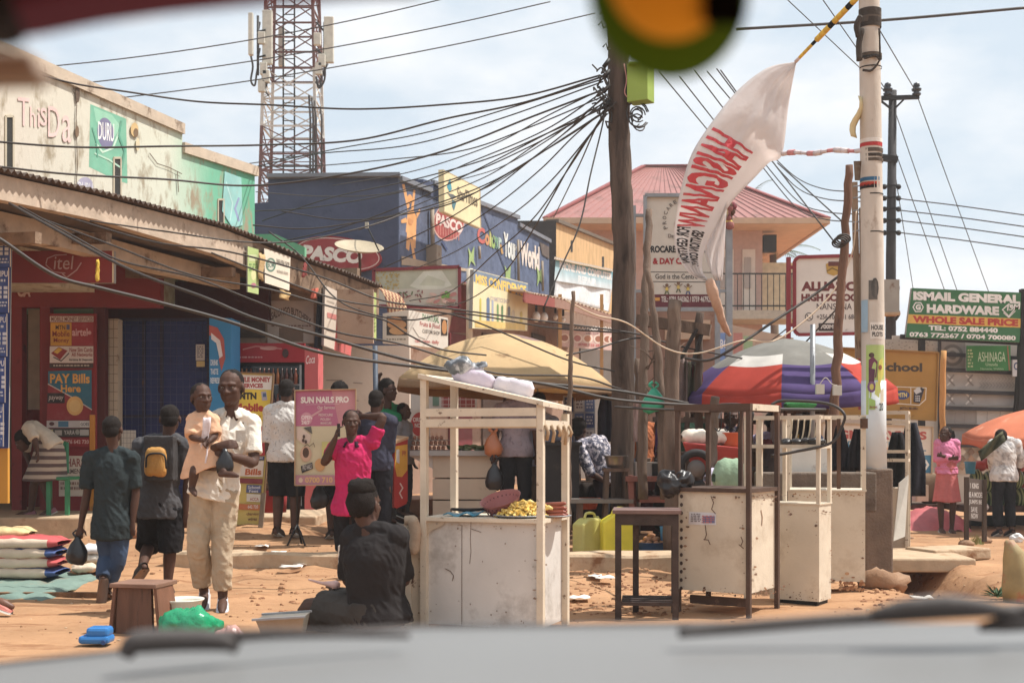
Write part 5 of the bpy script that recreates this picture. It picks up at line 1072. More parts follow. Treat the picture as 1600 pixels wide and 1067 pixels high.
mb=MB(); mb.box(P(1387,464,27.7),(.42,.3,.72),worn((160,148,134))); mb.box(P(1385,491,27.7),(.5,.34,.06),worn((190,150,110))); mb.tube(catmull([P(1400,440,27.7),P(1404,450,27.7),P(1400,462,27.7)],4),.03,CABLE,6); mb.tube(catmull([P(1400,480,27.7),P(1405,490,27.7),P(1399,500,27.7)],4),.03,CABLE,6); mb.build('switch_box',fp)
# ---------------------------------------------------------------- overhead cables
def cable(pts,rad,label,group,sag=0.,m=None,n=8):
    q=[P(*p) for p in pts]
    if len(q) == 2 and sag: q=[lerp(q[0],q[1],t/6)-UP*sag*4*(t/6)*(1-t/6) for t in range(7)]
    mb=MB(); mb.tube(catmull(q,n),rad,m or CABLE,6); return mb.build('overhead_cable',None,label,'cable',group)
for a,b,l in (((80,104,40),(700,-3,40),'highest of three straight parallel cables crossing in front of the lattice mast'),((125,131,40),(860,3,40),'middle of three straight parallel cables crossing in front of the lattice mast'),((165,156,40),(930,21,40),'lowest of three straight parallel cables crossing in front of the lattice mast')): cable([a,b],.019,l,'straight cables in front of the mast',sag=.25)
cable([(1150,46,26),(1380,32,26),(1620,11,26)],.03,'thick dark cable running level across the sky behind the concrete pole','cables at the concrete pole')
fan=[[(40,110,14),(110,128,14.2),(200,146,14.5),(310,160,15),(420,166,15),(560,170,15),(700,163,15),(820,148,14.6),(938,118,14.4)],
       [(-40,219,13),(120,227,13.4),(260,231,13.8),(420,227,14.4),(560,216,14.6),(700,190,14.6),(820,160,14.6),(942,120,14.4)],
       [(-40,256,12.6),(100,268,13),(260,284,13.6),(390,288,14.2),(540,274,14.4),(690,236,14.5),(830,186,14.5),(944,140,14.4)],
       [(375,258,22),(500,240,20),(640,226,18),(780,190,16),(942,128,14.4)],[(380,265,22),(520,238,20),(660,212,18),(800,170,16),(942,124,14.4)],
       [(400,260,23),(480,258,22),(600,246,20),(720,232,17),(830,200,15.5),(945,150,14.4)],[(398,330,22),(480,322,21),(600,308,19),(720,276,17),(830,226,15.5),(945,165,14.4)],
       [(410,345,21),(520,312,20),(640,286,18),(760,250,16),(860,208,15),(946,168,14.4)],[(430,380,20),(540,350,19),(640,316,18),(740,272,16.5),(850,212,15),(947,160,14.4)],
       [(440,330,19),(540,345,19),(640,328,18),(760,290,16),(860,232,15),(946,175,14.4)],[(395,352,17),(480,358,17),(580,346,17),(700,316,16),(800,270,15.5),(880,218,15),(948,172,14.4)],
       [(600,418,19),(680,380,18),(760,330,17),(840,268,16),(900,212,15),(946,172,14.4)],[(590,395,19),(680,352,18),(760,306,17),(840,246,16),(946,158,14.4)],
       [(560,360,24),(660,316,22),(760,272,19),(850,222,16),(947,165,14.4)],[(520,290,26),(640,268,22),(760,226,18),(860,182,15.5),(944,138,14.4)],
       [(640,470,22),(700,460,20),(770,400,18),(830,345,17),(880,270,15.5),(946,175,14.4)],[(690,480,22),(735,468,20),(790,425,18),(850,330,16),(900,245,15),(948,178,14.4)],
       [(620,430,25),(700,396,22),(770,356,19),(850,290,16.5),(947,180,14.4)],[(700,286,26),(780,262,22),(860,220,17),(946,152,14.4)],[(660,330,24),(760,290,20),(860,226,16),(947,148,14.4)],
       [(865,340,24),(880,302,20),(905,250,17),(930,205,15),(948,172,14.4)],[(850,480,13.4),(880,415,13.6),(905,350,13.8),(925,270,14),(940,190,14.3),(945,160,14.4)],[(400,300,24),(500,310,22),(620,296,20),(740,256,17),(850,205,15.3),(945,142,14.4)]]
fl_=['topmost of the three long drooping cables running from the wooden pole to the far left','long drooping cable passing across the painted soap adverts, upper of two','long drooping cable passing across the painted soap adverts, lower of two']
for i,f in enumerate(fan):
    fr=random.Random(i); f2=[f[0]]+[(x+fr.uniform(-4,4),y+fr.uniform(-4.5,4.5),d) for x,y,d in f[1:-1]]+[f[-1]]
    cable(f2,.009 if i>2 else .011,fl_[i] if i<3 else 'thin service cable fanning from the wooden pole down to the shops','service cables fanning from the wooden pole',n=10)
near=[[(-30,362,9),(0,374,9),(85,430,9.2),(160,451,9.4),(250,473,9.7),(360,503,10),(480,545,10.3),(560,561,10.5),(690,578,10.8),(850,600,11.2),(960,624,11.5),(1080,633,11.8),(1160,638,12),(1290,640,12.2)],
        [(15,318,12.4),(75,352,11.5),(200,420,11),(320,465,10.8),(400,498,10.8),(500,524,10.9),(600,553,11),(700,577,11.1),(830,597,11.3),(960,610,11.6),(1075,630,12)],
        [(30,322,12.6),(120,372,12),(190,408,11.6),(300,433,11.5),(400,471,11.5),(520,517,11.5),(620,536,11.6),(700,560,11.8),(780,584,12),(900,588,12.2),(960,605,12.5),(1000,618,12.8)],
        [(60,340,12.5),(180,385,12.2),(300,430,12),(420,452,12.2),(520,480,12.6),(600,500,13),(640,524,13.2),(690,546,13.4),(760,555,13.6)],
        [(100,338,13.2),(240,378,13),(360,394,13),(500,432,13),(600,470,13.2),(700,482,13.4),(820,498,13.6),(960,516,13.9),(1030,528,14)],
        [(140,345,13.5),(260,362,13.8),(380,378,14.5),(470,376,15),(580,352,15.5),(640,330,16)],[(420,362,15),(470,400,15),(520,462,15),(570,488,15),(640,500,15),(720,490,15),(860,512,14.6),(980,520,14.3)],
        [(330,395,13.4),(420,430,13.5),(520,466,13.8),(600,480,14),(720,495,14),(880,560,13.6),(960,580,13.6)],
        [(885,555,13.3),(930,545,13.5),(1000,528,13.8),(1080,545,14),(1160,560,14)]]
nl=['lowest thick black cable sweeping from the left edge to the stall frames','thick black cable running just above the lowest one past the cart roof','drooping cable curving over the yellow umbrella rim','cable dropping from the veranda towards the bread sign box','cable running from the veranda across the cosmetics shop board','loose cable looping along the veranda fascia','cable dangling past the red and white shop board','cable crossing the tan umbrella top','loose cable between the stick pole and the crooked poles']
for i,f in enumerate(near): cable(f,.014 if i<2 else .009,nl[i],'cables sagging in front of the shops',n=10)
cable([(885,470,12.3),(930,492,12.5),(980,505,12.8),(1040,544,13),(1090,552,13),(1160,532,13),(1215,530,13.2),(1290,470,13.4),(1330,400,13.5),(1338,330,13.5)],.008,'pale twisted cable running from the stick pole to the posts by the concrete pole','cables sagging in front of the shops',m=mat('pale_cable',(206,180,150)))
cable([(1070,560,13),(1110,562,13),(1160,535,13),(1215,498,13.2),(1270,462,13.4),(1310,432,13.5)],.014,'black cable rising beside the pale twisted cable to the leaning timber','cables sagging in front of the shops')
for i,(a,b) in enumerate((((1030,112,20),(1140,245,24)),((1062,120,20),(1160,245,24)),((1085,110,20),(1180,235,24)),((1105,112,20),(1200,225,24)),((1120,108,20),(1215,235,24)),((1126,110,20),(1220,240,24)))): cable([a,b],.010,'thin dark line slanting down behind the torn banner','lines behind the torn banner')
for a,b in (((1225,-5,24),(1390,150,28)),((1280,-8,24),(1388,146,28)),((1370,40,24),(1432,145,28))): cable([a,b],.010,'thin line running up from the far crossarm to the top of the photo','power lines at the far utility pole')
for a,b in (((1390,150,28),(1560,640,40)),((1433,150,28),(1612,640,40)),((1400,240,28),(1535,620,40)),((1396,255,28),(1450,600,40))): cable([a,b],.010,'thin line descending steeply to the right of the far utility pole','power lines at the far utility pole')
for i,y in enumerate((310,328,344,363)): cable([(1402,y,27.8),(1425,y+3,27.6),(1500,y+12,27),(1620,y+29,26)],.012,'thin level line running right from the insulator rack of the far pole','level lines from the insulator rack')
for i,(y0,x0,ym) in enumerate(((300,1200,255),(315,1195,258),(335,1185,262),(347,1180,265))): cable([(x0,ym-18,24),(1245,y0-22,24),(1290,y0-4,23),(1345,y0,22)],.010,'thin slack line between the red roof and the concrete pole','slack lines beside the red roof')
for a,b in (((1205,250,20),(1305,380,18)),((1215,255,20),(1320,350,18)),((1160,640,18),(1310,480,16)),((1170,560,22),(1240,505,20))): cable([a,b],.011,'thin dark line crossing in front of the red roofed house','slack lines beside the red roof')
for i,f in enumerate(([(960,636,11.6),(1060,640,11.5),(1130,632,10.4),(1165,634,9.9),(1176,645,9.8),(1172,662,9.8)],[(1205,632,10),(1225,626,10),(1290,630,9.9),(1318,645,9.8),(1316,665,9.8),(1298,692,9.8),(1240,706,9.8),(1205,712,9.8)])):
    cable(f,.012,('thick black cable bent over the top of the brown stall frame','black hose looped over the white stall frame')[i],'cables over the stall frames',n=10)
# ---------------------------------------------------------------- vendor carts and market things
CREAM=mat('chipped_cream_paint',(208,192,168),rough=.6,var=.10,scale=2.5,dirt=(172,148,120),dirt_amt=.42,dscale=4,bump=.2,bscale=12,spec=.25,edge=.28)
WHITEP=mat('scuffed_white_paint',(200,195,188),rough=.6,var=.12,scale=1.6,dirt=(142,132,122),dirt_amt=.44,dscale=2.6,bump=.1,bscale=14,spec=.3,edge=.22)
WFRAME=mat('chipped_white_frame',(206,190,166),rough=.6,var=.1,dirt=(112,82,60),dirt_amt=.22,dscale=14,bump=.15,spec=.3,edge=.05)
BRNF=mat('brown_iron_frame',(84,62,50),rough=.75,var=.2,dirt=(130,98,76),dirt_amt=.2,dscale=12,bump=.15,spec=.3)
class Fr:
    def __init__(s,px,Y,a): s.c=V(((px-CXP)/FPX*Y,Y,0)); s.u=V((-math.cos(R(a)),math.sin(R(a)),0)); s.v=V((math.sin(R(a)),math.cos(R(a)),0))
    def __call__(s,u,v,z): return s.c+s.u*u+s.v*v+UP*z
def cuboid(mb,F_,u0,u1,v0,v1,z0,z1,m): mb.hexa([F_(u0,v0,z0),F_(u1,v0,z0),F_(u1,v1,z0),F_(u0,v1,z0),F_(u0,v0,z1),F_(u1,v0,z1),F_(u1,v1,z1),F_(u0,v1,z1)],m)
# --- cart 1: chips cart
F1=Fr(845,8.3,21); w,d,zc=.83,.5,.735
t=thing('vendor_cart','white chips cart with four frame posts and a sloping top, largest cart in the middle','cart',F1(w/2,d/2,0))
mb=MB(); cuboid(mb,F1,.02,w-.02,.02,d-.02,.03,zc-.015,WHITEP); mb.build('cabinet',t)
mb=MB(); cuboid(mb,F1,-.02,w+.01,-.02,d+.02,zc-.014,zc+.012,WFRAME); mb.build('counter_top',t)
for u,v,zt in ((0,0,1.49),(w,0,1.70),(w,d,1.66),(0,d,1.44)): mb=MB(); cuboid(mb,F1,u-.022,u+.022,v-.022,v+.022,0,zt,WFRAME); mb.build('corner_post',t)
mb=MB(); mb.hexa([F1(-.03,-.04,1.48),F1(w+.03,-.04,1.675),F1(w+.03,d+.04,1.675),F1(-.03,d+.04,1.46),F1(-.03,-.04,1.51),F1(w+.03,-.04,1.705),F1(w+.03,d+.04,1.705),F1(-.03,d+.04,1.49)],WFRAME); mb.build('sloping_top',t)
for z in (1.445,1.375): 
    mb=MB(); cuboid(mb,F1,.022,w-.022,-.03,-.008,z-.028,z+.026,WFRAME); mb.build('front_board',t)
mb=MB(); cuboid(mb,F1,-.025,.0,.02,d-.02,1.33,1.39,WFRAME); cuboid(mb,F1,.02,w-.02,.02,d-.02,1.345,1.36,WFRAME); mb.build('upper_shelf',t)
mb=MB()
for v in (0,.12,.25,.37,.48): mb.tube([F1(-.03,v,1.36),F1(-.045,v+.02,1.31),F1(-.03,v+.03,1.26+.03*math.sin(v*30))],.012,cloth((176,150,120)),6)
mb.build('fringe_rags',t)
sg=Sign(F1(w/2,.0195,.4),F1.v*-1)
for p in ([(736,815),(735,840),(736,862),(734,880)],[(696,888),(704,892),(709,899),(707,907)],[(737,826),(746,829),(752,831)],[(722,820),(722,980)],[(840,822),(839,985)]): sg.line(p,1.1 if p[0][0]<715 else .8,(96,72,58))
r=random.Random(3)
for i in range(26): sg.ellipse(r.uniform(668,840),r.uniform(815,975),r.uniform(.4,1.3),r.uniform(.4,1.8),(112,84,66),6)
sg.shape([(668,812),(700,813),(690,822),(676,828),(670,836)],(190,168,140)); sg.done(t,'rust_marks')
mb=MB(); pA=P(637,900,8.62); mb.bar(V((pA.x,8.62,0)),V((pA.x,8.62,.70)),.05,.05,WFRAME); mb.bar(V((pA.x+.055,8.66,0)),V((pA.x+.055,8.66,.68)),.075,.02,WFRAME); mb.tube([V((pA.x+.03,8.58,.42)),V((pA.x+.045,8.57,.36)),V((pA.x+.03,8.58,.30))],.006,RUST,5); mb.build('side_door',t)
mb=MB(); mb.tube(catmull([V((pA.x-.01,8.6,.72)),V((pA.x+.04,8.58,.72)),V((pA.x+.055,8.57,.62)),V((pA.x+.03,8.57,.50))],6),[.03]*6+[.04]*12+[.02],cloth((176,150,124)),8); mb.build('rag',None,'tan rag draped over the side door of the chips cart','rag',wr=.012,wrs=20)
mb=MB(); rot=Matrix.Rotation(R(-16),3,'Y') @ Matrix.Rotation(R(18),3,'X'); c=F1(.37,.30,zc+.03); prof=[(.09,0),(.10,.03),(.115,.06),(.13,.09),(.14,.11),(.145,.112),(.135,.10),(.10,.04),(.085,.012)]
mb.lathe(c,prof,mat('pink_plastic',(176,104,100),rough=.45),26,rot=rot); bs=mb.build('basket',None,'pink woven plastic basket tipped on the chips cart counter','basket')
mb=MB()
for k in range(26):
    a=k/26*6.283
    for z in (.03,.055,.08): mb.box(c+rot @ V(((.10+z*.33)*math.cos(a),(.10+z*.33)*math.sin(a),z)),(.008,.008,.012),mat('basket_gap',(96,50,50)))
mb.build('weave_holes',bs)
mb=MB(); r=random.Random(8); CH=[mat('fried_chip',c,rough=.45,var=.2,scale=14,spec=.4) for c in ((226,186,84),(214,168,62),(232,200,110))]
for i in range(230):
    rr=r.random() ** .6; a=r.uniform(0,6.283); u=.19+.17*rr*math.cos(a); v=.17+.11*rr*math.sin(a); h=.085*(1-rr ** 1.6); p=F1(u,v,zc+.02+h*r.uniform(.6,1.05)); dd=V((r.uniform(-1,1),r.uniform(-1,1),r.uniform(-.5,.5))).normalized()*r.uniform(.018,.034)
    mb.bar(p-dd,p+dd,.012,.011,r.choice(CH))
for i in range(6): p=F1(.28-i*.05+r.uniform(-.02,.02),.2,zc+.11-abs(i-1.5)*.012); mb.tube([p,p+V((.03,0,.012)),p+V((.055,-.01,.002))],[.012,.016,.008],CH[i % 3],7)
mb.build('potato_chips',None,'heap of yellow fried chips on the chips cart counter','chips',kind='stuff')
mb=MB(); mb.lathe(F1(.2,.17,zc+.012),[(.06,0),(.15,.004),(.19,.015),(.185,.019),(.06,.008)],STEEL,24); mb.build('tray',None,'flat metal tray under the heap of yellow chips','tray')
SAU=mat('fried_sausage',(142,66,44),rough=.35,var=.25,scale=12,spec=.5)
for i,(dx,z) in enumerate(((0,0),(1,0),(2,0),(3,0),(.5,1),(1.5,1),(2.5,1),(1,2),(2,2),(1.5,3))):
    mb=MB(); c=F1(.03+.028*dx-.045,.24+.012*(i % 3),zc+.028+z*.024); dv=F1.u*.065+V((0,0,.004*((i % 3)-1))); sd_=F1.v*(.026*(dx-1.5)); c=F1(-.01,.26,zc+.026+z*.025)+sd_
    mb.tube([c-dv,c-dv*.4-UP*.004,c+dv*.4-UP*.004,c+dv],[.012,.0165,.0165,.012],SAU,9,rnd_cap=True); mb.build('sausage',None,'brown fried sausage in the stack beside the chips','sausage','sausages on the chips cart')
mb=MB(); mb.lathe(F1(-.0,.26,zc+.012),[(.05,0),(.10,.004),(.12,.012),(.115,.015),(.05,.007)],STEEL,20); mb.build('plate',None,'small steel plate under the stacked sausages','plate')
mb=MB(); q=[F1(.74,.1,zc+.02),F1(.50,.06,zc+.03),F1(.47,.3,zc+.045),F1(.70,.32,zc+.03)]; mb.surf([[lerp(lerp(q[0],q[1],i/8),lerp(q[3],q[2],i/8),j/5)+UP*(.012*math.sin(i*1.3+j)) for i in range(9)] for j in range(6)],mat('blue_plastic_bag',(60,140,170),rough=.3)); mb.build('plastic_bag',None,'flat turquoise plastic bag on the chips cart counter','bag',solid=.006)
mb=MB(); mb.tube([F1(.72,.2,zc+.055),F1(.60,.2,zc+.05),F1(.47,.22,zc+.06)],[.01,.014,.008],DARKM,7); mb.build('knife',None,'dark handled knife lying over the turquoise bag','knife')
for i,(u0,u1,z0,m,l,hh) in enumerate(((.70,.40,1.70,(206,190,206),'long mauve and white parcel on the sloping top of the chips cart',.035),(.40,.12,1.60,(214,204,212),'second white wrapped parcel at the right end of the sloping cart top',.035))):
    mb=MB(); n=10
    mb.tube([F1(lerp(u0,u1,k/n),.18,1.535+lerp(u0,u1,k/n)*.235+.01) for k in range(n+1)],[(hh*.5,hh*.4)]+[(.06,hh*.8)]*(n-1)+[(hh*.8,hh*.5)],mat('plastic_wrap',m,rough=.4,var=.08),12); mb.build('parcel',None,l,'parcel',wr=.018,wrs=16)
mb=MB(); r=random.Random(2); c=F1(.62,.2,1.76)
mb.ell(c,(.15,.06,.05),mat('grey_plastic_sheet',(96,100,106),rough=.3,dirt=(206,206,210),dirt_amt=.5,dscale=7),44,26)
mb.build('plastic_sheet',None,'crumpled dark grey plastic sheet on top of the mauve parcel','plastic sheet',wr=.05,wrs=10)
# --- cart 2: brown framed cart
F2=Fr(1170,9.1,33); w,d=.555,.54; zc=.885
t=thing('vendor_cart','cream vendor cart with a dark brown iron frame and a taped paper notice','cart',F2(w/2,d/2,0)); mb=MB(); cuboid(mb,F2,.012,w,.012,d,.165,zc,CREAM); mb.build('cabinet',t)
mb=MB(); cuboid(mb,F2,-.012,w+.02,-.012,d+.012,zc+.001,zc+.03,BRNF); mb.build('counter_rim',t)
for u,v,z0 in ((0,0,0),(w,0,.885),(w,d,0),(0,d,0),(w*.52,d,.885)): mb=MB(); cuboid(mb,F2,u-.016,u+.016,v-.016,v+.016,z0,1.52,BRNF); mb.build('frame_post',t)
mb=MB(); cuboid(mb,F2,w-.02,w+.02,-.02,.02,0,.17,BRNF); mb.build('leg',t)
mb=MB(); cuboid(mb,F2,-.02,w+.02,-.022,.022,1.475,1.522,BRNF); cuboid(mb,F2,-.02,w+.02,d-.022,d+.022,1.475,1.521,BRNF); cuboid(mb,F2,-.022,.022,.022,d-.022,1.474,1.52,WFRAME); cuboid(mb,F2,w-.022,w+.022,.022,d-.022,1.474,1.52,BRNF); mb.build('top_rails',t)
sg=Sign(F2(w/2,.011,.6),F2.v*-1); sg.shape([(1077,799),(1119,801),(1119,820),(1076,819)],(206,202,206)); sg.shape([(1098,806),(1117,806),(1117,817),(1098,817)],(112,120,160)); sg.scribble(1080,802,1096,816,5,(120,110,112),3); sg.scribble(1098,805,1117,818,4,(196,110,110),5)
for p in ([(1113,775),(1117,785),(1114,795),(1120,802)],[(1104,820),(1106,835),(1103,843)],[(1102,842),(1109,843),(1112,850)],[(1160,838),(1163,845),(1160,852)],[(1157,850),(1164,856)]): sg.line(p,1.4,(92,62,46))
for i in range(12): sg.ellipse(1067.5,775+i*13,2.6,3.2,(70,52,44),8)
sg.done(t,'taped_notice'); sg=Sign(F2(.011,d/2,.6),F2.u*-1); sg.line([(1189,797),(1191,808),(1190,820)],1.6,(150,116,90))
r=random.Random(7)
for i in range(22): sg.ellipse(r.uniform(1174,1230),772+abs(r.gauss(0,6)),r.uniform(.8,2.4),r.uniform(.5,1.4),(120,84,60),6)
for i in range(16): x=r.uniform(1174,1228); sg.ellipse(x,934-(x-1174)*.25-abs(r.gauss(0,4)),r.uniform(.8,2),r.uniform(.5,1.2),(130,86,58),6)
sg.done(t,'rust_marks')
mb=MB(); cuboid(mb,F2,.05,w-.05,.1,.13,0.06,.12,BRNF); mb.build('foot_rail',t)
mb=MB(); r=random.Random(4)
mb.ell(F2(w+.03,.0,.94),(.13,.07,.085),mat('black_plastic',(46,42,42),rough=.35),40,26); mb.build('plastic_bag',None,'crumpled black plastic sheet hanging at the corner of the brown framed cart','bag',wr=.06,wrs=11)
for i in range(3):
    mb=MB(); c=F2(.30-i*.07,.2,1.47); mb.tube(catmull([c,c-UP*.10,c-UP*.14+F2.u*.02,c-UP*.12+F2.u*.05],5),.005,DARKM,5); mb.build('hook',None,'black wire hook hanging inside the brown iron frame','hook','hooks in the brown framed cart')
# --- cart 3: narrow white cart
F3=Fr(1280,9.8,33); w,d,zc=.40,.27,.765
t=thing('vendor_cart','narrow white vendor cart with a two tier white frame in front of the bigger one','cart',F3(w/2,d/2,0)); mb=MB(); cuboid(mb,F3,0,w,0,d,.025,zc,CREAM); mb.build('cabinet',t); mb=MB(); cuboid(mb,F3,-.008,w+.01,-.008,d+.008,zc+.001,zc+.012,WFRAME); mb.build('counter_top',t)
wf=.60
for u,v,z0 in ((.01,.01,zc),(.01,d-.01,zc),(wf,.01,0),(wf,d-.01,.78),(w-.02,d,.78),(wf*.8,.01,.78)): mb=MB(); cuboid(mb,F3,u-.014,u+.014,v-.014,v+.014,z0,1.445,CREAM); mb.build('frame_post',t)
mb=MB()
for z in (1.425,1.20):
    cuboid(mb,F3,-.004,wf+.014,-.005,.025,z,z+.028,CREAM); cuboid(mb,F3,-.004,wf+.014,d-.025,d+.005,z,z+.027,CREAM); cuboid(mb,F3,-.005,.025,.02,d-.02,z,z+.026,CREAM); cuboid(mb,F3,wf-.012,wf+.013,.02,d-.02,z,z+.026,CREAM)
mb.build('frame_rails',t)
mb=MB(); cuboid(mb,F3,.02,w-.04,.02,d-.02,-.02,.025,DARKM); mb.build('feet',t)
for i in range(5):
    mb=MB(); c=F3(.06+.05*i,.12,1.43); mb.tube(catmull([c,c-UP*.1+F3.u*.01,c-UP*.17+F3.u*.03,c-UP*.18+F3.u*.06],5),.006,worn((206,190,160)),5); mb.build('hook',None,'cream coated hook hanging in the two tier white frame','hook','hooks in the white frame')
mb=MB(); r=random.Random(14)
for i in range(14): mb.ell(F3(.04+r.uniform(0,.26),r.uniform(.04,.2),1.235+r.uniform(0,.03)),(.05,.04,.02),mat('black_plastic',(46,42,42),rough=.35),7,5)
mb.build('plastic_bag',None,'black plastic sheeting lying on the middle shelf of the white frame','bag',wr=.015,wrs=18)
# --- cart 4: big cream cart behind
F4=Fr(1352,10.5,14); w,d,zc=.62,.5,.84
t=thing('vendor_cart','big cream vendor cart with a rusty bottom edge beside the concrete pole','cart',F4(w/2,d/2,0)); mb=MB(); cuboid(mb,F4,0,w,0,d,.10,zc,CREAM); mb.build('cabinet',t); mb=MB(); cuboid(mb,F4,-.01,w+.01,-.01,d+.01,zc+.001,zc+.014,WFRAME); mb.build('counter_top',t)
for u,v,z0 in ((.01,.01,zc),(.01,d-.01,zc),(w,.01,zc),(w,d-.01,zc),(.21,.2,zc)): mb=MB(); cuboid(mb,F4,u-.016,u+.016,v-.016,v+.016,z0,1.455,WFRAME if u != .21 else RUST); mb.build('frame_post',t)
for u,v in ((.03,.03),(w-.03,.03),(.03,d-.03),(w-.03,d-.03)): mb=MB(); cuboid(mb,F4,u-.02,u+.02,v-.02,v+.02,0,.10,BRNF); mb.build('foot',t)
mb=MB(); cuboid(mb,F4,-.006,w+.016,-.006,.026,1.44,1.468,WFRAME); cuboid(mb,F4,-.006,w+.016,d-.026,d+.006,1.44,1.467,WFRAME); cuboid(mb,F4,-.007,.025,.02,d-.02,1.44,1.466,WFRAME); cuboid(mb,F4,w-.012,w+.015,.02,d-.02,1.44,1.466,WFRAME); mb.box(F4(.01,.0,1.40),(.05,.05,.08),RUST); mb.build('top_rails',t)
sg=Sign(F4(w/2,-.001,.5),F4.v*-1); r=random.Random(5)
for i in range(70): x=r.uniform(1312,1351); sg.ellipse(x,921-abs(r.gauss(0,7)),r.uniform(1,4),r.uniform(.8,2.6),r.choice([(170,112,70),(190,140,96),(150,96,60)]),7)
for i in range(30): x=r.uniform(1240,1350); sg.ellipse(x,770+abs(r.gauss(0,3)),r.uniform(.8,2.4),r.uniform(.5,1.4),(170,126,90),6)
sg.done(t,'rust_marks')
# --- tall frame stall to the right of the pole
F5=Fr(1417,14.6,20); t=thing('frame_stall','tall cream frame stall with rusty shelves right of the concrete pole','stall',F5(.15,.2,-.1)); w,d=.36,.4; zb=-.12
for u,v in ((0,0),(w,0),(0,d),(w,d)): mb=MB(); cuboid(mb,F5,u-.018,u+.018,v-.018,v+.018,zb,1.6,WFRAME); mb.build('frame_post',t)
mb=MB()
for z in (1.57,1.46,1.12,1.02): cuboid(mb,F5,.018,w-.018,-.016,.016,z,z+.035,WFRAME); cuboid(mb,F5,-.016,.016,.018,d-.018,z,z+.034,WFRAME); cuboid(mb,F5,w-.016,w+.016,.018,d-.018,z,z+.034,WFRAME); cuboid(mb,F5,.018,w-.018,d-.016,d+.016,z,z+.033,WFRAME)
mb.build('rails',t); mb=MB(); cuboid(mb,F5,.02,w-.02,.02,d-.02,zb+.1,.72,worn((190,170,146),amt=.3)); mb.build('cabinet',t)
mb=MB(); mb.prism([P(1396,845,14.1),P(1414,838,14.1),P(1420,742,14.35),P(1405,755,14.35)],V((0,.03,0)),worn((216,206,190))); mb.build('leaning_board',None,'white board leaning against the tall cream frame stall','board')
for (x,y0,y1,Y,l,c) in ((1402,675,790,15.2,'black cloth sheet hung behind the shelves of the tall cream frame stall',(40,38,40)),(1424,660,775,15.3,'dark jacket hanging at the right edge of the tall cream frame stall',(44,44,52)),(1312,665,735,12.4,'black jacket hanging in the cream cart frame beside the concrete pole',(38,36,40)),(1340,670,735,12.5,'black cloth hanging against the concrete pole inside the cart frame',(46,42,44))):
    mb=MB(); wid=22 if Y>14 else 14
    mb.surf([[P(x+(i-4)/4*wid*(.35+.65*min(1,j/5)) ,lerp(y0,y1,j/10),Y+.05*math.sin(i*1.7+j*.3)) for i in range(9)] for j in range(11)],cloth(c)); mb.build('hanging_cloth',None,l,'cloth',solid=.012)
def chips(par,sg,x0,y0,x1,y1,x2,y2,x3,y3,n,seed,cols=((120,84,60),(150,108,76),(96,66,48))):
    # paint chips and grime along the edges of a panel whose corners are given clockwise
    r=random.Random(seed); c=[(x0,y0),(x1,y1),(x2,y2),(x3,y3)]; s2=Sign(sg.p0,sg.n); s2.k=sg.k+3
    for i in range(n):
        e=r.choice((0,1,2,2,2,3)); t=r.random(); a,b=c[e],c[(e+1) % 4]; k=abs(r.gauss(0,1.0))*(5 if e == 2 else 2.2); mx,my=(x0+x2)/2,(y0+y2)/2
        x,y=lerp(a[0],b[0],t),lerp(a[1],b[1],t); l=max(1,math.hypot(mx-x,my-y)); x += (mx-x)/l*k; y += (my-y)/l*k; q=r.choice((.35,.5,.6,.8,1.0,1.9)); w=r.uniform(.6,1.8)
        s2.shape([(x+q*w*math.cos(u)*r.uniform(.5,1.2),y+q*math.sin(u)*r.uniform(.5,1.3)) for u in (0,.9,1.8,2.7,3.6,4.5,5.4)],r.choice(cols))
    s2.k=min(s2.k,60); s2.done(par,'chipped_edges')
chips(t,Sign(F4(.3,-.001,.5),F4.v*-1),1236,772,1350,772,1350,925,1310,925,60,1)
for o_ in [q for q in bpy.data.objects if q.name.startswith('vendor_cart')]:
    if 'chips cart' in o_['label']: chips(o_,Sign(F1(.4,.0195,.4),F1.v*-1),668,816,841,820,841,985,660,985,90,2,((150,130,112),(120,96,78),(168,148,128))); chips(o_,Sign(F1(.0195,.25,.4),F1.u*-1),849,822,882,820,882,985,849,988,30,3,((150,130,112),(130,104,84)))
    if 'iron frame' in o_['label']: chips(o_,Sign(F2(.2,.0115,.6),F2.v*-1),1074,776,1162,776,1164,930,1070,926,70,4); chips(o_,Sign(F2(.0115,.2,.6),F2.u*-1),1176,776,1230,772,1230,915,1176,932,50,5)
    if 'two tier' in o_['label']: chips(o_,Sign(F3(.1,-.0005,.5),F3.v*-1),1230,796,1278,796,1278,938,1230,934,40,6); chips(o_,Sign(F3(-.0005,.1,.5),F3.u*-1),1282,796,1298,796,1298,930,1282,938,20,7)
# --- dark wooden table
F6=Fr(1060,8.95,6); t=thing('wooden_table','small dark wooden table standing left of the brown framed cart','table',F6(.22,.2,0)); w,d,zc=.44,.42,.745; DW=mat('dark_stained_wood',(62,46,40),rough=.7,var=.3,dirt=(96,74,62),dirt_amt=.2,stretch=(2,2,2))
mb=MB(); cuboid(mb,F6,-.02,w+.02,-.02,d+.02,zc,zc+.025,mat('table_top_wood',(120,90,82),rough=.6,var=.2)); mb.build('table_top',t)
for u,v in ((0.02,0.02),(w-.02,.02),(.02,d-.02),(w-.14,d-.02)): mb=MB(); cuboid(mb,F6,u-.022,u+.022,v-.022,v+.022,0,zc,DW); mb.build('leg',t)
mb=MB(); cuboid(mb,F6,.04,w-.04,0,.03,zc-.08,zc-.001,DW); cuboid(mb,F6,.04,w-.04,d-.03,d,zc-.08,zc-.001,DW); mb.build('apron',t); mb=MB()
for v in (.02,.12,.22,.32,.40): cuboid(mb,F6,.042,w-.042,v-.02,v+.02,.10,.125,DW)
mb.build('lower_shelf',t)
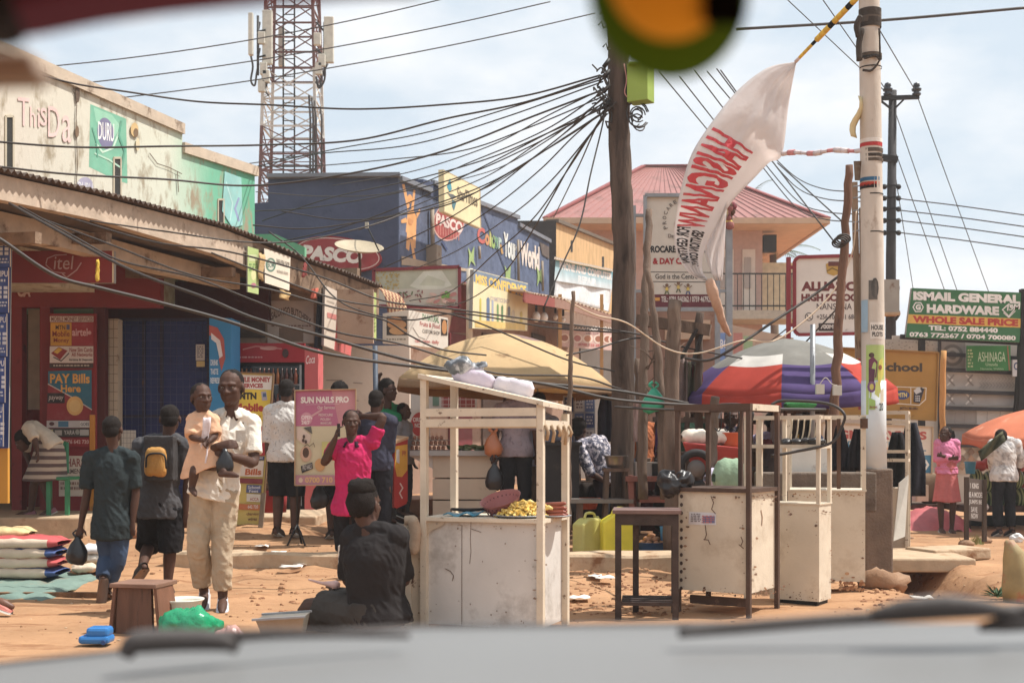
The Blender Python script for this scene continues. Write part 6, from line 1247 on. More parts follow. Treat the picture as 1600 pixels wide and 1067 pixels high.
# --- umbrellas
def umbrella(name,label,c,rad,h,panels,drop,ax=V((0,0,1)),n=8,pole=True,phase=0.,inner=None,vm=None,scal=.5):
    t=thing(name,label,'umbrella',(c.x,c.y,gz(c.x,c.y))); rot=UP.rotation_difference(ax.normalized()).to_matrix(); seg=n*6; rows=12
    def at(i,j):
        a=phase+6.283185*i/seg; f=(i % 6)/6; k=1-.045*math.sin(math.pi*f)*(j/rows) ** 1.2*1.6; s_=j/rows; rr=rad*math.sin(s_*.5)/math.sin(.5)*k; z=h*(math.cos(s_*.5)-math.cos(.5))/(1-math.cos(.5))*.78+h*.22*(1-s_)-.035*math.sin(math.pi*f)*s_
        return c+rot @ V((rr*math.cos(a),rr*math.sin(a),z))
    mb=MB(); mb.surf([[at(i,j) for j in range(rows+1)] for i in range(seg+1)],None,mf=lambda i,j: panels(i // 6 % n,j)); mb.build('canopy',t,solid=.006)
    mb=MB(); mb.surf([[at(i,rows)+rot @ V((0,0,-drop*(k/3)*(1-scal*.25*math.sin(math.pi*(i % 6)/6))) )+(at(i,rows)-c)*(.004*k) for k in range(4)] for i in range(seg+1)],None,mf=lambda i,j: (vm or panels)(i // 6 % n,12)); mb.build('valance',t,solid=.005)
    if pole:
        mb=MB(); mb.tube([V((c.x,c.y,gz(c.x,c.y))),c+rot @ V((0,0,h))],.022,RUST,8); mb.build('pole',t); mb=MB()
        for k in range(n): mb.tube([at(k*6,0)-UP*.02,at(k*6,4)-UP*.015,at(k*6,8)-UP*.015,at(k*6,12)-UP*.01],.007,STEEL,5); mb.tube([c+rot @ V((0,0,h*.45)),at(k*6,7)-UP*.02],.006,STEEL,5)
        mb.build('ribs',t)
    return t
TAN=mat('dusty_tan_canvas',(218,184,134),rough=.9,var=.08,scale=3,dirt=(160,120,86),dirt_amt=.25,dscale=4,bump=.15,spec=.1); YEL=mat('yellow_canvas',(222,176,66),rough=.9,var=.08,dirt=(180,140,80),dirt_amt=.2,bump=.15,spec=.1); MAU=mat('mauve_canvas',(158,128,122),rough=.9,dirt=(180,146,110),dirt_amt=.3,spec=.1); TAN2=mat('shaded_tan_canvas',(150,116,84),rough=.9,dirt=(110,86,66),dirt_amt=.3,spec=.1)
umbrella('market_umbrella','large dusty tan market umbrella with one yellow panel',P(787,600,15.6),1.36,.62,lambda k,j: (YEL if k == 3 and j>3 else (MAU if k == 6 and 1 <= j <= 3 else TAN)),.11,ax=V((.03,.02,1)),phase=.45,vm=lambda k,j: TAN2)  # valance in a darker canvas copy, underside shade put into its colour
RED=mat('red_canvas',(208,76,62),rough=.85,var=.08,dirt=(186,96,80),dirt_amt=.2,bump=.15,spec=.1); PUR=mat('purple_canvas',(104,84,140),rough=.85,var=.08,dirt=(124,104,140),dirt_amt=.25,bump=.15,spec=.1); GRY=mat('grey_canvas',(150,146,138),rough=.85,var=.1,dirt=(190,184,176),dirt_amt=.2,spec=.1); WHT=mat('white_canvas',(226,220,212),rough=.85,spec=.1)
for m_ in (TAN,YEL,RED,PUR,GRY,WHT,MAU):                         # thin cloth lets some sun through
    t_=m_.node_tree; pb=t_.nodes['Principled BSDF']; tl=t_.nodes.new('ShaderNodeBsdfTranslucent'); ms_=t_.nodes.new('ShaderNodeMixShader'); ms_.inputs[0].default_value=.35
    t_.links.new(pb.inputs['Base Color'].links[0].from_socket,tl.inputs['Color']); t_.links.new(pb.outputs[0],ms_.inputs[1]); t_.links.new(tl.outputs[0],ms_.inputs[2]); t_.links.new(ms_.outputs[0],[n for n in t_.nodes if n.type == 'OUTPUT_MATERIAL'][0].inputs[0])
def pan2(k,j):
    if j<8: return GRY if k % 2 == 0 or j<6 else WHT
    return RED if k % 2 else PUR
umbrella('market_umbrella','red and purple market umbrella with a grey and white crown',P(1228,610,14.4),1.2,.58,pan2,.17,ax=V((-.03,-.05,1)),phase=-.25)
ORG=mat('faded_orange_canvas',(206,112,78),rough=.85,var=.15,scale=2,dirt=(226,160,130),dirt_amt=.3,bump=.2,spec=.1)
umbrella('market_umbrella','torn faded orange umbrella over the watermelons',P(1640,676,19.4),1.25,.40,lambda k,j: ORG,.16,ax=V((-.05,-.08,1)),phase=.4,scal=1.6)
# --- jerrycans
def jerry(name,label,c,h,rgb,rz=0.,group=None):
    t=thing('jerrycan',label,'jerrycan',c,group); M=Matrix.Rotation(rz,3,'Z'); w,d=h*.78,h*.42; m=mat('jerrycan_plastic',rgb,rough=.45,var=.08,dirt=(170,140,70),dirt_amt=.16,dscale=5,spec=.4); mb=MB()
    q=[(-w/2,0),(w/2,0),(w/2,h*.68),(w*.30,h*.86),(-w*.22,h*.86),(-w/2,h*.72)]
    mb.prism([V(c)+M @ V((x,-d/2,z)) for x,z in q],M @ V((0,d,0)),m); mb.build('body',t,bevel=h*.05)
    mb=MB(); mb.tube(catmull([V(c)+M @ V((x,0,z)) for x,z in ((w*.28,h*.84),(w*.2,h*.97),(-w*.1,h*.98),(-w*.2,h*.85))],5),h*.035,m,8); mb.build('handle',t); mb=MB(); mb.lathe(V(c)+M @ V((w*.36,0,h*.8)),[(h*.06,0),(h*.06,h*.08),(h*.045,h*.1)],m,12); mb.build('cap',t)
g=G(967,866); jerry('j','bright yellow jerrycan, larger of the two behind the dark table',(g.x,g.y,g.z),.49,(238,218,44),.15); g=G(920,863); jerry('j','dull yellow jerrycan left of the bright yellow one',(g.x,g.y,g.z),.42,(196,186,96),.7)
# --- basin with potatoes, buckets
def basin(label,c,r_,h,rgb,name='basin',cat='basin',rough=.4,metal=0.):
    mb=MB(); mb.lathe(c,[(r_*.72,0),(r_*.80,h*.3),(r_*.95,h*.9),(r_*1.06,h),(r_*1.05,h*.96),(r_*.9,h*.85),(r_*.68,h*.08)],mat('plastic_shell' if not metal else 'pan_metal',rgb,rough=rough,metal=metal,var=.06,dirt=(130,110,90),dirt_amt=.12),24); return mb.build(name,None,label,cat)
g=G(1018,868); basin('dark blue basin holding potatoes under the dark table',g,.16,.14,(50,84,130)); r=random.Random(3); k=0
for z,rr,n in ((.13,.105,8),(.17,.06,5),(.205,.02,2)):
    for i in range(n):
        a=i/n*6.283+z*9; mb=MB(); mb.ell(g+V((rr*math.cos(a),rr*math.sin(a),z)),(.035*r.uniform(.85,1.2),.03,.028),mat('potato',(168,112,74),rough=.8,var=.2,dirt=(110,74,50),dirt_amt=.25),10,7); mb.build('potato',None,'brown potato in the heap in the dark blue basin','potato','potatoes in the blue basin',wr=.004,wrs=30)
g=G(1046,868); mb=MB(); mb.lathe(g,[(.085,0),(.10,.29),(.105,.30),(.095,.295),(.08,.02)],mat('plastic_shell',(60,140,196),rough=.4),18); mb.build('bucket',None,'light blue bucket beside the potato basin','bucket')
basin('bright orange basin on the ground by the cook',V((P(917,790,14.8).x,14.8,P(917,795,14.8).z)),.15,.13,(214,84,44))
# --- cooking stand, pots, tables behind
t=thing('cooking_stand','black sheet metal cooking stand beside the cook in the floral shirt','stove',P(820,850,14.4)); mb=MB(); BLK=mat('sooty_metal',(48,42,40),rough=.8,var=.2,dirt=(84,62,50),dirt_amt=.25); flat(mb,rc(853,695,905,800),14.4,.55,BLK); mb.build('stove_body',t)
for x in (857,901): 
    for y in (14.45,14.9): mb=MB(); mb.bar(P(x,862,y),P(x,798,y),.05,.05,BLK); mb.build('leg',t)
mb=MB(); flat(mb,rc(848,690,910,696),14.35,.65,BLK); mb.build('stove_top',t)
mb=MB(); flat(mb,rc(885,780,990,786),13.9,.3,mat('grey_plank',(130,118,108),rough=.85)); 
for x in (906,914): flat(mb,rc(x-5 if x<910 else 985,786,x+5 if x<910 else 993,868),13.95,.1,wood((104,82,68)))
mb.build('wooden_bench',None,'low grey plank bench above the yellow jerrycans','bench')
def pot(label,px,py,Y,r_,h,rgb=(150,140,132)): basin(label,P(px,py,Y),r_,h,rgb,'cooking_pot','pot',.3,.8)
pot('wide steel cooking pot beside the wooden pole',962,730,14.1,.13,.13); mb=MB(); p=P(962,731,14.1)
for dx,dy in ((-.1,-.1),(.1,-.1),(-.1,.1),(.1,.1)): mb.bar(p+V((dx,dy,0)),V((p.x+dx*1.3,p.y+dy*1.3,.13)),.05,.05,wood((96,74,60)))
mb.box(p-UP*.02,(.28,.28,.035),wood((110,84,70))); mb.build('pot_stand',None,'rough wooden stand under the wide steel pot','stand')
t=thing('market_bench','red-brown wooden work table with a lower shelf behind the dark table','table',P(1025,860,14)); RB=mat('red_brown_timber',(142,84,72),rough=.8,var=.25,dirt=(90,60,52),dirt_amt=.3); mb=MB(); flat(mb,rc(978,744,1072,752),13.9,.5,RB); mb.build('table_top',t); mb=MB(); flat(mb,rc(1000,776,1066,785),13.85,.4,RB); mb.build('lower_shelf',t)
for x,y in ((985,13.95),(1066,13.95),(988,14.35),(1064,14.35)): mb=MB(); mb.bar(P(x+(6 if x<1000 else 0),866,y),P(x,751,y),.06,.06,RB); mb.build('leg',t)
for px0,px1,l in ((993,1029,'grey metal box with a dark side on the red-brown table, left of two'),(1047,1072,'small grey metal box on the red-brown table, right of two')):
    mb=MB(); flat(mb,rc(px0,722,px1,744),14.0,.25,worn((150,142,132))); flat(mb,rc(px1-10,724,px1-1,743),13.985,.012,DARKM); mb.build('metal_box',None,l,'box')
# --- egg counter
t=thing('market_counter','cream plank counter with a grey top behind the chips cart','counter',P(715,850,15.0)); mb=MB(); PL=worn((206,184,158),amt=.2)
for y0,y1 in ((712,746),(748,780),(782,850)): flat(mb,rc(676,y0,775,y1),15.0,.5,PL)
mb.build('front_planks',t,bevel=.006); mb=MB(); flat(mb,rc(640,704,782,712),14.92,.65,worn((170,164,158),amt=.2)); mb.build('counter_top',t); mb=MB(); flat(mb,[(640,712),(676,712),(676,732)],15.0,.3,worn((206,196,184))); mb.build('side_plate',t)
EGG=mat('brown_egg',(158,104,78),rough=.5,var=.1,bump=0)
for row_,(z,n) in enumerate(((0,8),(1,8),(2,7))):
    for i in range(n):
        for b_ in range(2): mb=MB(); c=P(644+row_*2+i*6.9,700-z*8.0,14.98+b_*.06); mb.ell(c,(.023,.023,.029),EGG,8,6); mb.build('egg',None,'brown egg in the stacked egg trays on the cream counter','egg','eggs on the counter')
mb=MB()
for z in (0,1,2): flat(mb,rc(640,702.5-z*8,703,704-z*8),14.94,.16,mat('pulp_tray',(130,110,100),rough=.95))
mb.build('egg_tray',None,'stack of grey pulp trays under the brown eggs','egg tray')
mb=MB(); r=random.Random(10)
for i in range(40): mb.ell(P(r.uniform(702,764),r.uniform(696,703),15.1+r.uniform(0,.2)),(.05,.03,.018),mat('green_maize',r.choice([(104,116,70),(130,136,90),(90,100,66)]),rough=.8),7,5)
mb.build('vegetables',None,'pile of green vegetables along the cream counter top','vegetables',kind='stuff')
t,sg=simple_sign('order_sign','white sign with a red disc reading order now behind the egg trays','sign',rc(640,640,672,694),16.6,face=(216,206,196),thick=.02); sg.ellipse(656,663,14,19,(196,60,56)); sg.text('ORDER',645,652,667,659,(230,214,206),bold=.04); sg.text('NOW',648,661,664,668,(230,214,206),bold=.04); sg.done(t)
t,sg=simple_sign('menu_board','pale menu board with a red grid picture behind the yellow umbrella','sign',rc(642,604,745,640),17.0,face=(206,196,186),thick=.02); sg.rect(690,612,742,636,(170,70,66)); 
for i in range(6): sg.line([(692+i*9,612),(692+i*9,636)],1,(214,190,180))
for i in range(3): sg.line([(690,616+i*8),(742,616+i*8)],1,(214,190,180))
sg.rect(676,612,686,634,(110,140,120)); sg.done(t)
t,sg=simple_sign('blue_posters','wall of blue and white telephone posters behind the cook','poster',rc(880,618,930,720),16.5,face=(176,176,180),thick=.02)
for i in range(3):
    for j in range(4): sg.rect(882+i*16,621+j*25,896+i*16,643+j*25,((66,84,140),(206,204,200),(90,110,160))[(i+j) % 3]); sg.scribble(884+i*16,625+j*25,894+i*16,640+j*25,3,(190,190,196) if (i+j) % 3 != 1 else (120,110,120),i*4+j)
sg.done(t)
# hanging bags
def bag(label,px,py,Y,w,h,rgb,rough=.3,seed=1,handles=True,name='plastic_bag'):
    r=random.Random(seed); mb=MB(); m=mat('thin_plastic',rgb,rough=rough,var=.12,bump=.3,bscale=20,spec=.5); c=P(px,py,Y); n=7
    prof=[(.10,0),(.16,-.12),(.34,-.3),(.48,-.52),(.52,-.72),(.46,-.9),(.25,-1.0)]
    mb.tube([c+V((r.uniform(-.03,.03)*w,0,z*h)) for _,z in prof],[(q*w,q*w*.7) for q,_ in prof],m,14,side=(1,0,0))
    if handles:
        for s_ in (-1,1): mb.tube(catmull([c+V((s_*.05*w,0,0)),c+V((s_*.2*w,0,.12*h)),c+V((s_*.05*w,0,.25*h))],4),.012,m,6)
    return mb.build(name,None,label,'bag',smoothit=1,wr=.055*w,wrs=5/w*.5)
bag('orange plastic bag hanging over the cream counter',771,675,14.7,.22,.28,(196,112,66),seed=2); bag('black bag hanging from the counter end behind the chips cart',772,722,14.6,.2,.32,(44,40,42),seed=3); bag('bright green plastic bag hanging on the crooked poles',1022,606,13.3,.24,.25,(40,160,120),seed=4)
# crooked poles and boards
CW=mat('grey_driftwood',(116,96,82),rough=.95,var=.3,scale=4,dirt=(70,58,50),dirt_amt=.35,bump=.6,stretch=(2,2,.35),spec=.1)
rough_pole('stick_pole','thin rough stick pole tied to the back corner of the chips cart',[P(888,830,9.2),P(889,700,9.2),P(892,560,9.2),P(896,455,9.2)],(.02,.014),CW,seed=5,wob=.005,seg=8)
rough_pole('crooked_pole','crooked grey pole leaning against the left post of the nursery sign',[P(1004,780,13.6),P(1006,560,13.7),P(1009,440,13.9),P(1015,328,14.2)],(.055,.035),CW,seed=6)
rough_pole('crooked_pole','forked crooked pole slanting under the nursery sign, top hidden by its red band',[P(1040,780,13.4),P(1034,640,13.5),P(1026,530,13.6),P(1012,420,13.7)],(.06,.03),CW,seed=7)
rough_pole('crooked_pole','stout vertical grey post below the nursery sign telephone band',[P(1050,860,13.2),P(1050,640,13.2),P(1054,470,13.2)],(.085,.07),CW,seed=8)
rough_pole('crooked_pole','dark straight post standing right of the stout grey post',[P(1092,780,14.2),P(1092,640,14.2),P(1093,488,14.2)],(.05,.045),WPOLE,seed=9)
rough_pole('crooked_pole','knotty leaning pole beside the red wheelbarrow',[P(1108,770,12.3),P(1113,690,12.3),P(1118,620,12.3)],(.05,.045),CW,seed=10)
mb=MB(); mb.bar(P(995,500,14.2),P(1110,516,14.0),.12,.12,CW); mb.build('timber_beam',None,'grey timber beam lashed across the crooked poles','beam')
mb=MB(); mb.bar(P(1064,560,14),P(1088,515,14),.16,.03,mat('black_board',(50,46,44),rough=.8)); mb.bar(P(1082,570,14.05),P(1098,515,14.05),.14,.03,mat('black_board',(50,46,44),rough=.8)); mb.build('broken_boards',None,'pair of broken black boards hung under the timber beam','boards')
for px,y0,y1,l,c in ((1066,560,640,'grey cloth strip hanging in the crooked poles',(130,110,104)),(1078,565,620,'green-brown cloth strip hanging below the black boards',(96,92,76)),(1090,570,622,'maroon cloth strip hanging beside the red umbrella',(130,60,64)),(998,625,690,'dull pink apron hanging behind the crooked poles',(170,140,132))):
    mb=MB(); mb.surf([[P(px+(i-3)*2.6,lerp(y0,y1,j/8),14.3+.05*math.sin(i*1.6+j*.2)) for i in range(7)] for j in range(9)],cloth(c)); mb.build('hanging_cloth',None,l,'cloth',solid=.01)
mb=MB(); flat(mb,rc(984,455,1120,790),18.6,.1,worn((150,116,100),amt=.4)); flat(mb,rc(1040,500,1110,530),18.5,.5,worn((206,176,150))); mb.build('shack_wall',None,'dusty brown shack wall behind the crooked poles','wall')
t,sg=simple_sign('painted_hoarding','colourful painted shop panels below the balcony of the peach house','sign',[(1108,500),(1240,528),(1240,600),(1108,620)],24,face=(190,160,136),thick=.05); sg.rect(1112,505,1122,600,(120,170,206)); sg.rect(1124,520,1140,600,(110,140,196)); sg.text('BO',1125,530,1139,545,(220,220,226)); sg.rect(1146,520,1160,580,(190,120,110)); sg.rect(1162,525,1176,585,(150,180,130)); sg.rect(1180,530,1236,590,(180,150,130)); sg.done(t)
rb=random.Random(21); mb=MB()
for i in range(16):
    p=P(rb.uniform(1012,1045),rb.uniform(540,640),13.6); q=p+V((rb.uniform(-.25,.25),rb.uniform(-.1,.1),rb.uniform(-.35,.35))); mb.tube([p,lerp(p,q,.5)+V((.03,0,.02)),q],[.008,.006,.003],CW,5)
mb.build('dry_twigs',None,'tangle of dry twigs on the forked crooked pole','twigs')
# wheelbarrow
t=thing('wheelbarrow','red wheelbarrow with a black tyre loaded with sacks and an orange tub','wheelbarrow',P(1105,770,13.2)); YW=13.2; RW=mat('red_barrow_paint',(186,58,50),rough=.5,dirt=(120,56,46),dirt_amt=.2); mb=MB()
a_=[P(1066,690,YW-.25),P(1165,700,YW-.25),P(1165,700,YW+.3),P(1066,690,YW+.3)]; b_=[P(1084,738,YW-.15),P(1150,735,YW-.15),P(1150,735,YW+.2),P(1084,738,YW+.2)]; mb.hexa(b_+a_,RW); mb.build('tray',t,bevel=.02)
mb=MB(); wc=P(1088,732,YW-.32); mb.tube([wc+V((.16*math.cos(k*.2618),0,.16*math.sin(k*.2618))) for k in range(25)],.04,mat('tyre_rubber',(40,36,36),rough=.8),10); mb.build('tyre',t); mb=MB(); mb.lathe(wc,[(.02,-.03),(.09,-.015),(.09,.015),(.02,.03)],worn((110,100,94)),18,rot=Matrix.Rotation(R(90),3,'X')); mb.build('rim',t); mb=MB(); mb.bar(P(1090,740,YW-.3),P(1200,730,YW-.3),.035,.035,DARKM); mb.bar(P(1090,740,YW+.3),P(1200,730,YW+.3),.035,.035,DARKM); mb.bar(P(1150,736,YW),P(1160,790,YW),.04,.04,DARKM); mb.build('handles',t)
basin('orange plastic tub riding on the red wheelbarrow',P(1146,700,YW-.05),.15,.16,(214,96,52))
def sack(label,c,size,m,rz=0.,group=None,mats=None,seed=1,name='sack',flatten=1.):
    """a stuffed sack: pinched ends, belly, stripes along it when mats is given"""
    L_,W_,H_=size; M=Matrix.Rotation(rz,3,'Z'); mb=MB(); n,k=18,20; r=random.Random(seed); ph=r.uniform(0,6); g=[]
    for i in range(n+1):
        u=-1+2*i/n; e=max(.0,1-abs(u) ** 6); wy=W_/2*(.86+.14*e); hz=H_/2*max(.22,(1-abs(u) ** 6)); row=[]
        for j in range(k+1):
            a=6.283185*j/k; ca,sa=math.cos(a),math.sin(a); q=V((u*L_/2,wy*(abs(ca) ** .7)*(1 if ca >= 0 else-1),hz*(abs(sa) ** .8)*(1 if sa >= 0 else-1)+H_/2*.95))
            q += V((0,0,.012*noise.noise(V((u*4+ph,a*1.2,seed))))) ; row.append(V(c)+M @ q)
        g.append(row)
    mb.surf(g,m,mf=(lambda i,j: mats((-1+2*(i+.5)/n),(j+.5)/k)) if mats else None); return mb.build(name,None,label,'sack',group,wr=.008,wrs=12)
WS=mat('woven_sack',(222,206,186),rough=.7,var=.06,bump=.25,bscale=120)
for i,(px,l) in enumerate(((1085,'white sack riding in the red wheelbarrow, left of two'),(1120,'white sack riding in the red wheelbarrow, right of two'))): sack(l,P(px,694,YW),(.28,.3,.16),WS,seed=i)
for px,py,Y,s_,c,l in ((1128,765,12.2,(.32,.3,.22),(196,186,206),'pale lilac sack slumped behind the brown framed cart'),(1140,775,11.9,(.3,.3,.36),(136,160,130),'green dotted cloth bundle behind the brown framed cart'),(1250,640,13,(.3,.2,.1),(60,130,70),'folded green tarp behind the two tier white frame')): sack(l,P(px,py,Y),s_,cloth(c),seed=int(px))
# kerbside clutter between carts: plinth wall
mb=MB(); flat(mb,rc(1186,738,1370,800),11.6,.25,mat('brown_concrete',(112,96,82),rough=.95,var=.2,dirt=(86,68,56),dirt_amt=.35,bump=.5)); mb.build('low_concrete_wall',None,'low brown concrete wall behind the cream carts','wall',bevel=.015)
mb=MB(); p=P(1260,738,11.75); flat(mb,rc(1230,700,1300,738),11.9,.35,worn((214,204,190))); mb.build('white_counter_box',None,'white box counter on the low concrete wall','counter')
# --- more market tables packed behind the carts
def goods_table(label,px0,px1,yt,Y,front,items,seed):
    r=random.Random(seed); zt=P(0,yt,Y).z; gx=gz(P(px0,0,Y).x,Y)-.02; a,b=P(px0,yt,Y),P(px1,yt,Y); t=thing('market_table',label,'table',((a.x+b.x)/2,Y,gx)); mb=MB(); mb.hexa([V((a.x,Y,zt-.04)),V((b.x,Y,zt-.04)),V((b.x,Y+.7,zt-.04)),V((a.x,Y+.7,zt-.04)),V((a.x,Y,zt)),V((b.x,Y,zt)),V((b.x,Y+.7,zt)),V((a.x,Y+.7,zt))],wood((110,86,70))); mb.build('table_top',t)
    mb=MB(); n=16; mb.surf([[V((lerp(a.x,b.x,i/n),Y-.015+.025*math.sin(i*1.9+j*.3),lerp(zt-.01,gx+.08,j/5))) for i in range(n+1)] for j in range(6)],cloth(front)); mb.build('cloth_front',t,solid=.008)
    for x in (a.x+.04,b.x-.04): mb=MB(); mb.bar(V((x,Y+.6,gx)),V((x,Y+.6,zt-.04)),.06,.06,wood((96,74,60))); mb.build('leg',t)
    for i,(kind,col,what) in enumerate(items):
        x=lerp(a.x,b.x,(i+.5)/len(items)); c=V((x,Y+r.uniform(.12,.3),zt)); w=(b.x-a.x)/len(items)*.42
        if kind == 'b': mb=MB(); mb.box(c+UP*w*.55,(w*1.7,w*1.2,w*1.1),worn(col,amt=.15),rz=r.uniform(-.3,.3)); mb.build('box',None,what,'box',bevel=.006)
        elif kind == 's': sack(what,c-UP*.02,(w*2,w*1.5,w*1.5),cloth(col),rz=r.uniform(-.4,.4),seed=i,name='bundle')
        elif kind == 'p': basin(what,c,w*.85,w*1.2,col)
        else:
            mb=MB(); mb.lathe(c,[(w*.5,0),(w*.62,w*.2),(w*.62,w*1.4),(w*.3,w*1.8),(w*.3,w*2.1)],mat('jar_plastic',col,rough=.3),14); mb.build('jar',None,what,'jar')
goods_table('table with a dark cloth front between the black stove and the wooden pole',886,962,752,15.4,(64,54,50),(('b',(120,90,70),'brown carton on the dark table beside the wooden pole'),('p',(190,186,180),'grey basin on the dark table beside the wooden pole'),('j',(150,60,50),'red lidded jar on the dark table beside the wooden pole')),1)
goods_table('table with a maroon cloth front right of the wooden pole',982,1062,726,15.2,(96,52,50),(('s',(96,110,140),'blue-grey bundle on the maroon table'),('p',(150,140,130),'steel bowl on the maroon table'),('b',(60,56,56),'dark box on the maroon table'),('j',(206,190,160),'cream jar on the maroon table')),2)
goods_table('table with a brown cloth front behind the red wheelbarrow',1068,1180,706,15.0,(104,80,64),(('p',(190,60,110),'magenta basin behind the red wheelbarrow'),('s',(210,206,200),'white bundle behind the red wheelbarrow'),('b',(150,120,84),'tan box behind the red wheelbarrow'),('s',(60,100,160),'blue bundle behind the red wheelbarrow')),3)
goods_table('table with a dark grey cloth front behind the white two tier frame',1186,1300,700,14.4,(70,64,64),(('s',(120,60,60),'dark red bundle behind the white two tier frame'),('b',(206,196,180),'pale box behind the white two tier frame'),('p',(60,140,90),'green basin behind the white two tier frame'),('j',(70,90,150),'blue jar behind the white two tier frame')),4)
goods_table('table with a black cloth front beside the hanging jackets',1304,1400,716,16.2,(48,44,46),(('b',(150,110,80),'brown box beside the hanging jackets'),('s',(196,190,180),'pale bundle beside the hanging jackets'),('p',(206,120,60),'orange basin beside the hanging jackets')),5)
for i,(x,y0,Y,l) in enumerate(((964,520,15.9,'thin post left of the grey sign post'),(996,560,15.1,'thin post under the pink apron'),(1026,545,15.6,'thin post behind the forked pole'),(1072,545,15.5,'thin post behind the stout grey post'),(1104,590,15.8,'thin post behind the red umbrella rim'),(1172,610,15.2,'thin post right of the lilac shirt'),(1240,612,15.4,'thin post under the middle of the red umbrella'),(1292,606,15.0,'thin post left of the leaning brown timber'))): rough_pole('stall_post',l,[P(x,840,Y),P(x+2,700,Y),P(x-1,y0,Y)],(.04,.03),CW if i % 2 else WPOLE,seed=30+i)
for i,(x0,x1,y,Y,l) in enumerate(((940,1060,612,15.7,'cross rail of the stalls behind the wooden pole'),(1020,1185,655,15.5,'cross rail carrying cloths behind the red wheelbarrow'),(1180,1300,640,15.2,'cross rail under the red umbrella'))):
    mb=MB(); mb.bar(P(x0,y,Y),P(x1,y+4,Y),.06,.06,CW); mb.build('stall_rail',None,l,'rail')
for px,y0,y1,w,Y,c,l in ((948,614,690,14,15.6,(60,56,64),'dark jacket hung from the rail left of the grey sign post'),(1002,616,672,10,15.55,(190,176,160),'cream shirt hung from the rail beside the pink apron'),(1036,658,712,12,15.4,(90,60,110),'purple cloth hung from the rail beside the wheelbarrow'),(1124,660,704,12,15.4,(150,70,60),'rust red cloth hung from the rail behind the wheelbarrow'),(1160,660,716,12,15.4,(56,60,74),'navy cloth hung from the rail behind the brown framed cart'),(1214,644,696,10,15.1,(196,190,186),'white shirt hung under the red umbrella'),(1262,644,700,13,15.1,(70,66,62),'brown coat hung under the red umbrella')):
    mb=MB(); mb.surf([[P(px+(i-4)/4*w*(.5+.5*min(1,j/3)),lerp(y0,y1,j/8),Y+.05*math.sin(i*1.7+j*.2)) for i in range(9)] for j in range(9)],cloth(c)); mb.build('hanging_cloth',None,l,'cloth',solid=.012)
# --- red and yellow kiosk stand, tripod sign, boards at the left
t=thing('payment_stand','red and yellow painted street stand beside the egg counter','stand',P(620,800,14.6)); SR=worn((190,52,48)); SY=worn((226,160,48)); mb=MB(); c4=[P(600,790,14.75),P(616,796,14.4),P(637,786,14.7),P(620,782,15.0)]; tz=(P(616,694,14.4).z-c4[1].z); mb.hexa(c4+[q+UP*tz for q in c4],SR); mb.build('cabinet',t)
n_=V((.75,-1,0)); sg=Sign(c4[1],(c4[2]-c4[1]).cross(UP)); sg.shape([(617,697),(636.5,694),(636.5,734),(628,745),(620,744),(617,730)],(226,160,48)); sg.shape([(619,702),(624,702),(624,724),(619,722)],(206,196,190)); sg.line([(625,755),(629,762),(624,770),(628,778)],2,(220,190,180)); sg.text('pay',628,704,634,712,(190,70,50)); sg.done(t,'printed_logo'); mb=MB(); mb.hexa([q+UP*(tz+.001)+(q-c4[0])*.04 for q in c4]+[q+UP*(tz+.03)+(q-c4[0])*.04 for q in c4],worn((196,150,110))); mb.build('top_board',t)
for q in c4[:3]: mb=MB(); mb.bar(q-UP*.10,q+UP*.02,.04,.04,DARKM); mb.build('leg',t)
mb=MB(); flat(mb,rc(580,780,700,850),15.6,1.2,worn((150,104,76),amt=.3)); mb.build('shop_doorstep',None,kind='structure',bevel=.02)
t,sg=simple_sign('tripod_sign','pink nail salon sign on a thin tripod, beside the man in the pink shirt','sign',[(461,610),(556,608),(556,757),(461,758)],13.75,yaw=4,face=(206,190,150),thick=.02,frame=(190,150,110),fw=1.5)
sg.shape([(462,611),(555,609),(555,665),(462,666)],(190,100,130)); sg.shape([(518,609),(555,609),(555,665),(530,665)],(200,130,134)); sg.text('SUN NAILS PRO',470,620,545,630,(232,218,206),bold=.05,dy=-1); sg.line([(478,632),(530,631)],.6,(220,180,180)); sg.text('Our Services',496,634,523,639,(220,190,180)); sg.text('PEDICURE',498,646,520,650,(220,190,180)); sg.text('POLISH',501,653,516,657,(220,190,180)); sg.text('MANICURE',501,659,518,663,(220,190,180))
sg.ellipse(479,654,9,10,(206,140,150)); sg.text('OPEN',471,649,488,655,(226,206,200)); sg.text('24/7',471,657,484,663,(226,206,200)); sg.line([(487,650),(503,640)],3,(206,150,150))
sg.shape([(463,668),(470,667),(486,680),(484,692),(474,694),(464,686)],(206,180,160)); sg.shape([(474,668),(486,666),(488,678)],(90,84,76)); sg.rect(503,690,554,714,(206,196,110)); sg.ellipse(478,709,9,12,(206,160,130)); sg.ellipse(478,707,5,8,(90,60,44)); sg.shape([(470,728),(488,722),(489,732),(472,739)],(50,46,44)); sg.ellipse(500,726,8,10,(206,150,90)); sg.text("PRO NAILS",473,727,487,735,(190,180,170),dy=-3); sg.rect(462,742,555,757,(190,130,140)); sg.ellipse(470,750,3.2,4,(220,190,160)); sg.text('0700 710 864',477,745,540,754,(226,180,110),bold=.03)
for x,y in ((475,682),(478,690),(474,688)): sg.ellipse(x,y,2,3,(84,60,50))
sg.line([(476,697),(480,694),(484,697),(490,692),(492,698)],1,(110,90,70)); sg.done(t)
mb=MB(); b0=P(464,830,13.75); gz0=gz(b0.x,b0.y)
mb.tube([P(463,615,13.77),V((b0.x,13.77,gz0+.15))],.012,DARKM,7)
